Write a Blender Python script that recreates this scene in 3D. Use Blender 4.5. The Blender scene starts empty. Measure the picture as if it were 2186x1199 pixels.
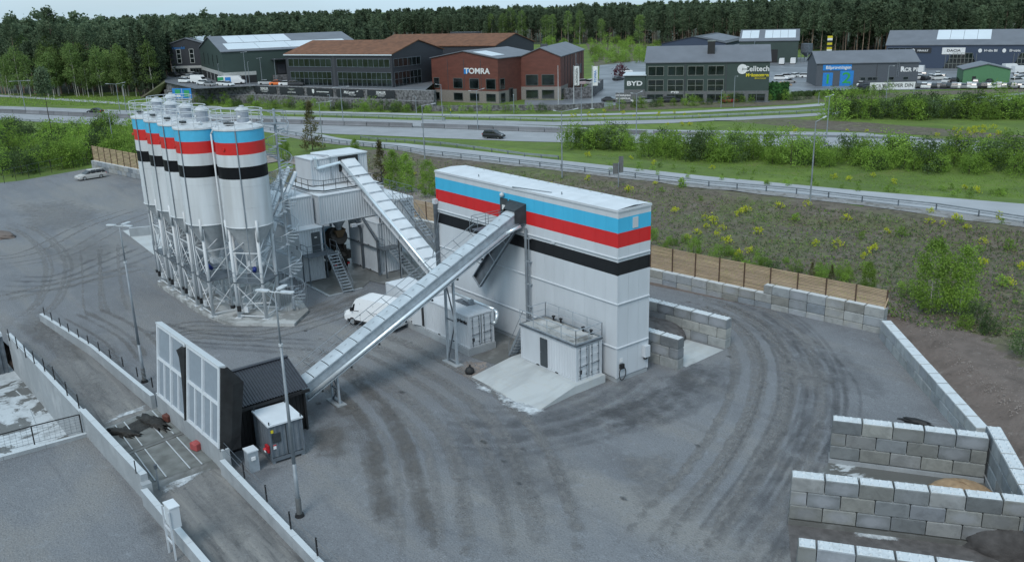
import bpy, bmesh, math, random
import numpy as np
from mathutils import Vector, Matrix
from mathutils.geometry import tessellate_polygon
R = math.radians
random.seed(7)
rng = np.random.default_rng(11)
S = bpy.context.scene
COL = S.collection
# ------------------------------------------------------------ camera
PW, PH, FX = 2186.0, 1199.0, 1885.7975
CAM = Vector((41.75562, -38.19285, 25.6429))
RM = Matrix(((0.62359372, 0.78129925, -0.02650205), (-0.2165593, 0.20522233, 0.95445579), (-0.75115441, 0.58945337, -0.29717298)))      # rows: right, up, forward
cd = bpy.data.cameras.new('camera'); cam = bpy.data.objects.new('camera', cd); COL.objects.link(cam)
cd.sensor_width = 36; cd.lens = 36 * FX / PW; cd.clip_start = 0.5; cd.clip_end = 9000
m3 = Matrix((RM[0], RM[1], -RM[2])).transposed()
cam.matrix_world = Matrix.Translation(CAM) @ m3.to_4x4()
S.camera = cam
# ------------------------------------------------------------ world, sun, exposure
SUN_EL, SUN_AZ = R(48), R(150)
w = bpy.data.worlds.new('World'); S.world = w; w.use_nodes = True
nt = w.node_tree; N = nt.nodes; LK = nt.links
bg = N['Background']
sky = N.new('ShaderNodeTexSky'); sky.sky_type = 'NISHITA'; sky.sun_disc = False
sky.sun_elevation = SUN_EL; sky.sun_rotation = SUN_AZ; sky.dust_density = 2.0; sky.air_density = 1.0; sky.ozone_density = 1.5
tc = N.new('ShaderNodeTexCoord'); mp = N.new('ShaderNodeMapping'); mp.inputs['Scale'].default_value = (1, 1, 6)
nz = N.new('ShaderNodeTexNoise'); nz.inputs['Scale'].default_value = 3.0; nz.inputs['Detail'].default_value = 6
cr = N.new('ShaderNodeValToRGB'); cr.color_ramp.elements[0].position = .3; cr.color_ramp.elements[1].position = .72
cr.color_ramp.elements[0].color = (.7, .7, .7, 1); cr.color_ramp.elements[1].color = (.97, .97, .97, 1)
mx = N.new('ShaderNodeMixRGB'); mx.inputs[2].default_value = (2.75, 3.7, 4.35, 1)
LK.new(tc.outputs['Generated'], mp.inputs[0]); LK.new(mp.outputs[0], nz.inputs[0]); LK.new(nz.outputs[0], cr.inputs[0])
LK.new(cr.outputs[0], mx.inputs[0]); LK.new(sky.outputs[0], mx.inputs[1]); LK.new(mx.outputs[0], bg.inputs[0])
bg.inputs[1].default_value = 0.12
sl = bpy.data.lights.new('sun', 'SUN'); sl.energy = 1.0; sl.angle = R(22); sl.color = (1, .97, .93)
so = bpy.data.objects.new('sun', sl); COL.objects.link(so)
sd = Vector((math.sin(SUN_AZ) * math.cos(SUN_EL), math.cos(SUN_AZ) * math.cos(SUN_EL), math.sin(SUN_EL)))
so.rotation_euler = sd.to_track_quat('Z', 'Y').to_euler(); so.location = (0, 0, 60)
S.view_settings.view_transform = 'Standard'; S.view_settings.look = 'None'
S.view_settings.exposure = 0.84; S.view_settings.gamma = 1
S.cycles.transparent_max_bounces = 40
# ------------------------------------------------------------ terrain height and picture rays
def sm(a, b, x):
    t = max(0., min(1., (x - a) / (b - a))); return t * t * (3 - 2 * t)
def segd(px, py, pts):
    best = 1e9; sg = 1; tt = 0
    for i in range(len(pts) - 1):
        ax, ay = pts[i][:2]; bx, by = pts[i + 1][:2]
        dx, dy = bx - ax, by - ay; t = ((px - ax) * dx + (py - ay) * dy) / (dx * dx + dy * dy)
        t = max(0., min(1., t)); d = math.hypot(px - ax - t * dx, py - ay - t * dy)
        if d < best: best = d; sg = 1 if dx * (py - ay) - dy * (px - ax) > 0 else -1; tt = i + t
    return best * sg, tt
RAIL = [(-260, 5), (-200, 20), (-150, 30.5), (-112.3, 38.4), (-86.4, 44.1), (-58, 50.2), (-33.6, 54.9), (-14.4, 58.4), (3.2, 62.3), (30, 66.5), (90, 72)]
YB = [(-127.9, .6), (-109.6, 3.3), (-48.4, 17.5), (-12.7, 21.5), (8.3, 25.6), (21.0, 15.3), (27.2, 7.2), (34, -4), (50, -30)]   # back and right edge of the yard
def Hf(x, y):
    if -150 < x < 130 and -80 < y < 120:
        dy, _ = segd(x, y, YB)
        s, _ = segd(x, y, RAIL)
        tap = sm(-100, -45, x)
        h = 0.
        if dy < 0 or x < -128: return -.07
        h = .9 * sm(1.0, 2.4, dy) * tap
        h2 = (sm(-17, -1.5, s) if s < 0 else 1 - sm(9.5, 24, s)) * 2.0 * sm(-128, -88, x) * (1 - sm(95, 130, x)) if dy > 0 else 0
        b = math.sin(x * .5) * math.sin(y * .43 + 1) * .12 * tap if dy > 3 and s < -2 else 0
        return max(h, h2) + b
    return 0.
def ray(u, v):
    return (RM[0] * ((u - PW / 2) / FX) + RM[1] * (-(v - PH / 2) / FX) + RM[2])
def at(u, v, z=0.):
    d = ray(u, v); t = (z - CAM.z) / d.z; return CAM + d * t
def onp(u, v, ax, val):
    d = ray(u, v); t = (val - CAM[ax]) / d[ax]; return CAM + d * t
def atg(u, v):
    z = 0.
    for _ in range(12):
        p = at(u, v, z); z += .6 * (Hf(p.x, p.y) - z)
    return Vector((p.x, p.y, Hf(p.x, p.y)))
def pix(p):
    q = RM @ (Vector(p) - CAM); return PW / 2 + FX * q.x / q.z, PH / 2 - FX * q.y / q.z
def zat(v, x, y):
    lo, hi = -30., 90.
    for _ in range(40):
        m = (lo + hi) / 2
        if pix((x, y, m))[1] > v: lo = m
        else: hi = m
    return lo
# ------------------------------------------------------------ materials
MATS = {}
def mat(name, col, rough=.7, metal=0., var=.12, scale=3., col2=None, bump=0., objrand=0., spec=.5, bscale=None, detail=4, stretch=None, objcol=False, ramp=(.35, .7), dist=0.):
    m = bpy.data.materials.new(name); m.use_nodes = True; t = m.node_tree; n = t.nodes; l = t.links
    b = n['Principled BSDF']; b.inputs['Roughness'].default_value = rough; b.inputs['Metallic'].default_value = metal
    b.inputs['Specular IOR Level'].default_value = spec
    c2 = col2 or tuple(x * (1 - var * 2) for x in col)
    co = n.new('ShaderNodeNewGeometry'); mp = n.new('ShaderNodeMapping'); l.new(co.outputs['Position'], mp.inputs[0])
    if stretch: mp.inputs['Scale'].default_value = stretch
    z = n.new('ShaderNodeTexNoise'); z.inputs['Scale'].default_value = scale; z.inputs['Detail'].default_value = detail
    z.inputs['Distortion'].default_value = dist
    l.new(mp.outputs[0], z.inputs['Vector'])
    r = n.new('ShaderNodeMapRange'); r.inputs[1].default_value = ramp[0]; r.inputs[2].default_value = ramp[1]
    l.new(z.outputs[0], r.inputs[0])
    x = n.new('ShaderNodeMixRGB'); x.inputs[1].default_value = (*c2, 1); x.inputs[2].default_value = (*col, 1)
    l.new(r.outputs[0], x.inputs[0]); out = x.outputs[0]
    if objcol:
        oi = n.new('ShaderNodeObjectInfo'); k = n.new('ShaderNodeMixRGB'); k.blend_type = 'MULTIPLY'; k.inputs[0].default_value = 1
        l.new(out, k.inputs[1]); l.new(oi.outputs['Color'], k.inputs[2]); out = k.outputs[0]
    if objrand:
        oi = n.new('ShaderNodeObjectInfo'); h = n.new('ShaderNodeHueSaturation')
        v = n.new('ShaderNodeMapRange'); v.inputs[3].default_value = 1 - objrand; v.inputs[4].default_value = 1 + objrand
        l.new(oi.outputs['Random'], v.inputs[0]); l.new(v.outputs[0], h.inputs['Value']); l.new(out, h.inputs['Color']); out = h.outputs[0]
    l.new(out, b.inputs['Base Color'])
    if bump:
        z2 = n.new('ShaderNodeTexNoise'); z2.inputs['Scale'].default_value = bscale or scale * 4; z2.inputs['Detail'].default_value = 5
        l.new(mp.outputs[0], z2.inputs['Vector'])
        bp = n.new('ShaderNodeBump'); bp.inputs['Strength'].default_value = bump; bp.inputs['Distance'].default_value = .1
        l.new(z2.outputs[0], bp.inputs['Height']); l.new(bp.outputs[0], b.inputs['Normal'])
    MATS[name] = m; return m
def layered(name, base, layers, rough=.9, bump=.4, bscale=6., spec=.3):
    """base colour plus noise-masked layers: (colour, scale, lo, hi, strength, stretch, detail)"""
    m = bpy.data.materials.new(name); m.use_nodes = True; t = m.node_tree; n = t.nodes; l = t.links
    b = n['Principled BSDF']; b.inputs['Roughness'].default_value = rough; b.inputs['Specular IOR Level'].default_value = spec
    g = n.new('ShaderNodeNewGeometry'); out = None
    for i, (c, sc, lo, hi, k, st, dt) in enumerate(layers):
        mp = n.new('ShaderNodeMapping'); l.new(g.outputs['Position'], mp.inputs[0]); mp.inputs['Location'].default_value = (i * 13.7, i * 5.1, i)
        if st: mp.inputs['Scale'].default_value = st[:3]; mp.inputs['Rotation'].default_value = (0, 0, st[3] if len(st) > 3 else 0)
        z = n.new('ShaderNodeTexNoise'); z.inputs['Scale'].default_value = sc; z.inputs['Detail'].default_value = dt; z.inputs['Roughness'].default_value = .65
        z.inputs['Distortion'].default_value = .4
        l.new(mp.outputs[0], z.inputs['Vector'])
        r = n.new('ShaderNodeMapRange'); r.inputs[1].default_value = lo; r.inputs[2].default_value = hi; r.inputs[4].default_value = k
        l.new(z.outputs[0], r.inputs[0])
        x = n.new('ShaderNodeMixRGB'); l.new(r.outputs[0], x.inputs[0])
        if out is None: x.inputs[1].default_value = (*base, 1)
        else: l.new(out, x.inputs[1])
        x.inputs[2].default_value = (*c, 1); out = x.outputs[0]
    l.new(out, b.inputs['Base Color'])
    z2 = n.new('ShaderNodeTexNoise'); z2.inputs['Scale'].default_value = bscale; z2.inputs['Detail'].default_value = 6; l.new(g.outputs['Position'], z2.inputs['Vector'])
    bp = n.new('ShaderNodeBump'); bp.inputs['Strength'].default_value = bump; bp.inputs['Distance'].default_value = .12
    l.new(z2.outputs[0], bp.inputs['Height']); l.new(bp.outputs[0], b.inputs['Normal'])
    MATS[name] = m; return m
def zbands(name, bands, rough=.45):
    """paint in horizontal bands by true height: [(z_top, colour), ...]"""
    m = bpy.data.materials.new(name); m.use_nodes = True; t = m.node_tree; n = t.nodes; l = t.links
    b = n['Principled BSDF']; b.inputs['Roughness'].default_value = rough
    g = n.new('ShaderNodeNewGeometry'); s = n.new('ShaderNodeSeparateXYZ'); l.new(g.outputs['Position'], s.inputs[0])
    d = n.new('ShaderNodeMath'); d.operation = 'DIVIDE'; d.inputs[1].default_value = 20.; l.new(s.outputs[2], d.inputs[0])
    r = n.new('ShaderNodeValToRGB'); r.color_ramp.interpolation = 'CONSTANT'; e = r.color_ramp.elements
    e[0].position = 0; e[0].color = (*bands[0][1], 1); e[1].position = bands[0][0] / 20.; e[1].color = (*bands[1][1], 1)
    for i in range(2, len(bands)):
        q = e.new(bands[i - 1][0] / 20.); q.color = (*bands[i][1], 1)
    l.new(d.outputs[0], r.inputs[0])
    z = n.new('ShaderNodeTexNoise'); z.inputs['Scale'].default_value = 1.3; z.inputs['Detail'].default_value = 6
    mp = n.new('ShaderNodeMapping'); mp.inputs['Scale'].default_value = (1, 1, .25); l.new(g.outputs['Position'], mp.inputs[0]); l.new(mp.outputs[0], z.inputs['Vector'])
    v = n.new('ShaderNodeMapRange'); v.inputs[1].default_value = .3; v.inputs[2].default_value = .7; v.inputs[3].default_value = .95; v.inputs[4].default_value = 1.02
    l.new(z.outputs[0], v.inputs[0]); h = n.new('ShaderNodeHueSaturation'); l.new(v.outputs[0], h.inputs['Value']); l.new(r.outputs[0], h.inputs['Color'])
    oi = n.new('ShaderNodeObjectInfo'); ov = n.new('ShaderNodeMapRange'); ov.inputs[3].default_value = .975; ov.inputs[4].default_value = 1.02
    l.new(oi.outputs['Random'], ov.inputs[0]); h2 = n.new('ShaderNodeHueSaturation'); l.new(ov.outputs[0], h2.inputs['Value']); l.new(h.outputs[0], h2.inputs['Color'])
    l.new(h2.outputs[0], b.inputs['Base Color']); MATS[name] = m; return m
WHITE, BLUE, RED, BLACK = (.51, .55, .585), (.055, .42, .66), (.56, .018, .02), (.008, .009, .011)
zbands('tower_paint', [(7.82, WHITE), (8.81, BLACK), (9.84, WHITE), (10.83, RED), (11.85, BLUE), (20, WHITE)])
mat('white_paint', WHITE, .45, var=.05, scale=1.2, ramp=(.3, .7), stretch=(1, 1, .3))
mat('white_roof', (.60, .65, .69), .5, var=.06, scale=.8)
mat('silo_white', (.56, .60, .63), .45, scale=1.1, stretch=(1, 1, .12), col2=(.45, .475, .49), ramp=(.32, .6), detail=7)
mat('blue_paint', (.07, .42, .66), .4, var=.04); mat('red_paint', (.55, .02, .02), .4, var=.04); mat('black_paint', BLACK, .5, var=.1, spec=.15)
mat('silo_cone', (.42, .45, .47), .5, var=.08)
mat('steel', (.27, .31, .345), .55, .3, var=.14, scale=1.5)
mat('galvanised', (.40, .46, .51), .5, .3, var=.14, scale=2.2, bump=.05)
mat('galv_dark', (.18, .21, .24), .5, .5, var=.2, scale=1.5)
mat('bright_pipe', (.78, .86, .90), .28, .6, var=.04)
mat('dark_steel', (.045, .055, .062), .5, .2, var=.2)
mat('dark_door', (.05, .062, .07), .5, var=.1)
mat('shed_black', (.012, .013, .015), .6, var=.2); mat('shed_roof', (.040, .047, .06), .45, var=.1)
mat('tarp', (.018, .02, .022), .65, var=.3, scale=2)
mat('wet_tarp', (.030, .029, .025), .7, var=.3, scale=3, bump=.6)
mat('screen_panel', (.235, .28, .325), .6, var=.05)
mat('window_glass', (.018, .028, .03), .08, var=.4, scale=.35, spec=.9)
mat('window_frame', (.10, .12, .12), .5); mat('pale_frame', (.20, .22, .20), .6)
layered('concrete', (.29, .32, .34), [((.24, .26, .275), .9, .4, .7, .7, (1, 1, .3), 6), ((.43, .46, .48), .35, .5, .72, .6, None, 4), ((.16, .17, .175), 2.6, .62, .75, .5, (1, 1, .25), 6)], .85, .15, 9)
layered('concrete_cap', (.47, .52, .55), [((.40, .42, .44), 1.3, .5, .75, .6, None, 6)], .85, .1, 9)
layered('slab_concrete', (.40, .42, .42), [((.17, .175, .17), .35, .46, .56, .85, None, 7), ((.55, .58, .60), 1.2, .58, .7, .5, None, 6)], .8, .1, 9)
layered('pale_slab', (.43, .465, .475), [((.30, .32, .33), .7, .45, .65, .6, (1, .35, 1), 6), ((.40, .39, .34), 1.5, .5, .75, .4, (.5, 2, 1, .3), 6)], .8, .1, 9)
layered('wet_slab', (.115, .118, .113), [((.50, .55, .58), .22, .52, .545, .95, None, 7), ((.07, .07, .066), .9, .5, .7, .5, None, 6)], .35, .1, 9, .6)
layered('dark_slab', (.13, .135, .13), [((.24, .25, .25), .4, .5, .62, .7, None, 6), ((.07, .072, .07), .8, .5, .7, .6, None, 6)], .45, .1, 9, .5)
def block_mat(name, a, b2, c3):
    m = layered(name, a, [(b2, 1.6, .45, .62, .7, None, 5), (c3, .9, .55, .7, .5, None, 5)], .88, .12, 9)
    t = m.node_tree; n = t.nodes; l = t.links; b = n['Principled BSDF']; src = b.inputs['Base Color'].links[0].from_socket
    oi = n.new('ShaderNodeObjectInfo'); v = n.new('ShaderNodeMapRange'); v.inputs[3].default_value = .75; v.inputs[4].default_value = 1.2
    h = n.new('ShaderNodeHueSaturation'); l.new(oi.outputs['Random'], v.inputs[0]); l.new(v.outputs[0], h.inputs['Value']); l.new(src, h.inputs['Color'])
    k = n.new('ShaderNodeMixRGB'); k.blend_type = 'MULTIPLY'; k.inputs[0].default_value = 1; l.new(h.outputs[0], k.inputs[1]); l.new(oi.outputs['Color'], k.inputs[2])
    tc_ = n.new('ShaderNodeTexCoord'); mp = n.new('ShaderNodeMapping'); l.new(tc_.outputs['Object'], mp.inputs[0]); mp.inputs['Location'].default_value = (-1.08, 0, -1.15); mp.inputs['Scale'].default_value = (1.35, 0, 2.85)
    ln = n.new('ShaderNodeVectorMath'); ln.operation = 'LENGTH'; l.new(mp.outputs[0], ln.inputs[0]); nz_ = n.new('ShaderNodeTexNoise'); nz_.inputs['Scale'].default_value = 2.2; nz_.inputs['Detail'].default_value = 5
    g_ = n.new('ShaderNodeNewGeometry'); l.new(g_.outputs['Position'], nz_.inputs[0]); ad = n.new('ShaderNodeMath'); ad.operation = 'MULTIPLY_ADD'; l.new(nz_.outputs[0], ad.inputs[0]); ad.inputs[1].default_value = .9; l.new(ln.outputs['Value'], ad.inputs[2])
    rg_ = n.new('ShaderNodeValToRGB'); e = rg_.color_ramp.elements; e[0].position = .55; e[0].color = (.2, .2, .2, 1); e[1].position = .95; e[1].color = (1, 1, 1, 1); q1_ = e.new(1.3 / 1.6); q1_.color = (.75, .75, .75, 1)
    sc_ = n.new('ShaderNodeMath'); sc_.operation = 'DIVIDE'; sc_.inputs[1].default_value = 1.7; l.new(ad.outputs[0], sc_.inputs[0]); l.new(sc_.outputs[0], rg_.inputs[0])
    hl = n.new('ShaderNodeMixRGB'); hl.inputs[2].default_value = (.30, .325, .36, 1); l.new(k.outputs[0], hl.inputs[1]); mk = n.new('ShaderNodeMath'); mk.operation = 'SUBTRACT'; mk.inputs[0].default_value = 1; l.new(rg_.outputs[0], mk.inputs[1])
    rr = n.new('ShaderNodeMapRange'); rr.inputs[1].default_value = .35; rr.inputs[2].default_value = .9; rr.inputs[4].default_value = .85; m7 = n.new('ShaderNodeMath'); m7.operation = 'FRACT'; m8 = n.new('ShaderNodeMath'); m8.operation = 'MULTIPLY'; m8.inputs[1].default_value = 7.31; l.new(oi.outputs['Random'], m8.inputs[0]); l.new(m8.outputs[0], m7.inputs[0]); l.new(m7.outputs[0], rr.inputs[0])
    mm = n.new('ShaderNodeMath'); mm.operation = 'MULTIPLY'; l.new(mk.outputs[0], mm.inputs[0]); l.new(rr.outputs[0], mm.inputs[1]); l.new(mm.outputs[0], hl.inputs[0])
    l.new(hl.outputs[0], b.inputs['Base Color'])
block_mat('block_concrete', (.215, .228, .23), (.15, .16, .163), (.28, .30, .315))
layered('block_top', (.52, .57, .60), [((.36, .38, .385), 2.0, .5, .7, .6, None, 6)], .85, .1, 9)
mat('joint_dark', (.05, .052, .055), .9)
mat('timber', (.46, .345, .225), .8, var=.15, scale=2, objrand=.14, stretch=(.3, .3, 4)); mat('timber_dark', (.09, .055, .035), .8)
mat('tan_timber', (.42, .30, .19), .8, var=.12)
layered('gravel', (.172, .184, .198), [((.118, .128, .142), .07, .44, .62, .7, None, 7), ((.22, .22, .212), .045, .50, .66, .8, (1, 2.2, 1, .5), 8),
    ((.20, .20, .195), .22, .50, .64, .7, (.22, 1.5, 1, -.35), 8), ((.118, .125, .136), .3, .52, .68, .6, (.3, 1.6, 1, .75), 8), ((.25, .275, .30), 1.3, .56, .72, .5, None, 6), ((.09, .097, .107), 7., .50, .64, .5, None, 5), ((.32, .34, .36), 14., .54, .67, .5, None, 3)], .92, .6, 9.)
layered('track_dirt', (.20, .20, .195), [((.29, .29, .28), .5, .45, .7, .7, (1, 3, 1), 6), ((.13, .135, .14), 2., .5, .7, .6, None, 6)], .92, .4, 8.)
layered('ramp_road', (.165, .168, .168), [((.24, .24, .23), .35, .45, .62, .85, (.2, 2.5, 1, .06), 7), ((.07, .073, .076), .7, .52, .66, .75, (.2, 2.2, 1, .06), 7), ((.25, .265, .28), 6., .57, .7, .5, None, 4), ((.07, .075, .08), 3., .54, .68, .5, None, 5)], .9, .3, 8.)
layered('grass', (.085, .135, .028), [((.135, .205, .035), .06, .42, .62, .8, None, 6), ((.15, .14, .06), .15, .56, .72, .6, None, 6), ((.06, .09, .028), .5, .5, .7, .6, None, 6), ((.17, .22, .06), 1.6, .6, .75, .5, None, 4)], .95, 1., 3.)
layered('bank', (.115, .10, .078), [((.09, .12, .038), .075, .47, .62, .75, None, 8), ((.17, .155, .13), .6, .52, .66, .6, None, 7), ((.05, .045, .034), 1.1, .5, .64, .7, None, 7), ((.15, .19, .065), .5, .56, .68, .5, None, 7)], .95, 1., 2.5)
layered('soil', (.15, .125, .112), [((.085, .07, .062), .5, .45, .7, .8, None, 7), ((.25, .235, .22), 1.5, .6, .75, .6, None, 6), ((.05, .042, .038), 3., .6, .72, .6, None, 6)], .95, .8, 4.)
layered('forest_floor', (.045, .058, .035), [((.03, .04, .024), .1, .5, .65, .7, None, 5)], .95, .5, 1.)
mat('asphalt', (.29, .31, .33), .85, var=.08, scale=.25, stretch=(1, 1, 1), bump=.1)
mat('asphalt_pale', (.34, .365, .39), .85, var=.08, scale=.2); mat('asphalt_dark', (.11, .12, .135), .7, var=.1, scale=.2)
mat('wet_asphalt', (.20, .22, .245), .5, var=.25, scale=.12)
mat('road_line', (.55, .57, .58), .8); mat('barrier', (.17, .18, .195), .85, var=.1, scale=.3, objrand=.22)
mat('gabion', (.20, .205, .215), .95, var=.38, scale=1.6, bump=.9, bscale=2.5, detail=6)
mat('rock', (.28, .25, .23), .95, var=.25, scale=.6, bump=.8)
mat('cover_zinc', (.50, .565, .61), .42, .25, var=.10, scale=1.4); mat('frame_white', (.60, .65, .69), .5, var=.04); mat('kiosk_grey', (.15, .18, .21), .5, .2, var=.1); mat('grate_grey', (.25, .27, .265), .7, var=.2, scale=1.2, col2=(.15, .16, .155)); mat('lamp_white', (.50, .54, .57), .4)
mat('sand', (.36, .25, .15), .95, var=.15, scale=3, bump=.3); mat('grey_sand', (.085, .082, .082), .95, var=.2, scale=2, bump=.4)
mat('grey_sand2', (.13, .125, .125), .95, var=.2, scale=2, bump=.4)
def leafm(name, col, col2, rnd=.3, sc=.35):
    m = mat(name, col, .85, scale=sc, objrand=rnd, col2=col2, spec=.15, ramp=(.3, .7)); t = m.node_tree; n = t.nodes; l = t.links
    b = n['Principled BSDF']; out = n['Material Output']; tr = n.new('ShaderNodeBsdfTranslucent'); mx_ = n.new('ShaderNodeMixShader'); mx_.inputs[0].default_value = .38
    l.new(b.inputs['Base Color'].links[0].from_socket, tr.inputs[0]); l.new(b.outputs[0], mx_.inputs[1]); l.new(tr.outputs[0], mx_.inputs[2]); l.new(mx_.outputs[0], out.inputs[0])
leafm('pine_crown', (.13, .18, .105), (.075, .11, .066), .3, .2); leafm('spruce_crown', (.10, .14, .082), (.06, .088, .055), .3, .25)
leafm('birch_crown', (.19, .28, .09), (.11, .17, .055), .25, .3); leafm('shrub_leaf', (.25, .39, .07), (.13, .22, .045), .3, .5)
leafm('shrub_dark', (.10, .155, .06), (.055, .09, .038), .3, .5); leafm('conifer_young', (.15, .14, .06), (.08, .085, .04), .2, .8)
leafm('yellow_flower', (.62, .62, .04), (.30, .38, .05), .1, 3); leafm('red_leaf', (.14, .045, .06), (.10, .03, .04))
mat('pine_bark', (.30, .22, .17), .95, var=.2, objrand=.3); mat('birch_bark', (.48, .47, .43), .9, var=.2, scale=2); mat('dark_bark', (.05, .04, .035), .95)
mat('car_paint', (1, 1, 1), .3, var=.01, objcol=True, spec=.6); mat('car_glass', (.012, .015, .018), .1, spec=.8); mat('tyre', (.012, .012, .013), .8)
mat('rim', (.45, .47, .48), .4, .6); mat('plastic_black', (.015, .016, .018), .6)
mat('motor_blue', (.01, .03, .22), .4); mat('sign_blue', (.02, .22, .60), .5); mat('sign_green', (.03, .32, .12), .5)
mat('sign_white', (.75, .77, .78), .5); mat('sign_dark', (.022, .026, .032), .5); mat('sign_yellow', (.65, .55, .02), .5)
mat('fluor', (.55, .72, .02), .5); mat('safety_red', (.50, .02, .03), .4); mat('orange', (.62, .14, .03), .4)
mat('mixer_dark', (.022, .019, .015), .6, var=.4, scale=3); mat('mixer_brown', (.09, .06, .03), .7); mat('drum_blue', (.14, .42, .60), .4)
mat('pink_block', (.42, .09, .09), .8, var=.15); mat('grey_filter', (.33, .37, .43), .4)
mat('facade_white', (.42, .44, .43), .7); mat('facade_navy', (.035, .055, .095), .6, var=.06); mat('facade_dark', (.032, .036, .045), .6, var=.08)
mat('facade_green', (.034, .058, .052), .6, var=.06, scale=.4); mat('facade_slate', (.055, .072, .082), .6, var=.06); mat('facade_bluegrey', (.075, .088, .105), .6, var=.06)
mat('facade_rust', (.135, .045, .032), .7, var=.12, scale=.5, stretch=(1, 1, 3)); mat('facade_pale', (.23, .215, .20), .8, var=.1)
mat('facade_lime', (.075, .20, .095), .6, var=.05); mat('base_grey', (.13, .14, .145), .8)
mat('roof_slate', (.135, .15, .175), .55, var=.08, scale=.3); mat('roof_dark', (.05, .056, .065), .6, var=.1)
mat('roof_rust', (.185, .085, .045), .95, var=.2, scale=.7, detail=6); mat('roof_white', (.55, .62, .67), .35, var=.04, scale=.2)
mat('hedge_leaf', (.045, .16, .03), .9, scale=2, col2=(.012, .05, .012)); mat('green_face', (.03, .36, .07), .5)
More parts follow.
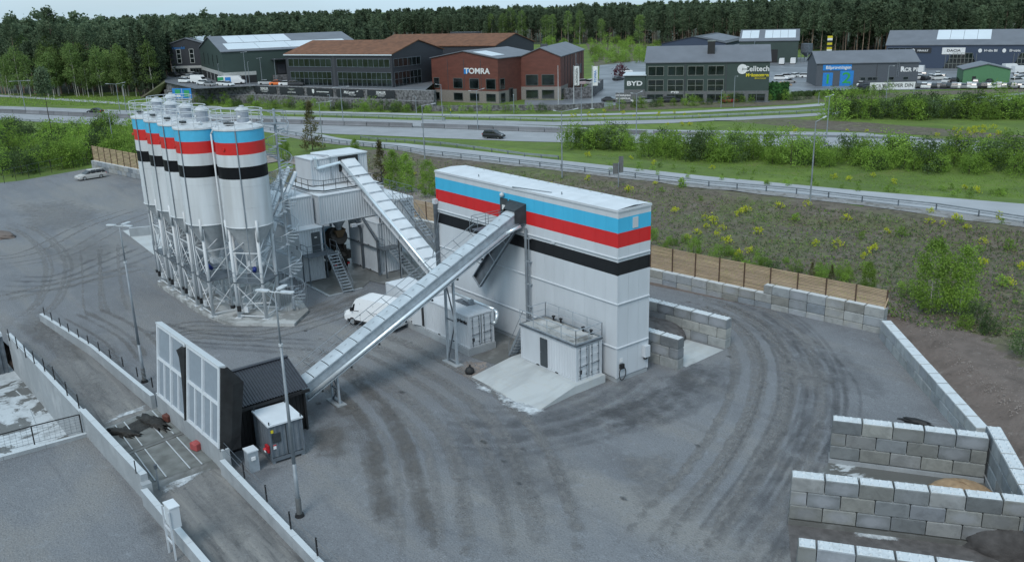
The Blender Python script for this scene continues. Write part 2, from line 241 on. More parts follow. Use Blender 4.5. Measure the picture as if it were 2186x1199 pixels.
# ------------------------------------------------------------ object helpers
def setp(o, label=None, cat=None, group=None, kind=None):
    if label: o['label'] = label
    if cat: o['category'] = cat
    if group: o['group'] = group
    if kind: o['kind'] = kind
    return o
def link(name, me, parent=None, loc=(0, 0, 0), rz=0., col=None):
    o = bpy.data.objects.new(name, me); COL.objects.link(o); o.location = loc
    if rz: o.rotation_euler = (0, 0, rz)
    if parent: o.parent = parent
    if col: o.color = (*col, 1)
    return o
def thing(name, label, cat, loc=(0, 0, 0), rz=0., group=None):
    o = link(name, None, None, loc, rz); o.empty_display_size = .3
    return setp(o, label, cat, group)
def tree_copy(o, parent=None, loc=None, rz=None):
    c = o.copy(); COL.objects.link(c)
    if parent: c.parent = parent
    if loc is not None: c.location = loc
    if rz is not None: c.rotation_euler = (0, 0, rz)
    for ch in list(o.children): tree_copy(ch, c)
    return c
class MB:
    """collects shapes and links them as one mesh object"""
    def __init__(s): s.v = []; s.f = []; s.m = []; s.cur = 0; s.smooth = False
    def face(s, pts, m=None):
        k = len(s.v); s.v += [tuple(p) for p in pts]; s.f.append(tuple(range(k, k + len(pts)))); s.m.append(s.cur if m is None else m); return s
    def raw(s, vs, fs, m=None):
        k = len(s.v); s.v += [tuple(p) for p in vs]; s.f += [tuple(i + k for i in f) for f in fs]; s.m += [s.cur if m is None else m] * len(fs); return s
    def box(s, a, b, m=None, rz=0., piv=None):
        x0, y0, z0 = a; x1, y1, z1 = b
        vs = [(x0, y0, z0), (x1, y0, z0), (x1, y1, z0), (x0, y1, z0), (x0, y0, z1), (x1, y0, z1), (x1, y1, z1), (x0, y1, z1)]
        if rz:
            p = piv or ((x0 + x1) / 2, (y0 + y1) / 2); c, n = math.cos(rz), math.sin(rz)
            vs = [(p[0] + (x - p[0]) * c - (y - p[1]) * n, p[1] + (x - p[0]) * n + (y - p[1]) * c, z) for x, y, z in vs]
        return s.raw(vs, [(0, 3, 2, 1), (4, 5, 6, 7), (0, 1, 5, 4), (1, 2, 6, 5), (2, 3, 7, 6), (3, 0, 4, 7)], m)
    def bar(s, p, q, w=.05, h=None, m=None):
        h = h or w; p, q = Vector(p), Vector(q); d = (q - p)
        if d.length < 1e-6: return s
        d.normalize(); up = Vector((0, 0, 1)) if abs(d.z) < .95 else Vector((0, 1, 0))
        a = d.cross(up).normalized(); b = a.cross(d).normalized(); a *= w / 2; b *= h / 2
        return s.raw([p - a - b, p + a - b, p + a + b, p - a + b, q - a - b, q + a - b, q + a + b, q - a + b],
                     [(3, 2, 1, 0), (4, 5, 6, 7), (0, 1, 5, 4), (1, 2, 6, 5), (2, 3, 7, 6), (3, 0, 4, 7)], m)
    def tube(s, p, q, r=.05, r2=None, n=8, m=None, caps=True):
        r2 = r if r2 is None else r2; p, q = Vector(p), Vector(q); d = (q - p)
        if d.length < 1e-6: return s
        d.normalize(); up = Vector((0, 0, 1)) if abs(d.z) < .95 else Vector((1, 0, 0))
        a = d.cross(up).normalized(); b = a.cross(d).normalized(); vs = []
        for c, rr in ((p, r), (q, r2)):
            for i in range(n):
                t = 2 * math.pi * i / n; vs.append(c + a * (math.cos(t) * rr) + b * (math.sin(t) * rr))
        fs = [(i, (i + 1) % n, n + (i + 1) % n, n + i) for i in range(n)]
        fs = [f[::-1] for f in fs]
        if caps: fs += [tuple(range(n)), tuple(range(2 * n - 1, n - 1, -1))]
        return s.raw(vs, fs, m)
    def path(s, pts, r=.05, n=6, m=None):
        for a, b in zip(pts, pts[1:]): s.tube(a, b, r, n=n, m=m)
        return s
    def ring(s, c, rad, r=.03, n=24, m=None, a0=0, a1=2 * math.pi):
        pts = [(c[0] + rad * math.cos(a0 + (a1 - a0) * i / n), c[1] + rad * math.sin(a0 + (a1 - a0) * i / n), c[2]) for i in range(n + 1)]
        for a, b in zip(pts, pts[1:]): s.tube(a, b, r, n=5, m=m, caps=False)
        return s
    def lathe(s, c, prof, n=24, m=None):
        k = len(prof); vs = []
        for i in range(n):
            t = 2 * math.pi * i / n
            for r, z in prof: vs.append((c[0] + r * math.cos(t), c[1] + r * math.sin(t), c[2] + z))
        fs = []
        for i in range(n):
            j = (i + 1) % n
            for q in range(k - 1): fs.append((i * k + q, j * k + q, j * k + q + 1, i * k + q + 1))
        return s.raw(vs, fs, m)
    def prism(s, poly, ax, a, b, m=None):
        """poly in the two other axes (in order), extruded along axis ax from a to b"""
        def P(t, u, w):
            q = [u, w]; q.insert(ax, t); return tuple(q)
        n = len(poly); vs = [P(a, *p) for p in poly] + [P(b, *p) for p in poly]
        fs = [(i, (i + 1) % n, n + (i + 1) % n, n + i) for i in range(n)]
        tri = tessellate_polygon([[Vector((p[0], p[1], 0)) for p in poly]])
        fs += [tuple(t) for t in tri] + [tuple(n + i for i in reversed(t)) for t in tri]
        return s.raw(vs, fs, m)
    def mesh(s, mats, smooth=False):
        me = bpy.data.meshes.new('m'); me.from_pydata(s.v, [], s.f)
        for x in ([mats] if isinstance(mats, str) else mats): me.materials.append(MATS[x])
        me.polygons.foreach_set('material_index', s.m)
        bm = bmesh.new(); bm.from_mesh(me); bmesh.ops.recalc_face_normals(bm, faces=bm.faces); bm.to_mesh(me); bm.free()
        if smooth: me.polygons.foreach_set('use_smooth', [True] * len(me.polygons))
        me.update(); return me
    def obj(s, name, mats, parent=None, loc=(0, 0, 0), rz=0., col=None, smooth=False):
        return link(name, s.mesh(mats, smooth), parent, loc, rz, col)
def rail(mb, pts, h=1.05, r=.022, mid=True, kick=False, step=1.5, n=5, m=None):
    """a handrail with posts along a polyline of floor points"""
    for a, b in zip(pts, pts[1:]):
        a, b = Vector(a), Vector(b); L = (b - a).length; k = max(1, round(L / step)); U = Vector((0, 0, h))
        mb.tube(a + U, b + U, r, n=n, m=m)
        if mid: mb.tube(a + U * .52, b + U * .52, r * .8, n=n, m=m)
        if kick: mb.bar(a + Vector((0, 0, .06)), b + Vector((0, 0, .06)), .015, .12, m=m)
        for i in range(k + 1):
            p = a.lerp(b, i / k); mb.tube(p, p + U, r, n=n, m=m)
    return mb
_txt = {}
def text_mesh(s, size, matn, ext=.02, bold=0., shear=0., align='CENTER', sx=1.):
    c = bpy.data.curves.new('t', 'FONT'); c.body = s; c.size = size; c.extrude = ext; c.align_x = align; c.align_y = 'CENTER'; c.offset = bold; c.shear = shear; c.space_character = 1.02
    o = bpy.data.objects.new('t', c); COL.objects.link(o)
    dg = bpy.context.evaluated_depsgraph_get(); me = bpy.data.meshes.new_from_object(o.evaluated_get(dg))
    bpy.data.objects.remove(o); bpy.data.curves.remove(c); me.materials.clear(); me.materials.append(MATS[matn])
    if sx != 1.:
        for v in me.vertices: v.co.x *= sx
    return me
def text(s, parent, pos, size, matn, face='-y', ext=.02, bold=0., shear=0., align='CENTER', sx=1., name='lettering', vert=False):
    """lettering as a mesh part standing on a vertical face looking to -y or +x"""
    me = text_mesh(s, size, matn, ext, bold, shear, align, sx)
    o = link(name, me, parent, pos)
    rz = {'-y': 0, '+x': math.pi / 2, '-x': -math.pi / 2}[face]
    o.rotation_euler = (math.pi / 2, -math.pi / 2 if vert else 0, rz) if not vert else (Matrix.Rotation(rz, 3, 'Z') @ Matrix.Rotation(math.pi / 2, 3, 'X') @ Matrix.Rotation(math.pi / 2, 3, 'Z')).to_euler()
    return o
def sheet(name, pts, matn, z=None, dz=.03, step=None, kind='structure', label=None):
    """a flat or draped ground sheet from outline points (x, y)"""
    mb = MB()
    if step is None:
        vs = [(p[0], p[1], (z if z is not None else 0) + (dz if z is None else 0)) for p in pts]
        tri = tessellate_polygon([[Vector((p[0], p[1], 0)) for p in pts]]); mb.raw(vs, [tuple(t) for t in tri])
    o = mb.obj(name, matn); o['kind'] = kind
    return o
def strip(name, L, Rr, matn, dz=.05, sub=6, kind='structure', parent=None, hf=True):
    """a road strip between two polylines with equal numbers of world points, draped on the ground"""
    def dens(P):
        out = []
        for a, b in zip(P, P[1:]):
            for i in range(sub): t = i / sub; out.append((a[0] + (b[0] - a[0]) * t, a[1] + (b[1] - a[1]) * t))
        out.append((P[-1][0], P[-1][1])); return out
    A, B = dens(L), dens(Rr); mb = MB(); K = 4; vs = []
    for a, b in zip(A, B):
        for k in range(K + 1):
            t = k / K; x, y = a[0] + (b[0] - a[0]) * t, a[1] + (b[1] - a[1]) * t
            vs.append((x, y, (Hf(x, y) if hf else 0) + dz))
    fs = []
    for i in range(len(A) - 1):
        for k in range(K): q = i * (K + 1) + k; fs.append((q, q + 1, q + K + 2, q + K + 1))
    mb.raw(vs, fs); o = mb.obj(name, matn, parent)
    if kind: o['kind'] = kind
    return o
def G(*uv): return [atg(u, v) for u, v in uv]
def G0(*uv): return [at(u, v, 0) for u, v in uv]

def fade_mat(name, col, col2, sc=.8, lo=.38, hi=.6, st=(1, 1, 1), mx_=.9, rough=.92):
    """worn or stained ground whose cover thins out with noise and towards its rim (vertex attribute 'fade')"""
    m = mat(name, col, rough, scale=3., col2=col2, bump=.3, ramp=(.4, .62), detail=6); t = m.node_tree; n = t.nodes; l = t.links; b = n['Principled BSDF']
    a = n.new('ShaderNodeAttribute'); a.attribute_name = 'fade'; g = n.new('ShaderNodeNewGeometry'); mp = n.new('ShaderNodeMapping'); mp.inputs['Scale'].default_value = st
    z = n.new('ShaderNodeTexNoise'); z.inputs['Scale'].default_value = sc; z.inputs['Detail'].default_value = 7; z.inputs['Roughness'].default_value = .7; l.new(g.outputs['Position'], mp.inputs[0]); l.new(mp.outputs[0], z.inputs['Vector'])
    q = n.new('ShaderNodeMath'); q.operation = 'ADD'; l.new(z.outputs[0], q.inputs[0]); w_ = n.new('ShaderNodeMath'); w_.operation = 'MULTIPLY_ADD'; l.new(a.outputs['Fac'], w_.inputs[0]); w_.inputs[1].default_value = .42; w_.inputs[2].default_value = -.30
    l.new(w_.outputs[0], q.inputs[1]); r = n.new('ShaderNodeMapRange'); r.inputs[1].default_value = lo; r.inputs[2].default_value = hi; r.inputs[4].default_value = mx_; l.new(q.outputs[0], r.inputs[0]); l.new(r.outputs[0], b.inputs['Alpha'])
    return m
fade_mat('worn_pale', (.235, .238, .236), (.18, .184, .188), .9, .36, .66, mx_=.6); fade_mat('worn_dark', (.115, .122, .132), (.09, .096, .105), .7, .38, .68, mx_=.27)
fade_mat('worn_brown', (.165, .16, .152), (.12, .118, .115), .4, .38, .68, mx_=.5); fade_mat('cement_dust', (.58, .63, .66), (.40, .44, .47), .9, .40, .60, mx_=.95); fade_mat('mud_dark', (.07, .073, .075), (.05, .052, .052), .9, .38, .6, mx_=.7, rough=.6)
_dz = [0.]
def _next():
    _dz[0] += .0004; return .004 + _dz[0]
def patch(name, pts, matn, z=None, rings=4):
    """soft edged stain from an outline of world points"""
    z = _next() if z is None else z; n = len(pts); P = []
    for i in range(n):
        a, b = pts[i], pts[(i + 1) % n]
        for k in range(3): P.append(a.lerp(b, k / 3))
    c = sum(P, Vector()) / len(P); n = len(P); vs = [(c.x, c.y, z)]; al = [1.]
    for r in range(1, rings + 1):
        f = r / rings
        for p in P: q = c.lerp(p, f); vs.append((q.x, q.y, z)); al.append(1 - f ** 2)
    fs = [(0, 1 + i, 1 + (i + 1) % n) for i in range(n)]
    for r in range(rings - 1):
        o = 1 + r * n
        for i in range(n): fs.append((o + i, o + n + i, o + n + (i + 1) % n, o + (i + 1) % n))
    m_ = MB(); m_.raw(vs, fs); me = m_.mesh(matn); at_ = me.attributes.new('fade', 'FLOAT', 'POINT'); at_.data.foreach_set('value', al); o = link(name, me); o['kind'] = 'structure'; return o
def soft_strip(name, pts, wd, matn, z=None, sub=8, wob=.15):
    z = _next() if z is None else z; P = []
    n0 = len(pts)
    def cr_(p0, p1, p2, p3, t): return .5 * ((2 * p1) + (p2 - p0) * t + (2 * p0 - 5 * p1 + 4 * p2 - p3) * t * t + (3 * p1 - p0 - 3 * p2 + p3) * t ** 3)
    for i in range(n0 - 1):
        for k in range(sub): P.append(cr_(pts[max(i - 1, 0)], pts[i], pts[i + 1], pts[min(i + 2, n0 - 1)], k / sub))
    P.append(pts[-1]); vs = []; al = []; n = len(P)
    for i, p in enumerate(P):
        d = (P[min(i + 1, n - 1)] - P[max(i - 1, 0)]); d.z = 0; d.normalize(); s_ = Vector((-d.y, d.x, 0)); e = min(1., min(i, n - 1 - i) / (n * .18)); w_ = wd * (1 + random.uniform(-wob, wob))
        for f, a in ((-.5, 0), (-.25, .75), (0, 1), (.25, .75), (.5, 0)): q = p + s_ * (w_ * f); vs.append((q.x, q.y, z)); al.append(a * e)
    fs = [(i * 5 + k, i * 5 + k + 1, i * 5 + k + 6, i * 5 + k + 5) for i in range(n - 1) for k in range(4)]
    m_ = MB(); m_.raw(vs, fs); me = m_.mesh(matn); at_ = me.attributes.new('fade', 'FLOAT', 'POINT'); at_.data.foreach_set('value', al); o = link(name, me); o['kind'] = 'structure'; return o
layered('shoulder_gravel', (.24, .245, .25), [((.12, .115, .10), .8, .48, .62, .8, None, 7), ((.33, .34, .35), 4., .55, .7, .6, None, 4)], .95, .6, 5.)
# ============================================================ GROUND, ROADS
def axis(lo, hi, fine, outer):
    a = list(np.arange(lo, hi + .01, fine)); x = lo; st = fine
    while x > -outer: st *= 1.35; x -= st; a.insert(0, x)
    x = hi; st = fine
    while x < outer: st *= 1.35; x += st; a.append(x)
    return a
PIT = [at(14, 716, 1.1), at(172, 905, 1.45), at(183, 935, 0), at(0, 976, 0)]
def in_pit(x, y): return False
xs = axis(-135, 60, 1.25, 6000); ys = axis(-30, 95, 1.0, 6000)
WX0, WY0 = at(20, 745, .8)[:2]
# left wall line (top outer edge) used for the pit and the ramp
WL = [at(14, 712, 1.3), at(62, 762, 1.3), at(105, 818, 1.35), at(170, 880, 1.45), at(232, 946, 1.5), at(300, 1018, 1.5)]
WL2 = [at(300, 1044, 1.0), at(432, 1199, .8), at(520, 1310, .6)]
gm = MB(); nx = len(xs); vs = []
PL = [WL[0], WL[3]]
dW = (WL[3] - WL[0]); dW.z = 0; dWn = dW.normalized(); nW = Vector((-dWn.y, dWn.x, 0))
if (Vector((0, -200, 0)) - WL[0]).dot(nW) > 0: nW = -nW       # nW points to the ramp side
E1, E2 = at(0, 976, 0), at(180, 930, 0)
dE = (E2 - E1); dE.z = 0; dE.normalize()
def pit(x, y):
    p = Vector((x, y, 0)); q = p - WL[0]; q.z = 0
    a = q.dot(nW) < 1.1; r = p - E1; r.z = 0
    nE = Vector((-dE.y, dE.x, 0))
    if (WL[0] - E1).dot(nE) < 0: nE = -nE
    return a and r.dot(nE) > -1.2 and q.dot(dWn) > -6
for y in ys:
    for x in xs:
        z = Hf(x, y)
        if -90 < x < 10 and -60 < y < 0 and pit(x, y): z = -2.6
        vs.append((x, y, z))
fs = [(j * nx + i, j * nx + i + 1, (j + 1) * nx + i + 1, (j + 1) * nx + i) for j in range(len(ys) - 1) for i in range(nx - 1)]
def zone(x, y):
    if segd(x, y, YB)[0] < 6 and x > -135 and x < 60 and y < 40: return 2 if x > -60 else 0
    if -140 < x < 130 and segd(x, y, RAIL)[0] < -1.2 and x > -100: return 1
    return 0
fm = []
for f in fs:
    cx = sum(vs[k][0] for k in f) / 4; cy = sum(vs[k][1] for k in f) / 4
    fm.append(zone(cx, cy) if -140 < cx < 130 and -40 < cy < 110 else 0)
gm.v = vs; gm.f = fs; gm.m = fm
go = gm.obj('ground', ['grass', 'bank', 'soil']); go['kind'] = 'structure'
go.data.polygons.foreach_set('use_smooth', [True] * len(fs))
# gravel yard with the pit left open
ax_, bx_ = WL[0], WL[3]
yard = [(-127.9, .6), (-109.6, 3.3), (-48.4, 17.5), (-12.7, 21.5), (8.3, 25.6), (21.0, 15.3), (27.2, 7.2), (34, -4), (50, -30), (60, -80), (-40, -80),
        tuple((E1 - dE * 40)[:2]), tuple(E1[:2]), tuple(E2[:2]), tuple((WL[3] + nW * .1)[:2]), tuple((WL[0] + nW * .1)[:2]), tuple((WL[0] - dWn * 3)[:2]), tuple((WL[0] - dWn * 3 - nW * 60)[:2]), (-130, -60), (-123.5, -12)]
yo = MB(); tri = tessellate_polygon([[Vector((p[0], p[1], 0)) for p in yard]]); yo.raw([(p[0], p[1], 0.) for p in yard], [tuple(t) for t in tri])
o = yo.obj('gravel_yard', 'gravel'); o['kind'] = 'structure'
# wheel tracks, worn and damp ground
def U(*uv): return [at(u, v, 0) for u, v in uv]
random.seed(40)
def pair(pts, gauge, wd, matn, n=1, spread=0.):
    for k in range(n):
        off = random.uniform(-spread, spread); P = U(*pts)
        for g_ in (-gauge / 2, gauge / 2):
            Q = []
            for i, p in enumerate(P):
                d = (P[min(i + 1, len(P) - 1)] - P[max(i - 1, 0)]).normalized(); Q.append(p + Vector((-d.y, d.x, 0)) * (g_ + off + random.uniform(-.12, .12)))
            soft_strip('wheel_track', Q, wd * random.uniform(.7, 1.4), matn)
pair([(-20, 640), (90, 615), (200, 590), (330, 562)], 1.9, .7, 'worn_pale', 3, .8); pair([(-20, 560), (100, 540), (220, 480), (340, 440)], 1.9, .7, 'worn_pale', 3, 3)
pair([(0, 480), (60, 500), (110, 560), (90, 640), (30, 690)], 1.9, .6, 'worn_pale', 2, 1.5); pair([(-20, 600), (120, 600), (240, 555), (330, 520)], 1.9, .8, 'worn_dark', 3, 3); pair([(190, 520), (195, 580), (200, 640), (215, 680)], 1.9, .5, 'worn_pale', 1)
pair([(235, 510), (232, 570), (238, 640), (250, 670)], 1.9, .5, 'worn_pale', 1)
arc = [(1440, 625), (1540, 655), (1620, 705), (1660, 780), (1650, 880), (1590, 1000), (1500, 1120), (1420, 1230)]
pair(arc, 2.0, .75, 'worn_pale', 7, 2.6); pair(arc, 2.0, .5, 'worn_dark', 6, 3.5); pair([(1500, 640), (1640, 690), (1760, 790), (1780, 880), (1700, 1000), (1620, 1150)], 2., .5, 'worn_dark', 3, 2.5)
pair([(1420, 780), (1330, 850), (1200, 900), (1040, 920), (900, 900)], 2., 1.2, 'worn_dark', 5, 2.5); pair([(1540, 760), (1480, 830), (1380, 880), (1260, 905)], 1.9, 1.3, 'worn_dark', 4, 1.2); pair([(640, 720), (760, 760), (900, 840), (1000, 940), (1050, 1100), (1060, 1230)], 2., .8, 'worn_pale', 5, 4)
pair([(620, 760), (740, 900), (780, 1020), (800, 1220)], 2., 1.0, 'worn_brown', 3, 3); pair([(300, 690), (420, 720), (560, 730), (700, 740)], 2., .8, 'worn_dark', 3, 2); pair([(300, 740), (400, 700), (560, 700), (700, 660), (800, 620)], 2., .7, 'worn_pale', 3, 2)
pair([(150, 660), (260, 720), (300, 780)], 2., .6, 'worn_brown', 2, 1.)
for i in range(14):
    u, v = random.choice([(random.uniform(1380, 1720), random.uniform(640, 900)), (random.uniform(900, 1500), random.uniform(900, 1180)), (random.uniform(20, 330), random.uniform(420, 640)), (random.uniform(650, 900), random.uniform(700, 900))]); c_ = at(u, v, 0); r_ = random.uniform(.12, .32)
    patch('pothole', [c_ + Vector((math.cos(a_) * r_ * random.uniform(1.2, 2.2), math.sin(a_) * r_ * random.uniform(.7, 1.1), 0)) for a_ in (0, 1, 2, 3, 4, 5.2)], 'mud_dark', rings=2)
for P_, m__ in (([(1250, 870), (1330, 850), (1420, 850), (1440, 890), (1360, 925), (1270, 915)], 'worn_dark'), ([(1380, 800), (1500, 770), (1560, 790), (1500, 850), (1400, 860)], 'worn_dark'), ([(640, 860), (760, 870), (800, 960), (720, 1020), (640, 980)], 'worn_brown'), ([(660, 900), (740, 900), (750, 980), (660, 1000)], 'worn_brown'),
   ([(480, 960), (560, 1000), (640, 990), (560, 1060), (500, 1030)], 'worn_dark'), ([(1000, 560), (880, 600), (760, 640), (700, 660), (820, 700), (900, 700)], 'worn_dark'), ([(640, 640), (720, 640), (830, 600), (720, 690), (640, 690)], 'worn_brown'), ([(0, 430), (150, 420), (260, 450), (180, 500), (40, 500)], 'worn_pale'),
   ([(60, 530), (200, 500), (300, 520), (250, 580), (100, 590)], 'worn_dark'), ([(1640, 760), (1720, 740), (1800, 820), (1760, 860), (1680, 840)], 'worn_pale'), ([(900, 940), (1150, 930), (1300, 1000), (1200, 1130), (950, 1100)], 'worn_dark'), ([(1300, 960), (1450, 950), (1480, 1050), (1350, 1120)], 'worn_pale'), ([(280, 1080), (330, 1070), (370, 1130), (350, 1199), (290, 1150)], 'worn_dark'),
   ([(1680, 740), (1800, 730), (1960, 860), (1900, 880), (1780, 850)], 'worn_dark'), ([(1700, 900), (1770, 890), (1760, 1000), (1680, 1000)], 'worn_dark'), ([(1640, 1120), (1690, 1110), (1700, 1199), (1600, 1230)], 'worn_dark')): patch('worn_ground', U(*P_), m__)
# roads by their edges in the picture, projected on the terrain
strip('slip_road', G((560, 281), (693, 300), (907, 326), (1198, 359), (1513, 395), (1840, 428), (2186, 472), (2500, 512)),
      G((560, 272), (690, 288), (907, 311), (1198, 343), (1500, 376), (1840, 408), (2186, 436), (2500, 465)), 'asphalt_pale', .05)
strip('road_shoulder', G((600, 290), (693, 306), (907, 333), (1198, 366), (1513, 404), (1840, 439), (2186, 486), (2500, 530)), G((600, 283), (693, 299), (907, 326), (1198, 359), (1513, 395), (1840, 428), (2186, 472), (2500, 512)), 'shoulder_gravel', .055)
NL = [(-400, 229), (0, 256), (242, 269), (600, 281), (900, 294), (1200, 306), (1394, 312), (1700, 325), (2186, 345), (2600, 360)]
NM = [(-400, 215), (0, 242), (242, 253), (600, 265), (900, 274), (1200, 285), (1394, 291), (1700, 302), (2186, 318), (2600, 330)]
FM = [(-400, 210), (0, 237), (242, 248), (600, 261), (900, 270), (1200, 281), (1394, 287), (1700, 297), (2186, 312), (2600, 323)]
FL = [(-400, 201), (0, 227), (242, 235), (600, 249), (900, 257), (1200, 271), (1394, 279), (1700, 290), (2186, 305), (2600, 316)]
strip('highway', G0(*NL), G0(*NM), 'asphalt', .06); strip('highway', G0(*FM), G0(*FL), 'asphalt', .06)
strip('central_reserve', G0(*NM), G0(*FM), 'base_grey', .05)
strip('exit_road', G0((900, 259), (1180, 269), (1440, 264), (1700, 251), (1830, 242), (2040, 226), (2186, 212)), G0((900, 254), (1180, 261), (1440, 256), (1700, 245), (1830, 236), (2040, 220), (2186, 206)), 'asphalt', .07)
strip('footpath', G0((-300, 190), (0, 207), (288, 225), (600, 240), (900, 247), (1200, 249), (1440, 243), (1700, 231), (1760, 226)), G0((-300, 185), (0, 203), (288, 220.5), (600, 236), (900, 243), (1200, 245), (1440, 239), (1700, 226), (1760, 221)), 'asphalt_pale', .06)
# painted lines
def line_dash(P, Q, t, wd, dash, gap, name='lane_line'):
    A, B = G0(*P), G0(*Q); C_ = [a.lerp(b, t) for a, b in zip(A, B)]; mb = MB(); run = 0
    for a, b in zip(C_, C_[1:]):
        L = (b - a).length; d = (b - a) / L; n_ = Vector((-d.y, d.x, 0)) * wd / 2; s = 0
        while s < L:
            e = min(L, s + dash); p, q = a + d * s, a + d * e
            mb.face([(p.x - n_.x, p.y - n_.y, .075), (q.x - n_.x, q.y - n_.y, .075), (q.x + n_.x, q.y + n_.y, .075), (p.x + n_.x, p.y + n_.y, .075)]); s += dash + gap
    o = mb.obj(name, 'road_line'); o['kind'] = 'structure'
line_dash(NL, NM, .5, .18, 3, 9); line_dash(FM, FL, .5, .18, 3, 9); line_dash(NL, NM, .08, .2, 50, 0, 'edge_line'); line_dash(NL, NM, .93, .2, 50, 0, 'edge_line'); line_dash(FM, FL, .08, .2, 50, 0, 'edge_line'); line_dash(FM, FL, .9, .2, 50, 0, 'edge_line')
# built-up ground of the industrial area
sheet('industrial_yard', [tuple(p[:2]) for p in G0((1120, 231), (1290, 229), (1345, 219), (1640, 219), (1700, 196), (1960, 192), (2300, 186), (2300, 118), (1650, 124), (1420, 124), (1280, 140), (1278, 190), (1200, 214), (1120, 214))], 'wet_asphalt', .05)
sheet('verge', [tuple(p[:2]) for p in G0((1290, 229), (1345, 219), (1640, 219), (1700, 206), (1960, 196), (2186, 190), (2186, 197), (1960, 205), (1700, 222), (1640, 226), (1345, 236), (1290, 238))], 'bank', .04)
sheet('brown_bank', [tuple(p[:2]) for p in G0((1120, 272), (1400, 264), (1560, 262), (1800, 280), (2186, 300), (2186, 290), (1850, 262), (1640, 252), (1450, 259), (1200, 270))], 'bank', .035)
sheet('cleared_ground', [tuple(p[:2]) for p in G0((1270, 142), (1410, 140), (1410, 92), (1250, 92))], 'bank', .04)
sheet('forest_ground', [tuple(p[:2]) for p in G0((-600, 170), (0, 200), (350, 196), (420, 150), (600, 100), (1280, 94), (1420, 100), (1900, 108), (2186, 104), (2600, 104))] + [(CAM.x + r_ * math.cos(a_), CAM.y + r_ * math.sin(a_)) for r_, a_ in ((5800, R(95)), (5900, R(118)), (5900, R(142)), (5900, R(165)), (5900, R(188)))], 'forest_floor', .03)
# rocky bare ground behind the silos
rk = strip('bare_rock_ground', G((520, 355), (600, 345), (700, 372), (800, 400), (900, 438), (930, 450)), G((560, 328), (610, 332), (700, 350), (800, 372), (905, 410), (935, 425)), 'rock', .12)
# ------------------------------------------------------------ barriers and guard rails
def guard(uvs, h, name, label, off=0., mt='steel', green=False):
    P = []
    z0 = None
    for u, v in uvs:
        p = atg(u, v); P.append(p)
    t = thing(name, label, 'guard rail', P[0]); o_ = P[0]; rl = MB(); ps = []
    for a, b in zip(P, P[1:]):
        k = max(1, round((b - a).length / 4))
        for i in range(k):
            p = a.lerp(b, i / k); p.z = Hf(p.x, p.y); ps.append(p)
    ps.append(P[-1])
    for a, b in zip(ps, ps[1:]):
        U = Vector((0, 0, h)); rl.bar(a + U - o_, b + U - o_, .08, .16); rl.bar(a + U * .68 - o_, b + U * .68 - o_, .06, .10)
    rl.obj('beam', mt, t); pm = MB(); pm.box((-.06, -.06, -.1), (.06, .06, h)); me = pm.mesh('galv_dark')
    for p in ps[:300]: link('post', me, t, p - o_)
    return t
guard([(470, 263), (560, 276), (693, 302), (795, 316), (907, 330), (1067, 347), (1198, 362), (1356, 381), (1513, 399), (1700, 415), (1840, 432), (1998, 449), (2186, 478), (2400, 508)], .78, 'guard_rail', 'long grey guard rail with posts on the near side of the curving slip road')
guard([(770, 297), (907, 308), (1050, 325), (1120, 335), (1192, 341)], .6, 'guard_rail', 'pale guard rail on the far side of the slip road tapering to the ground')
guard([(950, 253), (1180, 260), (1440, 255), (1700, 243), (1830, 235), (2040, 219), (2186, 205)], .7, 'guard_rail', 'guard rail beside the exit road below the parked cars', mt='galvanised')
guard([(600, 247), (750, 251), (900, 256), (950, 258)], .7, 'guard_rail', 'guard rail on the far verge of the highway under the stone wall', mt='galvanised')
guard([(-60, 256), (130, 264), (200, 268), (288, 272)], .7, 'guard_rail', 'guard rail between the highway and the left thicket')
# concrete median barrier: every element is a part
bt = thing('median_barrier', 'long concrete barrier of grey elements between the highway carriageways', 'barrier', at(600, 264, 0)); bo = at(600, 264, 0)
C_ = [a.lerp(b, .5) for a, b in zip(G0(*NM), G0(*FM))]
bm_ = MB(); bm_.prism([(-.32, 0), (.32, 0), (.16, .35), (.1, .95), (-.1, .95), (-.16, .35)], 0, -2.95, 2.95); bme = bm_.mesh('barrier')
run = 0; k_ = 0
for a, b in zip(C_, C_[1:]):
    L = (b - a).length; d = (b - a).normalized(); s = 3.0
    while s < L and k_ < 140:
        p = a + d * s; link('barrier_element', bme, bt, p - bo, math.atan2(d.y, d.x)); s += 6.05; k_ += 1
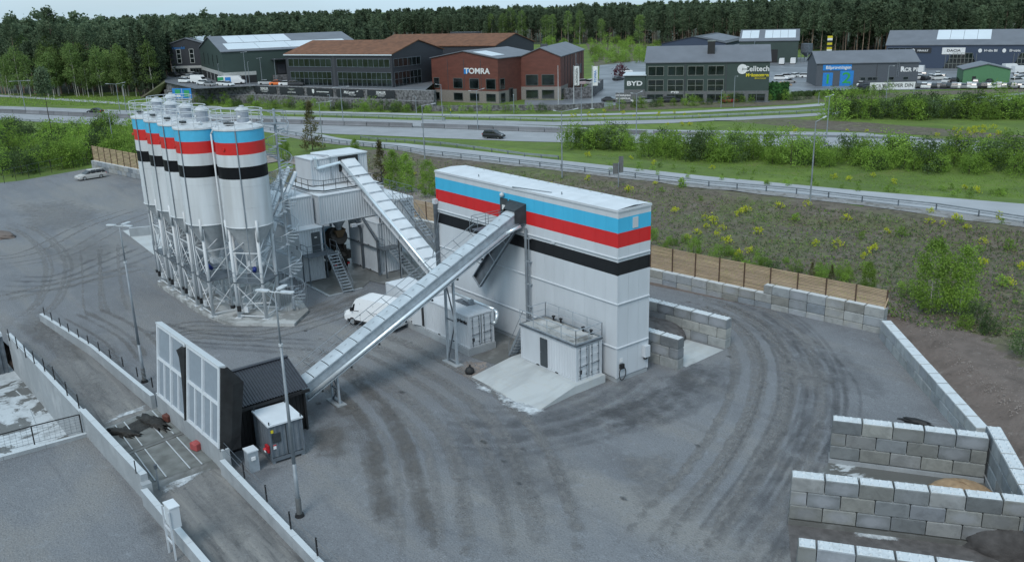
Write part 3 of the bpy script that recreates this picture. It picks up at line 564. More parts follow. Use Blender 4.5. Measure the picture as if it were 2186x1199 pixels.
# ============================================================ BUILDINGS OF THE INDUSTRIAL AREA
def frame(A, B):
    d = B - A; d.z = 0; return d.length, math.atan2(d.y, d.x)
def window(root, x0, z0, w_, h_, nx=1, nz=1, face='f', y=0., glass='window_glass', fr='window_frame', t=.12):
    """a window on the front (f, y=0) or right end (r, x=y) of a building: frame part with pane children"""
    mb = MB(); e = .06
    def B(a0, b0, a1, b1, d0, d1, m_):
        if face == 'f': m_.box((a0, y - d1, b0), (a1, y - d0, b1))
        else: m_.box((y + d0, a0, b0), (y + d1, a1, b1))
    B(x0 - e, z0 - e, x0 + w_ + e, z0 + t * .6, .0, .12, mb); B(x0 - e, z0 + h_ - t * .6, x0 + w_ + e, z0 + h_ + e, .0, .12, mb)
    for i in range(nx + 1):
        c = x0 + w_ * i / nx; B(c - t / 2, z0 + t * .6, c + t / 2, z0 + h_ - t * .6, .0, .115, mb)
    for k in range(1, nz):
        c = z0 + h_ * k / nz
        for i in range(nx): B(x0 + w_ * i / nx + t / 2, c - t / 2, x0 + w_ * (i + 1) / nx - t / 2, c + t / 2, .0, .11, mb)
    o = mb.obj('window', fr, root)
    for i in range(nx):
        for k in range(nz):
            g = MB(); B(x0 + w_ * i / nx + t / 2, z0 + h_ * k / nz + t / 2, x0 + w_ * (i + 1) / nx - t / 2, z0 + h_ * (k + 1) / nz - t / 2, .0, .06, g); g.obj('pane', glass, o)
    return o
def building(name, label, A, B, D, z0, ze, zr, wall, roof, ridge='x', base=None, seams=0, eav=.35, angle=None, seam_mat='roof_dark', cat='building'):
    """gabled hall. local frame: origin A, x towards B along the front, y away. ridge 'x' runs along the front, 'y' makes the front a gable"""
    L, rz = frame(A, B) if angle is None else (B, angle)
    t = thing(name, label, cat, (A.x, A.y, z0), rz); E_, Z = ze - z0, zr - z0
    w_ = MB()
    if ridge == 'x': w_.prism([(0, 0), (D, 0), (D, E_), (D / 2, Z), (0, E_)], 0, 0, L)
    elif ridge == 'y': w_.prism([(0, 0), (L, 0), (L, E_), (L / 2, Z), (0, E_)], 1, 0, D)
    else: w_.box((0, 0, 0), (L, D, E_))
    w_.obj('wall', wall, t)
    r = MB(); e = eav; th = .25
    if ridge == 'x':
        s = (Z - E_) / (D / 2)
        for a, b, za, zb in ((-e, D / 2, E_ - s * e, Z), (D / 2, D + e, Z, E_ - s * e)): r.prism([(a, za + .02), (b, zb + .02), (b, zb + th), (a, za + th)], 0, -e, L + e)
    elif ridge == 'y':
        s = (Z - E_) / (L / 2)
        for a, b, za, zb in ((-e, L / 2, E_ - s * e, Z), (L / 2, L + e, Z, E_ - s * e)): r.prism([(a, za + .02), (b, zb + .02), (b, zb + th), (a, za + th)], 1, -e, D + e)
    else: r.box((-e, -e, E_ + .01), (L + e, D + e, E_ + th))
    r.obj('roof', roof, t)
    if base:
        b_ = MB(); b_.box((-.04, -.06, 0), (L + .04, -.001, base[1])); b_.box((L + .001, -.06, 0), (L + .06, D, base[1])); b_.obj('plinth', base[0], t)
    for i in range(seams):
        x = L * (i + 1) / (seams + 1); m_ = MB(); m_.box((x - .12, -.09, 0), (x + .12, -.01, E_ - .1)); m_.obj('downpipe', seam_mat, t)
    return t, L, rz
def solar(t, L, D, E_, Z, x0, x1, f0, f1, ridge='x', th=.28, m='roof_white', name='roof_panel'):
    """a pale panel field lying on the front (ridge x) roof slope, from fraction f0 at the eaves to f1 at the ridge; on ridge y the right slope"""
    mb = MB(); k = 4 if (x1 - x0) > 12 else 2
    for i in range(k):
        a, b = x0 + (x1 - x0) * i / k + .06, x0 + (x1 - x0) * (i + 1) / k - .06
        q = MB()
        if ridge == 'x':
            s = (Z - E_) / (D / 2); y0, y1 = D / 2 * f0, D / 2 * f1
            q.prism([(y0, E_ + s * y0 + th), (y1, E_ + s * y1 + th), (y1, E_ + s * y1 + th + .08), (y0, E_ + s * y0 + th + .08)], 0, a, b)
        else:
            s = (Z - E_) / (L / 2); y0, y1 = L / 2 * f0, L / 2 * f1
            if s is not None: q.prism([(L - y0, E_ + s * y0 + th), (L - y1, E_ + s * y1 + th), (L - y1, E_ + s * y1 + th + .08), (L - y0, E_ + s * y0 + th + .08)], 1, a, b)
        q.obj(name, m, t)
# --- the retaining wall of stone baskets with banners
gw = [(352, 209), (416, 222), (547, 221), (720, 230), (887, 237), (925, 238)]
P = G0(*gw); gt = thing('gabion_wall', 'long grey stone basket retaining wall in two tiers below the car dealers', 'retaining wall', P[0])
TOPS = [4.9, 4.95, 5.2, 5.2, 5.2, 5.2]
nrm = None
for i, (a, b) in enumerate(zip(P, P[1:])):
    d = (b - a); L = d.length; d = d / L; n_ = Vector((-d.y, d.x, 0)); k = max(1, round(L / 8))
    for j in range(k):
        p, q = a + d * (L * j / k + .02) - P[0], a + d * (L * (j + 1) / k - .02) - P[0]; z1 = TOPS[i] + (TOPS[i + 1] - TOPS[i]) * j / k
        m_ = MB(); m_.face([p, q, q + Vector((0, 0, 2.5)), p + Vector((0, 0, 2.5))]); m_.face([p + Vector((0, 0, 2.5)), q + Vector((0, 0, 2.5)), q + n_ * .7 + Vector((0, 0, 2.5)), p + n_ * .7 + Vector((0, 0, 2.5))])
        m_.face([p + n_ * .7 + Vector((0, 0, 2.5)), q + n_ * .7 + Vector((0, 0, 2.5)), q + n_ * .8 + Vector((0, 0, z1)), p + n_ * .8 + Vector((0, 0, z1))])
        m_.face([p + n_ * .8 + Vector((0, 0, z1)), q + n_ * .8 + Vector((0, 0, z1)), q + n_ * 2 + Vector((0, 0, z1)), p + n_ * 2 + Vector((0, 0, z1))]); m_.face([q, q + n_ * 2, q + n_ * 2 + Vector((0, 0, z1)), q + n_ * .8 + Vector((0, 0, z1)), q + n_ * .7 + Vector((0, 0, 2.5)), q + Vector((0, 0, 2.5))])
        m_.obj('gabion_basket', 'gabion', gt)
    m_ = MB(); m_.bar(a - P[0] + n_ * .3 + Vector((0, 0, 2.56)), b - P[0] + n_ * .3 + Vector((0, 0, 2.56)), .12, .08); m_.bar(a - P[0] + n_ * .9 + Vector((0, 0, TOPS[i] + .05)), b - P[0] + n_ * .9 + Vector((0, 0, TOPS[i + 1] + .05)), .15, .1); m_.obj('capping', 'asphalt_pale', gt)
P_ = G0((925, 238), (1100, 236), (1200, 236), (1290, 231)); gt2 = thing('gabion_wall', 'low grey stone basket wall in front of the rust red halls', 'retaining wall', P_[0])
for a, b in zip(P_, P_[1:]):
    d = (b - a); L = d.length; d = d / L; n_ = Vector((-d.y, d.x, 0)); k = max(1, round(L / 6))
    for i in range(k):
        m_ = MB(); p, q = a + d * (L * i / k + .02) - P_[0], a + d * (L * (i + 1) / k - .02) - P_[0]; V_ = [p, q, q + n_, p + n_]; m_.raw(V_ + [v + Vector((0, 0, 1.35)) for v in V_], [(4, 5, 6, 7), (0, 1, 5, 4), (1, 2, 6, 5), (3, 0, 4, 7)]); m_.obj('gabion_basket', 'gabion', gt2)
P_ = G0((1208, 213), (1262, 210), (1288, 190)); gt3 = thing('gabion_wall', 'stone basket terrace wall right of the rust red halls', 'retaining wall', P_[0])
for a, b in zip(P_, P_[1:]):
    d = (b - a); d = d.normalized(); n_ = Vector((-d.y, d.x, 0)) * 2; p, q = a - P_[0], b - P_[0]; m_ = MB(); V_ = [p, q, q + n_, p + n_]; m_.raw(V_ + [v + Vector((0, 0, 3.0)) for v in V_], [(4, 5, 6, 7), (0, 1, 5, 4), (1, 2, 6, 5), (3, 0, 4, 7)]); m_.obj('gabion_basket', 'gabion', gt3)
PZ = 5.0
V0 = [at(352, 176, PZ), at(350, 150, PZ), at(352, 130, PZ)]; m_ = MB(); lft = Vector((RM[0].x, RM[0].y, 0)) * -9
for a, b in zip(V0, V0[1:]): m_.face([(a.x, a.y, PZ), (b.x, b.y, PZ), (b.x + lft.x, b.y + lft.y, -.2), (a.x + lft.x, a.y + lft.y, -.2)])
a = V0[0]; m_.face([(a.x, a.y, PZ), (a.x + lft.x, a.y + lft.y, -.2), (P[0].x - 2, P[0].y - 2, -.2), (P[0].x + 1, P[0].y + 1, 4.5)])
o = m_.obj('embankment', 'bank'); o['kind'] = 'structure'
sheet('dealer_forecourt', [tuple(at(u, v, PZ)[:2]) for u, v in ((352, 176), (416, 190), (547, 184), (720, 190), (905, 195), (960, 150), (960, 120), (350, 150))], 'asphalt_dark', PZ + .02, 0)
# banners
for (u0, u1, v0, v1, v2, kind) in ((540, 589, 181, 195, 184, 0), (597, 648, 183, 198, 187, 1), (655, 710, 185, 200, 189, 2), (718, 775, 188, 202.5, 192, 3), (784, 843, 190, 204, 194, 0)):
    a = at(u0, v0 + 11, 3.2); b = at(u1, v2 + 11, 3.2)
    a, b = P[1].lerp(P[4], 0), None
    # stand them on the upper tier face
    d = (P[4] - P[1]); d.z = 0; d.normalize(); n_ = Vector((-d.y, d.x, 0)); o_ = P[1] + n_ * .62
    def hit(u, v):
        r = ray(u, v); nn = Vector((n_.x, n_.y, 0)); tt = (o_ - CAM).dot(nn) / r.dot(nn); return CAM + r * tt
    # choose the wall segment the banner hangs on
    um = (u0 + u1) / 2; i = 1 if um < 547 else (2 if um < 720 else 3)
    d = (P[i + 1] - P[i]).normalized(); n_ = Vector((-d.y, d.x, 0)); o_ = P[i] + n_ * .5
    q0, q1 = hit(u0, (v0 + v1) / 2), hit(u1, (v2 + v1) / 2); L = (q1 - q0).length; z1 = 5.0; z0 = 3.1
    t = thing('banner', ['dark banner with white serif lettering on the stone wall, %s' % ('leftmost of five' if u0 == 540 else 'rightmost of five'), 'dark banner with a white winged emblem on the stone wall', 'dark banner with a white shield emblem, third on the stone wall', 'dark banner with slanted white lettering and a swoosh, fourth on the stone wall'][kind], 'banner', (q0.x, q0.y, 0), math.atan2(d.y, d.x))
    m_ = MB(); m_.box((0, -.05, z0), (L, 0, z1)); m_.obj('cloth', 'sign_dark', t)
    if kind == 0:
        text('SEMLER', t, (L / 2, -.06, 4.35), .95, 'sign_white', bold=.015); m_ = MB(); m_.box((L * .32, -.08, 3.85), (L * .68, -.06, 3.92)); m_.obj('underline', 'sign_white', t); text('STOCKHOLM', t, (L / 2, -.06, 3.5), .38, 'sign_white')
    elif kind == 1:
        m_ = MB(); m_.raw([(L / 2 - 1.6, -.07, 4.65), (L / 2 + 1.6, -.07, 4.65), (L / 2 + .7, -.07, 4.3), (L / 2, -.07, 4.1), (L / 2 - .7, -.07, 4.3)], [(0, 1, 2, 3, 4)]); m_.obj('wing_emblem', 'pale_frame', t); text('ASTON MARTIN', t, (L / 2, -.06, 3.6), .45, 'sign_white')
    elif kind == 2:
        m_ = MB(); m_.raw([(L * .25 - .45, -.07, 4.7), (L * .25 + .45, -.07, 4.7), (L * .25 + .4, -.07, 3.9), (L * .25, -.07, 3.45), (L * .25 - .4, -.07, 3.9)], [(0, 1, 2, 3, 4)]); m_.obj('shield_emblem', 'sign_white', t); text('LAMBORGHINI STOCKHOLM', t, (L * .62, -.06, 4.05), .36, 'sign_white', bold=.015)
    else:
        text('McLaren', t, (L * .48, -.06, 4.2), 1.05, 'sign_white', shear=.25, bold=.02); text('STOCKHOLM', t, (L * .6, -.06, 3.5), .4, 'sign_white')
        m_ = MB(); m_.raw([(L * .74, -.07, 4.5), (L * .84, -.07, 4.8), (L * .80, -.07, 4.35)], [(0, 1, 2)]); m_.obj('swoosh', 'sign_white', t)
def gh(u, v, vt, z=0):
    p = at(u, v, z); return zat(vt, p.x, p.y)
# --- rust-red building, two gabled wings
A, B = at(925, 216, 0), at(1065, 222, 0)
he = gh(1065, 222, 126); hr = he + 1.9
ANG = math.atan2((at(1110, 212, 0) - B).y, (at(1110, 212, 0) - B).x)
L1, rz1 = frame(A, B)
t, L, rz = building('brick_red_hall', 'rust red hall with shallow gable and illuminated company name, left wing', A, B, 22, 0, he, hr, 'facade_rust', 'roof_slate', 'y')
b_ = MB(); b_.box((-.03, -.08, 0), (L + .08, -.001, 3.3)); b_.box((L + .001, -.001, 0), (L + .08, 9, 3.3)); b_.obj('plinth', 'facade_pale', t)
for i in range(4):
    w_ = L * .135; x = L * (.09 + .245 * i) if i else L * .03; ww = w_ * (.6 if i == 0 else 1)
    window(t, x, 3.9, ww, 2.7, 1, 1); window(t, x, .6, ww, 2.0, 1, 1, y=-.08)
window(t, .8, 3.9, 2.2, 2.7, 1, 1, 'r', L); window(t, .8, .3, 2.2, 2.4, 1, 1, 'r', L + .08); window(t, 5, .1, 2.0, 3.6, 1, 1, 'r', L + .08)
for i in range(3):
    m_ = MB(); m_.box((L * (.25 * (i + 1)) - .06, -.05, 3.4), (L * (.25 * (i + 1)) + .06, -.002, he - .2)); m_.obj('joint', 'roof_dark', t)
text('TOMRA', t, (L * .695, -.05, he - 3.4), 2.1, 'sign_white', ext=.06, bold=.05, sx=1.15)
m_ = MB(); m_.raw([(L * .50, -.06, he - 2.6), (L * .55, -.06, he - 2.6), (L * .545, -.06, he - 4.2), (L * .50, -.06, he - 4.2)], [(0, 1, 2, 3)]); m_.raw([(L * .55, -.07, he - 2.6), (L * .575, -.07, he - 2.75), (L * .575, -.07, he - 3.5), (L * .545, -.07, he - 4.2)], [(0, 1, 2, 3)]); m_.obj('logo_mark', 'sign_blue', t)
solar(t, L, 22, he, hr, .6, 7, .2, .75, 'y')
A2, B2 = at(1112, 213, 0), at(1197, 213, 0); he2 = gh(1197, 213, 121)
t, L, rz = building('brick_red_hall', 'rust red hall right wing with gable beside the flagpoles', A2, B2, 36, 0, he2, he2 + 2.3, 'facade_rust', 'roof_slate', 'y')
b_ = MB(); b_.box((-.03, -.08, 0), (L + .08, -.001, 3.6)); b_.box((L + .001, -.001, 0), (L + .08, 10, 3.6)); b_.obj('plinth', 'facade_pale', t)
for x in (L * .14, L * .54): window(t, x, 4.0, L * .3, 2.9, 1, 1); window(t, x, .4, L * .3, 2.3, 1, 1, y=-.08)
window(t, 1.0, .3, 2.0, 2.5, 1, 1, 'r', L + .08)
for y in (6, 10, 14, 18.5, 23, 28, 32): m_ = MB(); m_.box((L, y - .12, 0 if y > 10 else 3.7), (L + .1, y + .12, he2 - .2)); m_.obj('joint', 'roof_dark', t)
for y in (19.8, 24.5, 29.3): window(t, y, 5.2, 1.8, 2.6, 1, 1, 'r', L)
m_ = MB()
for k in range(26):
    a = k * .55; z = .35 * k; m_.bar((L + 1.3, 16, z), (L + 1.3 + math.cos(a), 16 + math.sin(a), z), .3, .04)
m_.tube((L + 1.3, 16, 0), (L + 1.3, 16, he2), .09); m_.obj('spiral_stair', 'steel', t)
m_ = MB(); m_.box((L * .35, 8, he2 + 1.6), (L * .35 + 1.8, 9.8, he2 + 3.0)); m_.obj('vent_box', 'roof_dark', t)
# --- showroom with the rust-brown roof
A, B = at(615, 182, PZ), at(840, 187, PZ); he = gh(840, 187, 117, PZ)
t, L, rz = building('car_showroom', 'dark showroom with rust brown roof and tall glass front', A, B, 26, PZ, he, he + 3.2, 'facade_dark', 'roof_rust', 'x')
H = he - PZ
window(t, 1, H - 3.4, L * .42, 2.2, 8, 1, fr='galv_dark'); window(t, L * .5, H - 3.4, L * .48, 2.2, 10, 1, fr='galv_dark')
window(t, 1.5, .1, L * .40, H - 4.9, 9, 2, fr='galv_dark'); window(t, L * .5, .1, L * .49, H - 4.9, 11, 2, fr='galv_dark')
window(t, .8, H - 3.4, 13, 2.2, 6, 1, 'r', L, fr='galv_dark'); window(t, .8, .1, 13, H - 4.9, 7, 2, 'r', L, fr='galv_dark')
m_ = MB(); m_.box((-.35, -.42, H - .25), (L + .35, -.36, H + .06)); m_.obj('gutter', 'roof_white', t)
m_ = MB(); m_.box((L * .455, -.05, 0), (L * .475, -.002, H)); m_.obj('joint', 'roof_dark', t)
A3 = at(805, 128, PZ); t, L, rz3 = building('rear_hall', 'second rust brown roofed hall rising behind the showroom', at(800, 160, PZ), 46, 26, PZ, he + .3, he + 3.4, 'facade_dark', 'roof_rust', 'x', angle=rz)
m_ = MB(); m_.box((20, 16, he - PZ + 2.2), (30, 19, he - PZ + 4.0)); m_.obj('roof_unit', 'roof_dark', t)
# --- green warehouse with docks
A = at(481, 180, PZ); C0 = at(433, 163, PZ); he = gh(481, 180, 112, PZ); dg_ = C0 - A; DG = dg_.length; ag_ = math.atan2(dg_.y, dg_.x) - math.pi / 2
t, L, rz = building('green_warehouse', 'dark green warehouse with white roof panels and loading docks', A, 44, DG, PZ, he, he + 4.0, 'facade_green', 'roof_slate', 'x', angle=ag_)
H = he - PZ
m_ = MB(); m_.box((-.1, -.1, 2.3), (L * .22, -.002, 3.4)); m_.box((-.12, 0, 2.3), (-.002, DG, 3.4)); m_.obj('concrete_beam', 'facade_white', t)
for i in range(5): m_ = MB(); m_.box((-.1, 3 + i * DG / 6, 0), (-.003, 3.6 + i * DG / 6, 2.3)); m_.obj('column', 'facade_white', t)
m_ = MB(); m_.box((-.06, .4, 0), (-.004, DG - 1, 2.25)); m_.obj('undercroft_shade', 'plastic_black', t)  # flat black panel, the shade under the hall put into its colour
m_ = MB(); m_.box((.5, -.05, 0), (L * .22, -.003, 2.25)); m_.obj('undercroft_shade', 'plastic_black', t)  # same painted shade along the front
solar(t, L, DG, H, H + 4.0, L * .09, L * .55, .50, .96); solar(t, L, DG, H, H + 4.0, L * .05, L * .93, .08, .46)
for i in range(4):
    x = L * (.36 + .13 * i); m_ = MB(); m_.box((x, -.35, 2.2), (x + 3.3, -.02, 5.8)); o = m_.obj('dock_shelter', 'plastic_black', t); m_ = MB(); m_.box((x + .5, -.42, 2.2), (x + 2.8, -.36, 5.0)); m_.obj('dock_door', 'facade_dark', o)
m_ = MB(); m_.box((L * .33, -2.6, 6.6), (L * .9, -.04, 6.8)); m_.obj('canopy', 'roof_dark', t)
m_ = MB(); m_.box((L * .33, -2.5, 0), (L * .9, -.5, 1.9)); m_.obj('dock_plinth', 'gabion', t)
for i in range(4): m_ = MB(); m_.box((-.07, DG * (.2 + .2 * i), 4.5), (-.005, DG * (.2 + .2 * i) + .8, H - 1.2)); m_.obj('window_strip', 'window_glass', t)
# --- navy hall far left
A, B = at(369, 162, PZ), at(441, 160, PZ); he = gh(369, 162, 95, PZ)
t, L, rz = building('navy_hall', 'near black gabled hall with two tall window strips behind the left trees', A, B, 32, PZ, he, he + 1.8, 'facade_dark', 'roof_slate', 'y')
H = he - PZ
window(t, L * .2, 4.2, L * .12, H - 6.0, 1, 3, fr='facade_white', t=.18); window(t, L * .58, 4.2, L * .12, H - 6.0, 1, 3, fr='facade_white', t=.18)
m_ = MB(); m_.box((-.05, -.12, 2.5), (L, -.003, 3.3)); m_.obj('concrete_beam', 'facade_white', t)
for f in (.0, .46, .9): m_ = MB(); m_.box((L * f, -.11, 0), (L * f + 1, -.004, 2.5)); m_.obj('column', 'facade_white', t)
window(t, L * .1, .3, L * .34, 2, 4, 1); window(t, L * .54, .3, L * .34, 2, 4, 1)
text('Vattenfall', t, (L * .27, -.05, H - 1.4), 1.2, 'sign_blue')
solar(t, L, 32, H, H + 2, 3, 28, .1, .9, 'y')
t, L, rz = building('navy_hall', 'low dark roofed hall showing only a white roof field behind the black hall', at(446, 112, PZ), 30, 30, PZ, he - 1.5, he + .9, 'facade_dark', 'roof_white', 'y', angle=rz)
# --- Celltech hall
A, B = at(1377, 219, 0), at(1639, 218, 0); he = gh(1377, 219, 134.5); 
t, L, rz = building('green_office_hall', 'dark green hall with eight framed windows and a round white logo', A, B, 16, 0, he, he + 3.6, 'facade_green', 'roof_slate', 'x')
m_ = MB(); m_.box((-.03, -.08, 0), (L + .05, -.001, 2.9)); m_.obj('plinth', 'base_grey', t)
for i in range(4):
    x = L * (.022 + .163 * i); w_ = L * .128
    window(t, x, he - 3.35, w_, 2.35, 2, 1, fr='pale_frame', t=.10); window(t, x, he - 7.4, w_, 2.95, 2, 2, fr='pale_frame', t=.10)
for i in range(6): window(t, L * (.015 + .165 * i), .25, L * .135, 1.9, 2, 1, y=-.08)
for f in (.327, .657): m_ = MB(); m_.box((L * f - .12, -.14, 0), (L * f + .12, -.09, he - .1)); m_.obj('downpipe', 'roof_dark', t)
m_ = MB(); m_.prism([(L * .785 + 1.25 * math.cos(a * math.pi / 12), he - 1.9 + 1.25 * math.sin(a * math.pi / 12)) for a in range(24)], 1, -.12, -.02); o = m_.obj('logo_disc', 'sign_white', t)
m_ = MB(); m_.box((L * .785, -.16, he - 1.98), (L * .785 + 1.3, -.121, he - 1.82)); m_.box((L * .785, -.16, he - 2.2), (L * .785 + .12, -.121, he - 1.6)); m_.obj('logo_bar', 'facade_green', o)
text('Celltech', t, (L * .899, -.05, he - 1.9), 1.85, 'sign_white', ext=.05, bold=.03)
text('Mekonomen', t, (L * .905, -.05, he - 3.45), 1.1, 'sign_yellow', ext=.05, bold=.05); text('Bilverkstad', t, (L * .93, -.05, he - 4.25), .62, 'sign_yellow')
text('BYD', t, (L * .245, -.14, 2.6), .7, 'sign_white', bold=.03, sx=1.5)
m_ = MB(); m_.box((L * .5, 3.5, he + 1.0), (L * .5 + 1.9, 5.2, he + 5.0)); o = m_.obj('chimney', 'plastic_black', t); m_ = MB(); m_.box((L * .5 - .1, 3.4, he + 5.0), (L * .5 + 2, 5.3, he + 5.2)); m_.obj('cap', 'pale_frame', o)
A2 = A + Vector((math.cos(rz), math.sin(rz), 0)) * -5.6
t, L, rz = building('annex', 'small green annex with white three letter sign left of the green office hall', A2, A - Vector((math.cos(rz), math.sin(rz), 0)) * .1, 10, 0, gh(1345, 219, 162), 0, 'facade_green', 'roof_white', None)
m_ = MB(); m_.box((-.03, -.08, 0), (L, -.001, 3.4)); m_.obj('plinth', 'base_grey', t); text('BYD', t, (L / 2, -.05, 4.95), 1.6, 'sign_white', ext=.05, bold=.05, sx=1.35)
# --- halls behind Celltech
A, B = at(1412, 126, 0), at(1548, 126, 0); he = gh(1548, 126, 93); RZ = rz
t, L, rz = building('dark_gabled_hall', 'wide dark blue gabled hall behind the green office hall', A, B, 46, 0, he, he + 3.0, 'facade_navy', 'roof_dark', 'y')
solar(t, L, 46, he, he + 3, 6, 44, .15, .85, 'y', m='roof_slate')
A, B = at(1577, 135, 0), at(1702, 134, 0); he = gh(1702, 134, 87)
t, L, rz = building('green_workshop_hall', 'green hall with two white roof fields and open gate by the vans', A, B, 26, 0, he, he + 4, 'facade_green', 'roof_slate', 'x')
solar(t, L, 26, he, he + 4, L * .02, L * .32, .2, .9); solar(t, L, 26, he, he + 4, L * .42, L * .95, .2, .9)
m_ = MB(); m_.box((L * .52, -.1, 0), (L * .66, -.01, 5.4)); m_.obj('gate', 'plastic_black', t)  # black panel, the shade inside the open gateway put into its colour
m_ = MB()
for k in range(20): a = k * .6; m_.bar((L * .26, -1.2, .45 * k), (L * .26 + math.cos(a), -1.2 + math.sin(a), .45 * k), .35, .05)
m_.tube((L * .26, -1.2, 0), (L * .26, -1.2, he + 1), .12); m_.obj('spiral_stair', 'steel', t)
A, B = at(1500, 138, 0), at(1622, 138, 0)
t, L, rz = building('grey_roofed_hall', 'low hall with pale grey pitched roof between green office and dark halls', A, B, 18, 0, gh(1500, 138, 112), gh(1500, 138, 100), 'facade_slate', 'roof_slate', 'y')
# --- vehicle inspection hall
A, B = at(1741, 185, 0), at(1957, 182, 0); he = gh(1741, 185, 136.5)
t, L, rz = building('inspection_hall', 'blue grey hall with blue name board and doors numbered 1 and 2', A, B, 16, 0, he, he + 3.0, 'facade_bluegrey', 'roof_slate', 'x')
m_ = MB(); m_.box((L * .06, -.12, he - 2.0), (L * .345, -.02, he - .35)); o = m_.obj('name_board', 'sign_blue', t); text('Bilprovningen', t, (L * .215, -.14, he - 1.2), 1.3, 'sign_white', ext=.03, bold=.03)
m_ = MB(); m_.ring((0, 0, 0), .01, .01, 3); 
for (x0, x1, zt, s) in ((.065, .165, 4.0, '1'), (.235, .37, 4.5, '2')):
    m_ = MB(); m_.box((L * x0, -.10, .05), (L * x1, -.02, zt)); m_.obj('door', 'sign_blue', t); text(s, t, (L * (x0 + x1) / 2, -.12, zt / 2), zt * .98, 'green_face', ext=.03, bold=.05, sx=1.25)
text('RCR BIL', t, (L * .925, -.05, he - 2.2), 1.5, 'sign_white', ext=.05, bold=.06); text('R', t, (L * .845, -.05, he - 2.0), 1.9, 'sign_white', bold=.08)
m_ = MB(); m_.box((L * .595 - .08, -.1, 0), (L * .595 + .08, -.02, he)); m_.obj('downpipe', 'roof_dark', t)
for f in (.44, .51, .56, .72, .86): window(t, L * f, 1.6, 1.4, .9, 1, 1)
m_ = MB(); m_.bar((L * .79, -.25, 2.5), (L * .79, -.25, he + .8), .06); m_.bar((L * .79 + .5, -.25, 2.5), (L * .79 + .5, -.25, he + .8), .06)
for k in range(12): m_.bar((L * .79, -.25, 2.8 + k * .5), (L * .79 + .5, -.25, 2.8 + k * .5), .04)
m_.obj('roof_ladder', 'steel', t); m_ = MB(); m_.box((L + .36, -.36, he - .05), (L + .42, 8, he + .2)); m_.obj('verge_board', 'pale_frame', t)
# --- navy dealer hall right
A, B = at(1888, 146, 0), at(2330, 149, 0); he = gh(1888, 146, 97)
t, L, rz = building('navy_dealer_hall', 'long navy blue hall with white roof field and round logos at right', A, B, 22, 0, he, he + 4.6, 'facade_navy', 'roof_slate', 'x')
solar(t, L, 22, he, he + 4.6, L * .25, L * .52, .32, .97)
window(t, .5, he - 4.2, L * .125, 3.2, 4, 2, fr='galv_dark', t=.1)
H = he
for (x, s, m__, sz) in ((.175, 'RENAULT', 'sign_white', .8), (.345, 'DACIA', 'sign_dark', 1.15), (.51, 'Hedin Bil', 'sign_white', 1.1), (.625, 'Electric', 'sign_white', 1.1)):
    xx = L * x
    if s in ('RENAULT',): b_ = MB(); b_.box((xx - 3.0, -.12, H - 2.8), (xx + 3.8, -.02, H - .9)); b_.obj('name_board', 'sign_dark', t)
    if s == 'DACIA': b_ = MB(); b_.box((xx - 3.7, -.12, H - 3.2), (xx + 3.7, -.02, H - .9)); b_.obj('name_board', 'sign_white', t)
    text(s, t, (xx + (1 if s != 'DACIA' else 0), -.15, H - 1.95), sz, m__, bold=.03, sx=1.25 if s == 'DACIA' else 1)
    if s != 'DACIA':
        b_ = MB(); c = xx - 2.2 if s == 'RENAULT' else xx - 2.3; b_.ring((0, 0, 0), .01, .01, 3); b_ = MB(); b_.prism([(c + .6 * math.cos(a * math.pi / 6), H - 1.95 + .7 * math.sin(a * math.pi / 6)) for a in range(12)], 1, -.16, -.121 if s == 'RENAULT' else -.02); b_.obj('logo_mark', 'sign_white', t)
for x0, x1 in ((.30, .47), (.63, .80)):
    a, b = L * x0, L * x1; b_ = MB(); b_.raw([(a, -.08, 0), (b, -.08, 0), (b - 2, -.08, 5.4), (a + 2.6, -.08, 5.4)], [(0, 1, 2, 3)]); o = b_.obj('glass_front', 'window_glass', t)
    b_ = MB()
    for k in range(9): xk = a + (b - a) * (k + .5) / 9; b_.bar((xk, -.14, 0), (xk, -.14, 5.3), .12)
    for z in (1.8, 3.6, 5.4): b_.bar((a + 2.6 * z / 5.4, -.14, z), (b - 2 * z / 5.4, -.14, z), .12)
    b_.obj('mullion', 'pale_frame', o)
# --- small green shed
A, B = at(2054, 178, 0), at(2154, 178, 0); he = gh(2054, 178, 149)
t, L, rz = building('lime_green_shed', 'small mid green shed with grey roof among the parked cars', A, B, 12, 0, he, he + 1.5, 'facade_lime', 'roof_slate', 'y')
m_ = MB(); m_.box((L * .2, -.08, .8), (L * .28, -.01, 2.0)); m_.obj('hatch', 'plastic_black', t)
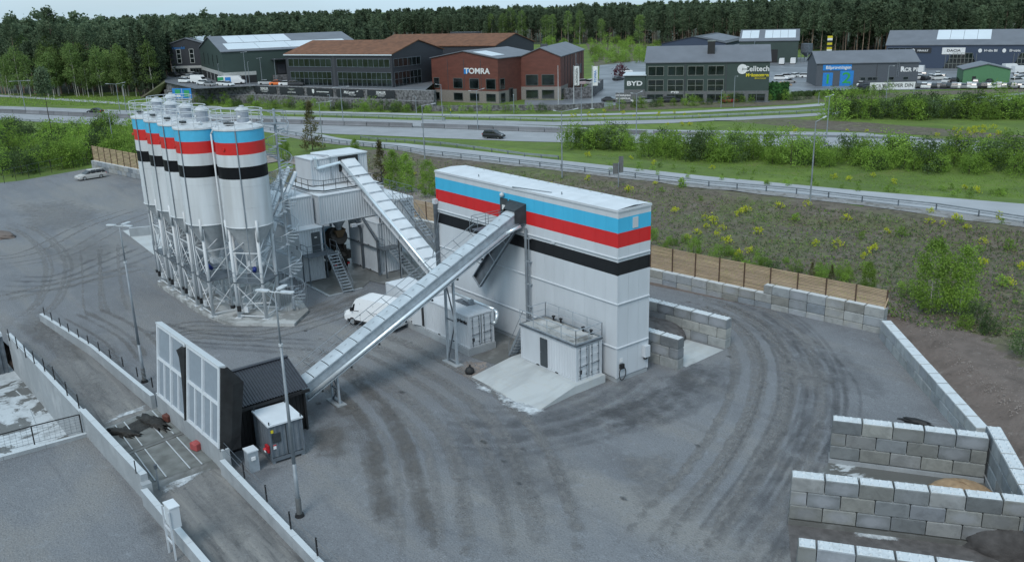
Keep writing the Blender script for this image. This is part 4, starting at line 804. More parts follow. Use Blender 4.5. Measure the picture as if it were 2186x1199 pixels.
# --- silo unit beside the green workshop, flags, boards
p = at(1720, 133, 0); t = thing('dust_silo', 'small grey hopper on legs beside the green workshop hall', 'silo', p)
z1 = gh(1720, 133, 93); m_ = MB(); m_.box((-1.8, -1.5, z1 - 3.6), (1.8, 1.5, z1)); m_.raw([(-1.8, -1.5, z1 - 3.6), (1.8, -1.5, z1 - 3.6), (1.8, 1.5, z1 - 3.6), (-1.8, 1.5, z1 - 3.6), (0, 0, z1 - 5.6)], [(0, 1, 4), (1, 2, 4), (2, 3, 4), (3, 0, 4)]); m_.obj('hopper', 'galv_dark', t)
for sx in (-1.6, 1.6):
    for sy in (-1.3, 1.3): m_ = MB(); m_.bar((sx, sy, 0), (sx, sy, z1 - 3.6), .2); m_.obj('leg', 'steel', t)
def flag(u, vb, vt, label, word=None):
    p = at(u, vb, 0); z = zat(vt, p.x, p.y); t = thing('flagpole', label, 'flagpole', p, math.atan2(RM[0].y, RM[0].x)); m_ = MB(); m_.tube((0, 0, 0), (0, 0, z), .11, .06); m_.obj('pole', 'lamp_white', t); m_ = MB(); m_.box((-.5, -.3, 0), (.5, .3, .18)); m_.obj('foot', 'lamp_white', t)
    if word is not None:
        m_ = MB(); n_ = 6; vs = []; 
        for k in range(n_ + 1): vs += [(.15 + 1.3 * k / n_, .12 * math.sin(k * 1.1), z - .2), (.15 + 1.3 * k / n_, .12 * math.sin(k * 1.1), z - 5.0)]
        m_.raw(vs, [(2 * k, 2 * k + 2, 2 * k + 3, 2 * k + 1) for k in range(n_)]); m_.obj('flag', 'sign_white' if word != '#' else 'sign_yellow', t)
        if word not in ('#',): text(word, t, (.8, -.16, z - 2.7), .85, 'sign_dark' if word != 'TOMRA' else 'sign_blue', vert=True)
flag(1192, 232, 140, 'bare white flagpole, leftmost of three in front of the rust red halls'); flag(1225, 231, 140, 'white flagpole with vertical white flag, middle of three', 'LADINGEN'); flag(1264, 233, 140, 'white flagpole with vertical white flag, right of three', 'TOMRA')
p = at(1769, 120, 0); t = thing('pylon_sign', 'tall narrow yellow and black striped pylon sign at the forest edge', 'pylon sign', p, math.atan2(RM[0].y, RM[0].x)); z1 = zat(77, p.x, p.y)
for k in range(9): m_ = MB(); m_.box((-1.1, -.2, z1 * k / 9), (1.1, .2, z1 * (k + 1) / 9)); m_.obj('panel', ['sign_yellow', 'sign_dark', 'sign_white', 'sign_yellow', 'sign_dark', 'sign_yellow', 'sign_dark', 'sign_white', 'sign_yellow'][k], t)
p, q = at(1856, 193, 0), at(1953, 191, 0); L, rz = frame(p, q); t = thing('advert_banner', 'long white banner with dark capitals on the fence by the parked cars', 'banner', p, rz); m_ = MB(); m_.box((0, -.05, .1), (L, 0, 2.1)); m_.obj('cloth', 'sign_white', t)
text('RCR BIL', t, (L * .235, -.08, 1.05), 1.25, 'base_grey', bold=.02); text('VI KÖPER DIN BIL', t, (L * .70, -.08, 1.15), 1.35, 'base_grey', bold=.03)
p, q = at(1314, 223, 0), at(1346, 223, 0); L, rz = frame(p, q); t = thing('advert_board', 'grey board with two lines of white capitals beside the annex', 'board', p, rz); m_ = MB(); m_.box((0, -.06, .5), (L, 0, 3.0)); m_.obj('panel', 'base_grey', t); text('UTFÖRSÄLJNING', t, (L / 2, -.08, 2.3), .52, 'sign_white', bold=.02); text('AV LAGERBILAR', t, (L / 2, -.08, 1.5), .52, 'sign_white', bold=.02)
# motorway direction sign (two blue faces) on posts
p, q = at(373, 231, 0), at(413, 231, 0); L, rz = frame(p, q); z1 = zat(189, p.x, p.y)
t = thing('road_sign', 'blue and green motorway direction sign above the left silos', 'road sign', p, rz); m_ = MB(); m_.box((0, -.1, z1 - 2.8), (L, 0, z1)); m_.obj('sign_face', 'sign_blue', t)
m_ = MB(); m_.box((L * .15, -.15, z1 - 1.5), (L * .42, -.11, z1 - .3)); m_.box((L * .62, -.15, z1 - 2.4), (L * .9, -.11, z1 - .5)); m_.obj('green_field', 'sign_green', t)
m_ = MB(); m_.box((L * .2, -.14, z1 - 2.5), (L * .42, -.105, z1 - 1.8)); m_.box((L * .5, -.14, z1 - 2.7), (L * .515, -.105, z1 - .1)); m_.obj('white_legend', 'sign_white', t)
for f in (.2, .8): m_ = MB(); m_.tube((L * f, .1, 0), (L * f, .1, z1), .1); m_.obj('post', 'steel', t)
# rear of traffic signs by the slip road
p = atg(1320, 400); z1 = zat(343, p.x, p.y); t = thing('road_sign', 'two grey sign backs on a post on the brown bank beside the slip road', 'road sign', p, math.atan2(RM[0].y, RM[0].x)); zz = p.z; s_ = (z1 - zz)
m_ = MB(); m_.tube((0, 0, 0), (0, 0, s_ * .93), .07); m_.obj('post', 'steel', t); 
m_ = MB(); m_.box((-.75, .08, s_ * .5), (-.02, .14, s_ * .9)); m_.obj('sign_back', 'base_grey', t); m_ = MB(); m_.box((.05, .2, s_ * .55), (.68, .26, s_ * 1.15)); m_.obj('sign_back', 'base_grey', t)
# cycle path sign
p = at(963, 254, 0); t = thing('small_road_sign', 'small blue round sign with yellow top beside the footpath', 'road sign', p); m_ = MB(); m_.tube((0, 0, 0), (0, 0, 1.6), .04); m_.obj('post', 'steel', t)
m_ = MB(); m_.tube((0, -.03, 1.5), (-.02, -.06, 1.5), .35, n=12); m_.obj('disc', 'sign_blue', t); m_ = MB(); m_.box((-.12, -.05, 1.9), (.12, 0, 2.4)); m_.obj('marker', 'sign_yellow', t)
# ------------------------------------------------------------ street lamps
def lamp(ub, vb, ut, vt, arms, label, group='street lamps along the highway', z=None, col='lamp_white'):
    p = atg(ub, vb) if z is None else at(ub, vb, z); h = zat(vt, p.x, p.y) - p.z
    t = thing('street_lamp', label, 'street lamp', p, 0, group); m_ = MB(); m_.tube((0, 0, 0), (0, 0, h), .11, .06, n=7); m_.obj('pole', 'steel', t)
    for (du, dv) in arms:
        q = at(ut + du, vt + dv, 0); r_ = ray(ut + du, vt + dv); base = p + Vector((0, 0, h)); tt = (base - CAM).dot(RM[2]) / r_.dot(RM[2]); e = CAM + r_ * tt - p; d = e - Vector((0, 0, h)); d = d.normalized() * min(d.length, 3.2); e = Vector((0, 0, h)) + d
        m_ = MB(); m_.tube((0, 0, h), e, .05, n=5); m_.obj('arm', 'steel', t); m_ = MB(); m_.bar(e - d * .28, e + d * .08, .28, .09); m_.obj('lamp_head', col, t)
LMP = [(55, 239, 42, 173, ((-21, 1), (21, -1)), 'two armed street lamp by the highway at the far left'),
 (35, 194, 33, 172, ((6, -1),), 'distant street lamp in front of the left birches'),
 (257.5, 245, 247, 180, ((-20, -1), (19, -4)), 'two armed street lamp on the highway left of the silos'),
 (270, 240, 257, 182, ((8, 0),), 'thin street lamp just behind the two armed one left of the silos'),
 (246, 332, 231, 243, (), 'bare lamp pole behind the left timber fence'),
 (689, 310, 680, 219, ((-5, 0), (26, -3)), 'street lamp beside the young spruce behind the mixer tower'),
 (733, 265, 727, 186, ((-17, 1.5), (17, -1.5)), 'two armed street lamp in front of the slanted lettering banner'),
 (706.5, 237, 703, 202, ((-4, 1),), 'short street lamp on the footpath below the banners'), (547, 226, 541, 198, ((-4, 1),), 'short street lamp on the footpath below the leftmost banner'), (478, 212, 474, 208, ((-6, 1), (24, -3)), 'street lamp head seen over the silo railings'),
 (889, 242.5, 885, 205, ((-4, 1),), 'short street lamp at the right end of the stone wall'), (907, 340, 902, 226, ((-3, 0), (26, -5)), 'street lamp on the slip road above the mixer conveyor'),
 (945, 259, 942, 181, ((-12, -1),), 'street lamp in front of the rust red left wing'), (1020, 277, 1018, 194, ((-17, 0), (15, -5)), 'two armed street lamp on the median below the company name'),
 (1097, 243, 1096, 205, ((0, -3),), 'short street lamp below the notch between the red wings'), (1200, 380, 1199, 239, ((-17, -3), (33, -7)), 'tall street lamp on the slip road left of the sign backs'),
 (1241, 261, 1240, 182, ((2, 0),), 'lamp pole between the two white flags'), (1358, 291.5, 1358, 200, ((-11, -1), (13, -5)), 'two armed street lamp in front of the annex'), (1322, 237, 1321.5, 200, ((0, -2),), 'short lamp post in front of the advert board'),
 (1566, 229, 1569, 163, ((6, 0),), 'street lamp in front of the green office hall below the logo'), (1539, 230, 1541, 193, ((2, 0),), 'short street lamp in front of the green office hall'), (1764, 296, 1770, 206, ((-7, 1), (9, -4)), 'two armed street lamp behind the right shrubs'),
 (1891, 214.5, 1896, 141, ((13, 0),), 'street lamp in front of the white advert banner'), (1747, 222, 1749, 198, ((1, 0),), 'short street lamp left of the shrubs by the footpath'), (1950, 204, 1952, 186, ((1, 0),), 'short street lamp at the right end of the white banner'), (1728.5, 437.7, 1739.5, 260, ((23, -11),), 'tallest street lamp standing on the right bank beside the slip road'),
 (2135, 143, 2139, 111, ((3, 0),), 'lamp post in front of the navy dealer hall'), (1989, 146, 1989, 139, ((1, 0),), 'low lamp near the navy dealer hall corner'),
 (527, 181, 519, 112, ((-5, 1), (7, -1)), 'lamp post left of the loading docks'), (560, 176, 553, 124, ((-5, 1), (5, -1)), 'lamp post in front of the loading docks'), (590, 176, 584, 127, ((3, -1),), 'lamp post right of the loading docks'), (470, 180, 466, 137, ((1, 0),), 'lamp post at the corner of the green warehouse'), (534, 186, 529, 133, ((1, -1),), 'thin mast at the stone wall corner')]
for q in LMP:
    z = PZ if (q[1] < 190 and q[0] < 600) and q[0] > 400 else None
    lamp(*q[:4], q[4], q[5], z=z)
# ============================================================ STRIPED AGGREGATE TOWER
TX0, TX1, TY0, TY1, TZ = -20.79, .92, 3.01, 6.08, 12.4
tw = thing('aggregate_tower', 'tall narrow white tower hall with blue, red and black bands', 'hall', (TX1, TY0, 0)); TO = Vector((TX1, TY0, 0))
def loc(*p): return tuple(Vector(p) - TO)
m_ = MB(); m_.box(loc(TX0 + .05, TY0 + .05, .25), loc(TX1 - .05, TY1 - .05, TZ - .15)); m_.obj('core_wall', 'tower_paint', tw)
m_ = MB(); m_.box(loc(TX0 - .05, TY0 - .03, -.1), loc(TX1 + .04, TY1, .25)); m_.obj('plinth', 'concrete', tw)
ST = [.3, 2.6, 5.84, 9.1, 12.35]; NP = 20; pw = (TX1 - TX0) / NP
for k in range(4):
    z0, z1 = ST[k] + .06, ST[k + 1] - .06
    m_ = MB(); m_.box((0, -.05, z0), (pw - .01, .045, z1)); me = m_.mesh('tower_paint')
    for i in range(NP):
        x = TX0 + i * pw
        link('wall_panel', me, tw, loc(x + .005, TY0, 0))
    m_ = MB(); q = (TY1 - TY0) / 3; m_.box((-.045, 0, z0), (.05, q - .014, z1)); me = m_.mesh('tower_paint')
    for i in range(3): link('wall_panel', me, tw, loc(TX1, TY0 + i * q + .007, 0)); link('wall_panel', me, tw, loc(TX0 - .005, TY0 + i * q + .007, 0))
for z in ST[1:4]:
    m_ = MB(); m_.tube(loc(TX0 - .05, TY0 - .08, z), loc(TX1 + .09, TY0 - .08, z), .07, n=8); m_.tube(loc(TX1 + .09, TY0 - .08, z), loc(TX1 + .09, TY1, z), .07, n=8); m_.obj('rib', 'tower_paint', tw)
for c in ((TX1, TY0), (TX1, TY1), (TX0, TY0)):
    m_ = MB(); m_.box(loc(c[0] - .09, c[1] - .075, .3), loc(c[0] + .075, c[1] + .06, TZ)); m_.obj('corner_trim', 'tower_paint', tw)
m_ = MB(); m_.box(loc(TX0 - .12, TY0 - .12, TZ - .1), loc(TX1 + .12, TY0 - .0, TZ + .06)); m_.box(loc(TX1, TY0, TZ - .1), loc(TX1 + .12, TY1 + .1, TZ + .06)); m_.obj('parapet', 'tower_paint', tw)
for i in range(10):
    a, b = TX0 - .1 + i * 2.18, TX0 - .1 + (i + 1) * 2.18 - .015
    m_ = MB(); m_.face([loc(a, TY0 - .1, TZ + .06), loc(b, TY0 - .1, TZ + .06), loc(b, (TY0 + TY1) / 2 + .1, TZ + .17), loc(a, (TY0 + TY1) / 2 + .1, TZ + .17)]); m_.face([loc(a, (TY0 + TY1) / 2 + .1, TZ + .17), loc(b, (TY0 + TY1) / 2 + .1, TZ + .17), loc(b, TY1 + .1, TZ + .06), loc(a, TY1 + .1, TZ + .06)]); m_.obj('roof_sheet', 'white_roof', tw)
for i in range(18):
    m_ = MB(); x = TX0 + .8 + i * 1.18; m_.tube(loc(x, TY1 - .35, TZ), loc(x, TY1 - .35, TZ + .17), .09, n=6); m_.obj('roof_bolt', 'white_paint', tw)
m_ = MB(); m_.bar(loc(-10.2, TY0 - .15, TZ + .1), loc(-6.4, TY0 + .5, TZ + .12), .06, .08); m_.obj('roof_flashing', 'steel', tw)
for x in (-15.5, -5.4): m_ = MB(); m_.tube(loc(x, TY0 + .6, TZ), loc(x, TY0 + .6, TZ + .3), .05, n=6); m_.obj('roof_vent', 'steel', tw)
m_ = MB(); m_.box(loc(-11.85, TY0 - .12, 9.55), loc(-10.93, TY0 - .055, 11.45)); dr = m_.obj('door', 'dark_door', tw); m_ = MB(); m_.box(loc(-11.58, TY0 - .135, 10.55), loc(-11.2, TY0 - .125, 10.93)); m_.obj('notice', 'sign_white', dr)
m_ = MB(); m_.lathe(loc(-11.45, TY0 - .22, 11.72), [(.02, -.2), (.16, -.12), (.2, 0), (.16, .12), (.02, .2)], 10); m_.obj('globe_lamp', 'lamp_white', tw, smooth=True)
m_ = MB(); m_.box(loc(TX1 + .02, TY0 + 1.35, 11.0), loc(TX1 + .1, TY0 + 1.85, 11.75)); m_.obj('hatch', 'white_paint', tw)
m_ = MB(); m_.box(loc(TX1 + .06, 5.5, 1.3), loc(TX1 + .4, 6.0, 2.15)); m_.obj('wall_cabinet', 'white_paint', tw); m_ = MB(); m_.box(loc(TX1 + .1, 5.62, 1.1), loc(TX1 + .3, 5.85, 1.29)); m_.obj('cable_gland', 'plastic_black', tw)
m_ = MB(); m_.box(loc(TX1 + .06, 3.25, 1.45), loc(TX1 + .09, 3.5, 1.75)); m_.obj('notice', 'sign_white', tw)
m_ = MB(); m_.box(loc(TX1 + .06, 3.2, 1.0), loc(TX1 + .25, 3.55, 1.35)); m_.obj('power_socket', 'plastic_black', tw)
m_ = MB(); pts = [loc(TX1 + .2, 3.35 + .38 * math.sin(a * 2 * math.pi / 14) * (1 if a < 8 else .7), .65 + .5 * math.cos(a * 2 * math.pi / 14)) for a in range(15)]; m_.path(pts, .035); m_.obj('cable_loop', 'plastic_black', tw)
m_ = MB(); m_.tube(loc(-8.55, TY0 - .3, .4), loc(-8.55, TY0 - .3, 9.6), .11, n=8); m_.tube(loc(-8.2, TY0 - .3, .4), loc(-8.2, TY0 - .3, 9.0), .05, n=6); m_.obj('riser_pipe', 'steel', tw)
for z in (1.6, 3.4, 5.2, 7, 8.8): m_ = MB(); m_.box(loc(-8.75, TY0 - .34, z), loc(-8.1, TY0 - .08, z + .05)); m_.obj('pipe_clamp', 'galvanised', tw)
m_ = MB(); m_.box(loc(TX0 - .15, TY0 - .4, 0), loc(TX0 + .13, TY0 - .16, 9.6)); m_.box(loc(TX0 - .2, TY0 - .45, 9.6), loc(TX0 + .18, TY0 - .1, 10.0), 1); m_.obj('corner_duct', ['galv_dark', 'white_paint'], tw)
m_ = MB(); m_.bar(loc(TX0 - .6, TY0 - .45, 4.7), loc(TX0 + .6, TY0 - .3, 9.0), .05); m_.obj('brace', 'steel', tw)
# small camera boxes on the facade
m_ = MB(); m_.box(loc(-5.7, TY0 - .2, 8.95), loc(-5.4, TY0 - .06, 9.12)); m_.obj('sensor_box', 'white_paint', tw)
# ============================================================ CONTAINERS
def corr(mb, p, dx, L, z0, z1, nrm, pitch=.28, dep=.045):
    """corrugated sheet: from p along unit dx, recessed along -nrm"""
    p, dx, nrm = Vector(p), Vector(dx), Vector(nrm); k = max(2, round(L / pitch)); pi_ = L / k; prof = []
    for i in range(k): prof += [(i * pi_, 0), (i * pi_ + pi_ * .32, 0), (i * pi_ + pi_ * .5, 1), (i * pi_ + pi_ * .82, 1)]
    prof.append((L, 0)); vs = []
    for s, d in prof: q = p + dx * s - nrm * (d * dep); vs += [(q.x, q.y, z0), (q.x, q.y, z1)]
    mb.raw(vs, [(2 * i, 2 * i + 2, 2 * i + 3, 2 * i + 1) for i in range(len(prof) - 1)]); return mb
def container(name, label, pos, L=6.058, W=2.438, H=2.591, rz=0., ends=('door', 'wall'), group=None, roof='ribbed', skip=(), cat='container', smooth_front=None, base='white_paint'):
    """origin at the bottom corner; long axis runs to -x, width to +y. ends = (+x end, -x end)"""
    t = thing(name, label, cat, pos, rz, group); g = .12
    m_ = MB()
    for x in (-L, -g):
        for y in (0, W - g): m_.box((x, y, 0), (x + g, y + g, H))
    for z in (0, H - .1):
        for y in (0, W - .08): m_.box((-L + g, y + .004, z + .004), (-g, y + .076, z + .1))
        for x in (-L, -.08): m_.box((x + .004, g, z + .004), (x + .076, W - g, z + .1))
    m_.obj('frame', base, t)
    m_ = MB(); m_.box((-.006, -.006, -.006), (.166, .166, .126)); cme = m_.mesh(base)
    for x in (-L, -.16):
        for y in (0, W - .16):
            for z in (0, H - .12): link('corner_casting', cme, t, (x, y, z))
    m_ = MB(); m_.box((-L + .15, .15, .12), (-.15, W - .15, .16)); m_.obj('floor', base, t)
    if 'front' not in skip:
        m_ = MB()
        if smooth_front:
            m_.box((-L + g, .05, .1), (-L + g + smooth_front, .07, H - .1)); corr(m_, (-L + g + smooth_front, .05, 0), (1, 0, 0), L - 2 * g - smooth_front, .1, H - .1, (0, -1, 0))
        else: corr(m_, (-L + g, .04, 0), (1, 0, 0), L - 2 * g, .1, H - .1, (0, -1, 0))
        m_.obj('side_wall', base, t)
    m_ = MB(); corr(m_, (-L + g, W - .04, 0), (1, 0, 0), L - 2 * g, .1, H - .1, (0, 1, 0)); m_.obj('side_wall', base, t)
    m_ = MB()
    if roof == 'ribbed':
        k = max(4, round((L - .2) / .28)); pi_ = (L - .2) / k; vs = []
        pr = []
        for i in range(k): pr += [(i * pi_, 0), (i * pi_ + pi_ * .35, 0), (i * pi_ + pi_ * .5, .03), (i * pi_ + pi_ * .85, .03)]
        pr.append((L - .2, 0))
        for s, d in pr: vs += [(-L + .1 + s, .08, H - .05 + d), (-L + .1 + s, W - .08, H - .05 + d)]
        m_.raw(vs, [(2 * i, 2 * i + 2, 2 * i + 3, 2 * i + 1) for i in range(len(pr) - 1)])
    else: m_.box((-L + .08, .08, H - .09), (-.08, W - .08, H - .015))
    m_.obj('roof', 'white_roof', t)
    for side, kd in zip((1, -1), ends):
        xe = -.05 if side > 0 else -L + .05; n_ = side
        if kd == 'wall':
            m_ = MB(); corr(m_, (xe, g, 0), (0, 1, 0), W - 2 * g, .1, H - .1, (n_, 0, 0)); m_.obj('end_wall', base, t)
        elif kd == 'door':
            for j in range(2):
                y0, y1 = g + .02 + j * (W / 2 - g), g + .02 + j * (W / 2 - g) + W / 2 - g - .04
                m_ = MB(); m_.box((xe - .03, y0, .14), (xe + .02 * n_, y1, H - .14))
                for k in range(4): zz = .42 + k * .56; m_.box((xe + .021 * n_, y0 + .1, zz), (xe + .05 * n_, y1 - .1, zz + .2))
                d_ = m_.obj('door', base, t)
                for yy in (y0 + .22, y1 - .22):
                    m_ = MB(); m_.tube((xe + .09 * n_, yy, .1), (xe + .09 * n_, yy, H - .1), .022, n=6)
                    for zz in (.35, 1.0, 1.6, 2.2): m_.box((xe + .03 * n_, yy - .05, zz), (xe + .1 * n_, yy + .05, zz + .05))
                    m_.obj('lock_rod', 'galv_dark', d_)
                m_ = MB(); m_.bar((xe + .12 * n_, y0 + .2, 1.02), (xe + .12 * n_, y1 - .15, 1.1), .03); m_.obj('handle', 'galv_dark', d_)
            m_ = MB(); m_.box((xe + .03 * n_, W / 2 - .02, .14), (xe + .045 * n_, W / 2 + .02, H - .14)); m_.obj('door_seal', 'plastic_black', t)
            m_ = MB(); m_.box((xe + .03 * n_, g + .2, .45), (xe + .055 * n_, g + .42, .75)); m_.obj('data_plate', 'plastic_black', t)
    for x in (-L * .68, -L * .34):
        m_ = MB(); m_.box((x - .16, -.008, .02), (x + .16, .02, .1)); m_.obj('fork_pocket', 'plastic_black', t)
    return t
# --- front container on the pale slab
Z0 = .6
rs = MB(); rs.raw([(-6.75, -4.35, .0), (.85, -4.4, .0), (.45, -.55, Z0), (-6.75, -.35, Z0 - .02), (.38, 2.44, Z0), (-6.75, 2.9, Z0 - .02), (.85, -4.4, -.3), (.45, -.55, -.3), (.38, 2.44, -.3), (-6.75, -4.35, -.3), (-6.75, -.35, -.3), (-6.75, 2.9, -.3)],
   [(0, 1, 2, 3), (3, 2, 4, 5), (1, 6, 7, 2), (2, 7, 8, 4), (0, 9, 6, 1), (0, 3, 10, 9), (3, 5, 11, 10)])
o = rs.obj('loading_ramp_slab', 'pale_slab'); setp(o, 'pale concrete ramp slab sloping to the gravel in front of the railed container', 'ramp slab')
m_ = MB(); m_.box((-6.2, -.5, Z0 - .0), (.0, -.08, Z0 + .004)); 
for q_ in ([(1040, 828), (1090, 850), (1160, 876), (1180, 888), (1120, 890), (1060, 866)], [(1090, 850), (1165, 870), (1190, 882), (1140, 892), (1090, 880)], [(1000, 806), (1060, 835), (1060, 850), (1010, 830)]): patch('cement_spill', U(*q_), 'cement_dust')
c1 = container('container', 'white container with roof railing and grey side door on the pale ramp slab', (0, 0, Z0), smooth_front=1.9, ends=('door', 'wall'), roof='flat')
m_ = MB(); m_.box((-3.82, -.03, .12), (-3.08, .04, 2.25)); d_ = m_.obj('side_door', 'dark_door', c1); m_ = MB(); m_.box((-3.78, -.06, 1.15), (-3.7, -.03, 1.2)); m_.obj('handle', 'steel', d_)
m_ = MB(); m_.box((-6.05, .02, 2.6), (-.02, 2.42, 2.68)); m_.obj('roof_deck', 'slab_concrete', c1)
m_ = MB(); m_.box((-6.12, -.06, 2.585), (.06, -.0, 2.72)); m_.box((-6.12, 2.43, 2.585), (.06, 2.5, 2.72)); m_.box((0, .0, 2.585), (.06, 2.43, 2.72)); m_.box((-6.12, .0, 2.585), (-6.06, 2.43, 2.72)); m_.obj('deck_frame', 'galv_dark', c1)
for pts in ([(-6.05, -.02, 2.7), (0, -.02, 2.7)], [(0, -.02, 2.7), (0, 2.45, 2.7)], [(0, 2.45, 2.7), (-6.05, 2.45, 2.7)], [(-6.05, 2.45, 2.7), (-6.05, 1.2, 2.7)]):
    rail(MB(), pts, 1.1, .032, kick=True).obj('railing', 'galvanised', c1)
for x0 in (-5.1, -1.9):
    m_ = MB(); m_.box((x0, .75, 2.69), (x0 + 1.5, 1.95, 2.86)); m_.box((x0 + .1, .85, 2.86), (x0 + 1.4, 1.85, 2.91)); h_ = m_.obj('roof_hatch', 'slab_concrete', c1)
    for dx in (.35, 1.15): m_ = MB(); m_.tube((x0 + dx, 2.1, 2.7), (x0 + dx, 2.1, 3.1), .07, n=8); m_.box((x0 + dx - .1, 2.0, 3.05), (x0 + dx + .1, 2.2, 3.15)); m_.obj('valve', 'plastic_black', c1)
m_ = MB()
for k in range(9): z = -.6 + .26 + k * .31; m_.box((-7.9 + k * .2, .3, z), (-7.6 + k * .2, 1.15, z + .04))
st = m_.obj('stair_treads', 'steel', c1); m_ = MB(); m_.bar((-7.95, .3, -.5), (-6.1, .3, 2.65), .05, .2); m_.bar((-7.95, 1.15, -.5), (-6.1, 1.15, 2.65), .05, .2); m_.obj('stringer', 'steel', c1)
m_ = MB(); m_.tube((-7.9, .3, .5), (-6.1, .3, 3.6), .025, n=5); m_.tube((-7.9, 1.15, .5), (-6.1, 1.15, 3.6), .025, n=5); m_.tube((-7.9, .3, -.5), (-7.9, .3, .5), .025, n=5); m_.tube((-7.9, 1.15, -.5), (-7.9, 1.15, .5), .025, n=5); m_.obj('handrail', 'steel', c1)
# --- two containers end to end behind the conveyor
CX, CY = -10.2, -1.77; CZ = .55
m_ = MB(); m_.box((-22.6, CY - .12, .0), (-10.1, CY + 2.5, CZ - .02)); o = m_.obj('footing_beam', 'concrete'); setp(o, 'concrete footing beam under the two long white containers', 'footing')
c2 = container('container', 'white container with dark lettering near its corner, below the leaning conveyor', (CX, CY, CZ), rz=0, ends=('door', 'none'))
text('prismix', c2, (-.82, -.03, 2.05), .42, 'plastic_black', ext=.012, shear=.1, bold=.012)
m_ = MB(); m_.tube((-5.9, 2.75, 2.5), (-.3, 2.75, 2.5), .13, n=10); m_.tube((-.3, 2.75, 2.5), (.25, 2.6, 2.35), .13, n=10); m_.tube((.25, 2.6, 2.35), (.3, 2.4, 1.7), .13, n=10); m_.tube((.3, 2.4, 1.7), (0, 2.3, 1.55), .13, n=10); m_.obj('exhaust_pipe', 'bright_pipe', c2, smooth=True)
m_ = MB(); m_.box((-4.0, 1.5, 2.58), (-2.2, 2.3, 2.62)); m_.obj('roof_opening', 'galv_dark', c2); m_ = MB(); m_.tube((-3.4, 2.0, 2.75), (-2.3, 1.9, 2.75), .1, n=8); m_.box((-2.4, 1.75, 2.6), (-2.1, 2.1, 3.0)); m_.obj('roof_fitting', 'steel', c2)
m_ = MB(); m_.box((-7.0, -.07, .2), (-6.15, -.02, 2.4)); 
c3 = container('container', 'white flat roofed container with open side leaf, behind the parked van', (CX - 6.12, CY, CZ), ends=('none', 'door'), roof='flat')
m_ = MB(); m_.box((-.45, -.012, .12), (-.12, .03, 2.45)); m_.obj('opening_shade', 'plastic_black', c3)  # flat black panel, the shade of the door gap put into its colour
m_ = MB(); m_.raw([(-.5, -.02, .1), (-1.45, -.35, .1), (-1.45, -.35, 2.2), (-.5, -.02, 2.2), (-.5, .02, .1), (-1.45, -.31, .1), (-1.45, -.31, 2.2), (-.5, .02, 2.2)], [(0, 1, 2, 3), (7, 6, 5, 4), (0, 4, 5, 1), (3, 2, 6, 7), (1, 5, 6, 2)]); m_.obj('open_door_leaf', 'white_paint', c3)
sheet('wet_slab', [tuple(at(u, v, .0)[:2]) for u, v in ((1025, 742), (1050, 745), (1130, 765), (1180, 720), (1130, 660), (1040, 700))], 'dark_slab', .02, 0)
sheet('wet_slab', [(-9.9, -1.9), (-6.75, -1.2), (-6.75, 2.9), (-9.9, 2.9)], 'dark_slab', .025, 0)
# loose pale gravel patch
m_ = MB()
for i in range(900):
    p = at(random.uniform(975, 1040), random.uniform(772, 812), 0); s = random.uniform(.03, .08)
    if not (-9.3 < p.x < -6.5 and -4.4 < p.y < -1.6): continue
    m_.raw([(p.x - s, p.y - s, 0), (p.x + s, p.y - s * .6, 0), (p.x + s * .3, p.y + s, 0), (p.x, p.y, s * .9)], [(0, 1, 3), (1, 2, 3), (2, 0, 3)])
o = m_.obj('loose_stones', 'rock'); setp(o, kind='stuff')
p = at(1003, 797, 0); t = thing('bin_bag', 'small black bag lying at the corner of the pale ramp slab', 'bag', p); m_ = MB(); m_.lathe((0, 0, 0), [(.02, 0), (.3, .02), (.36, .2), (.28, .42), (.1, .55), (.01, .56)], 10); m_.obj('bag_body', 'tarp', t, smooth=True); m_ = MB(); m_.tube((0, 0, .55), (.05, 0, .68), .05, .09, n=6); m_.obj('knot', 'tarp', t)
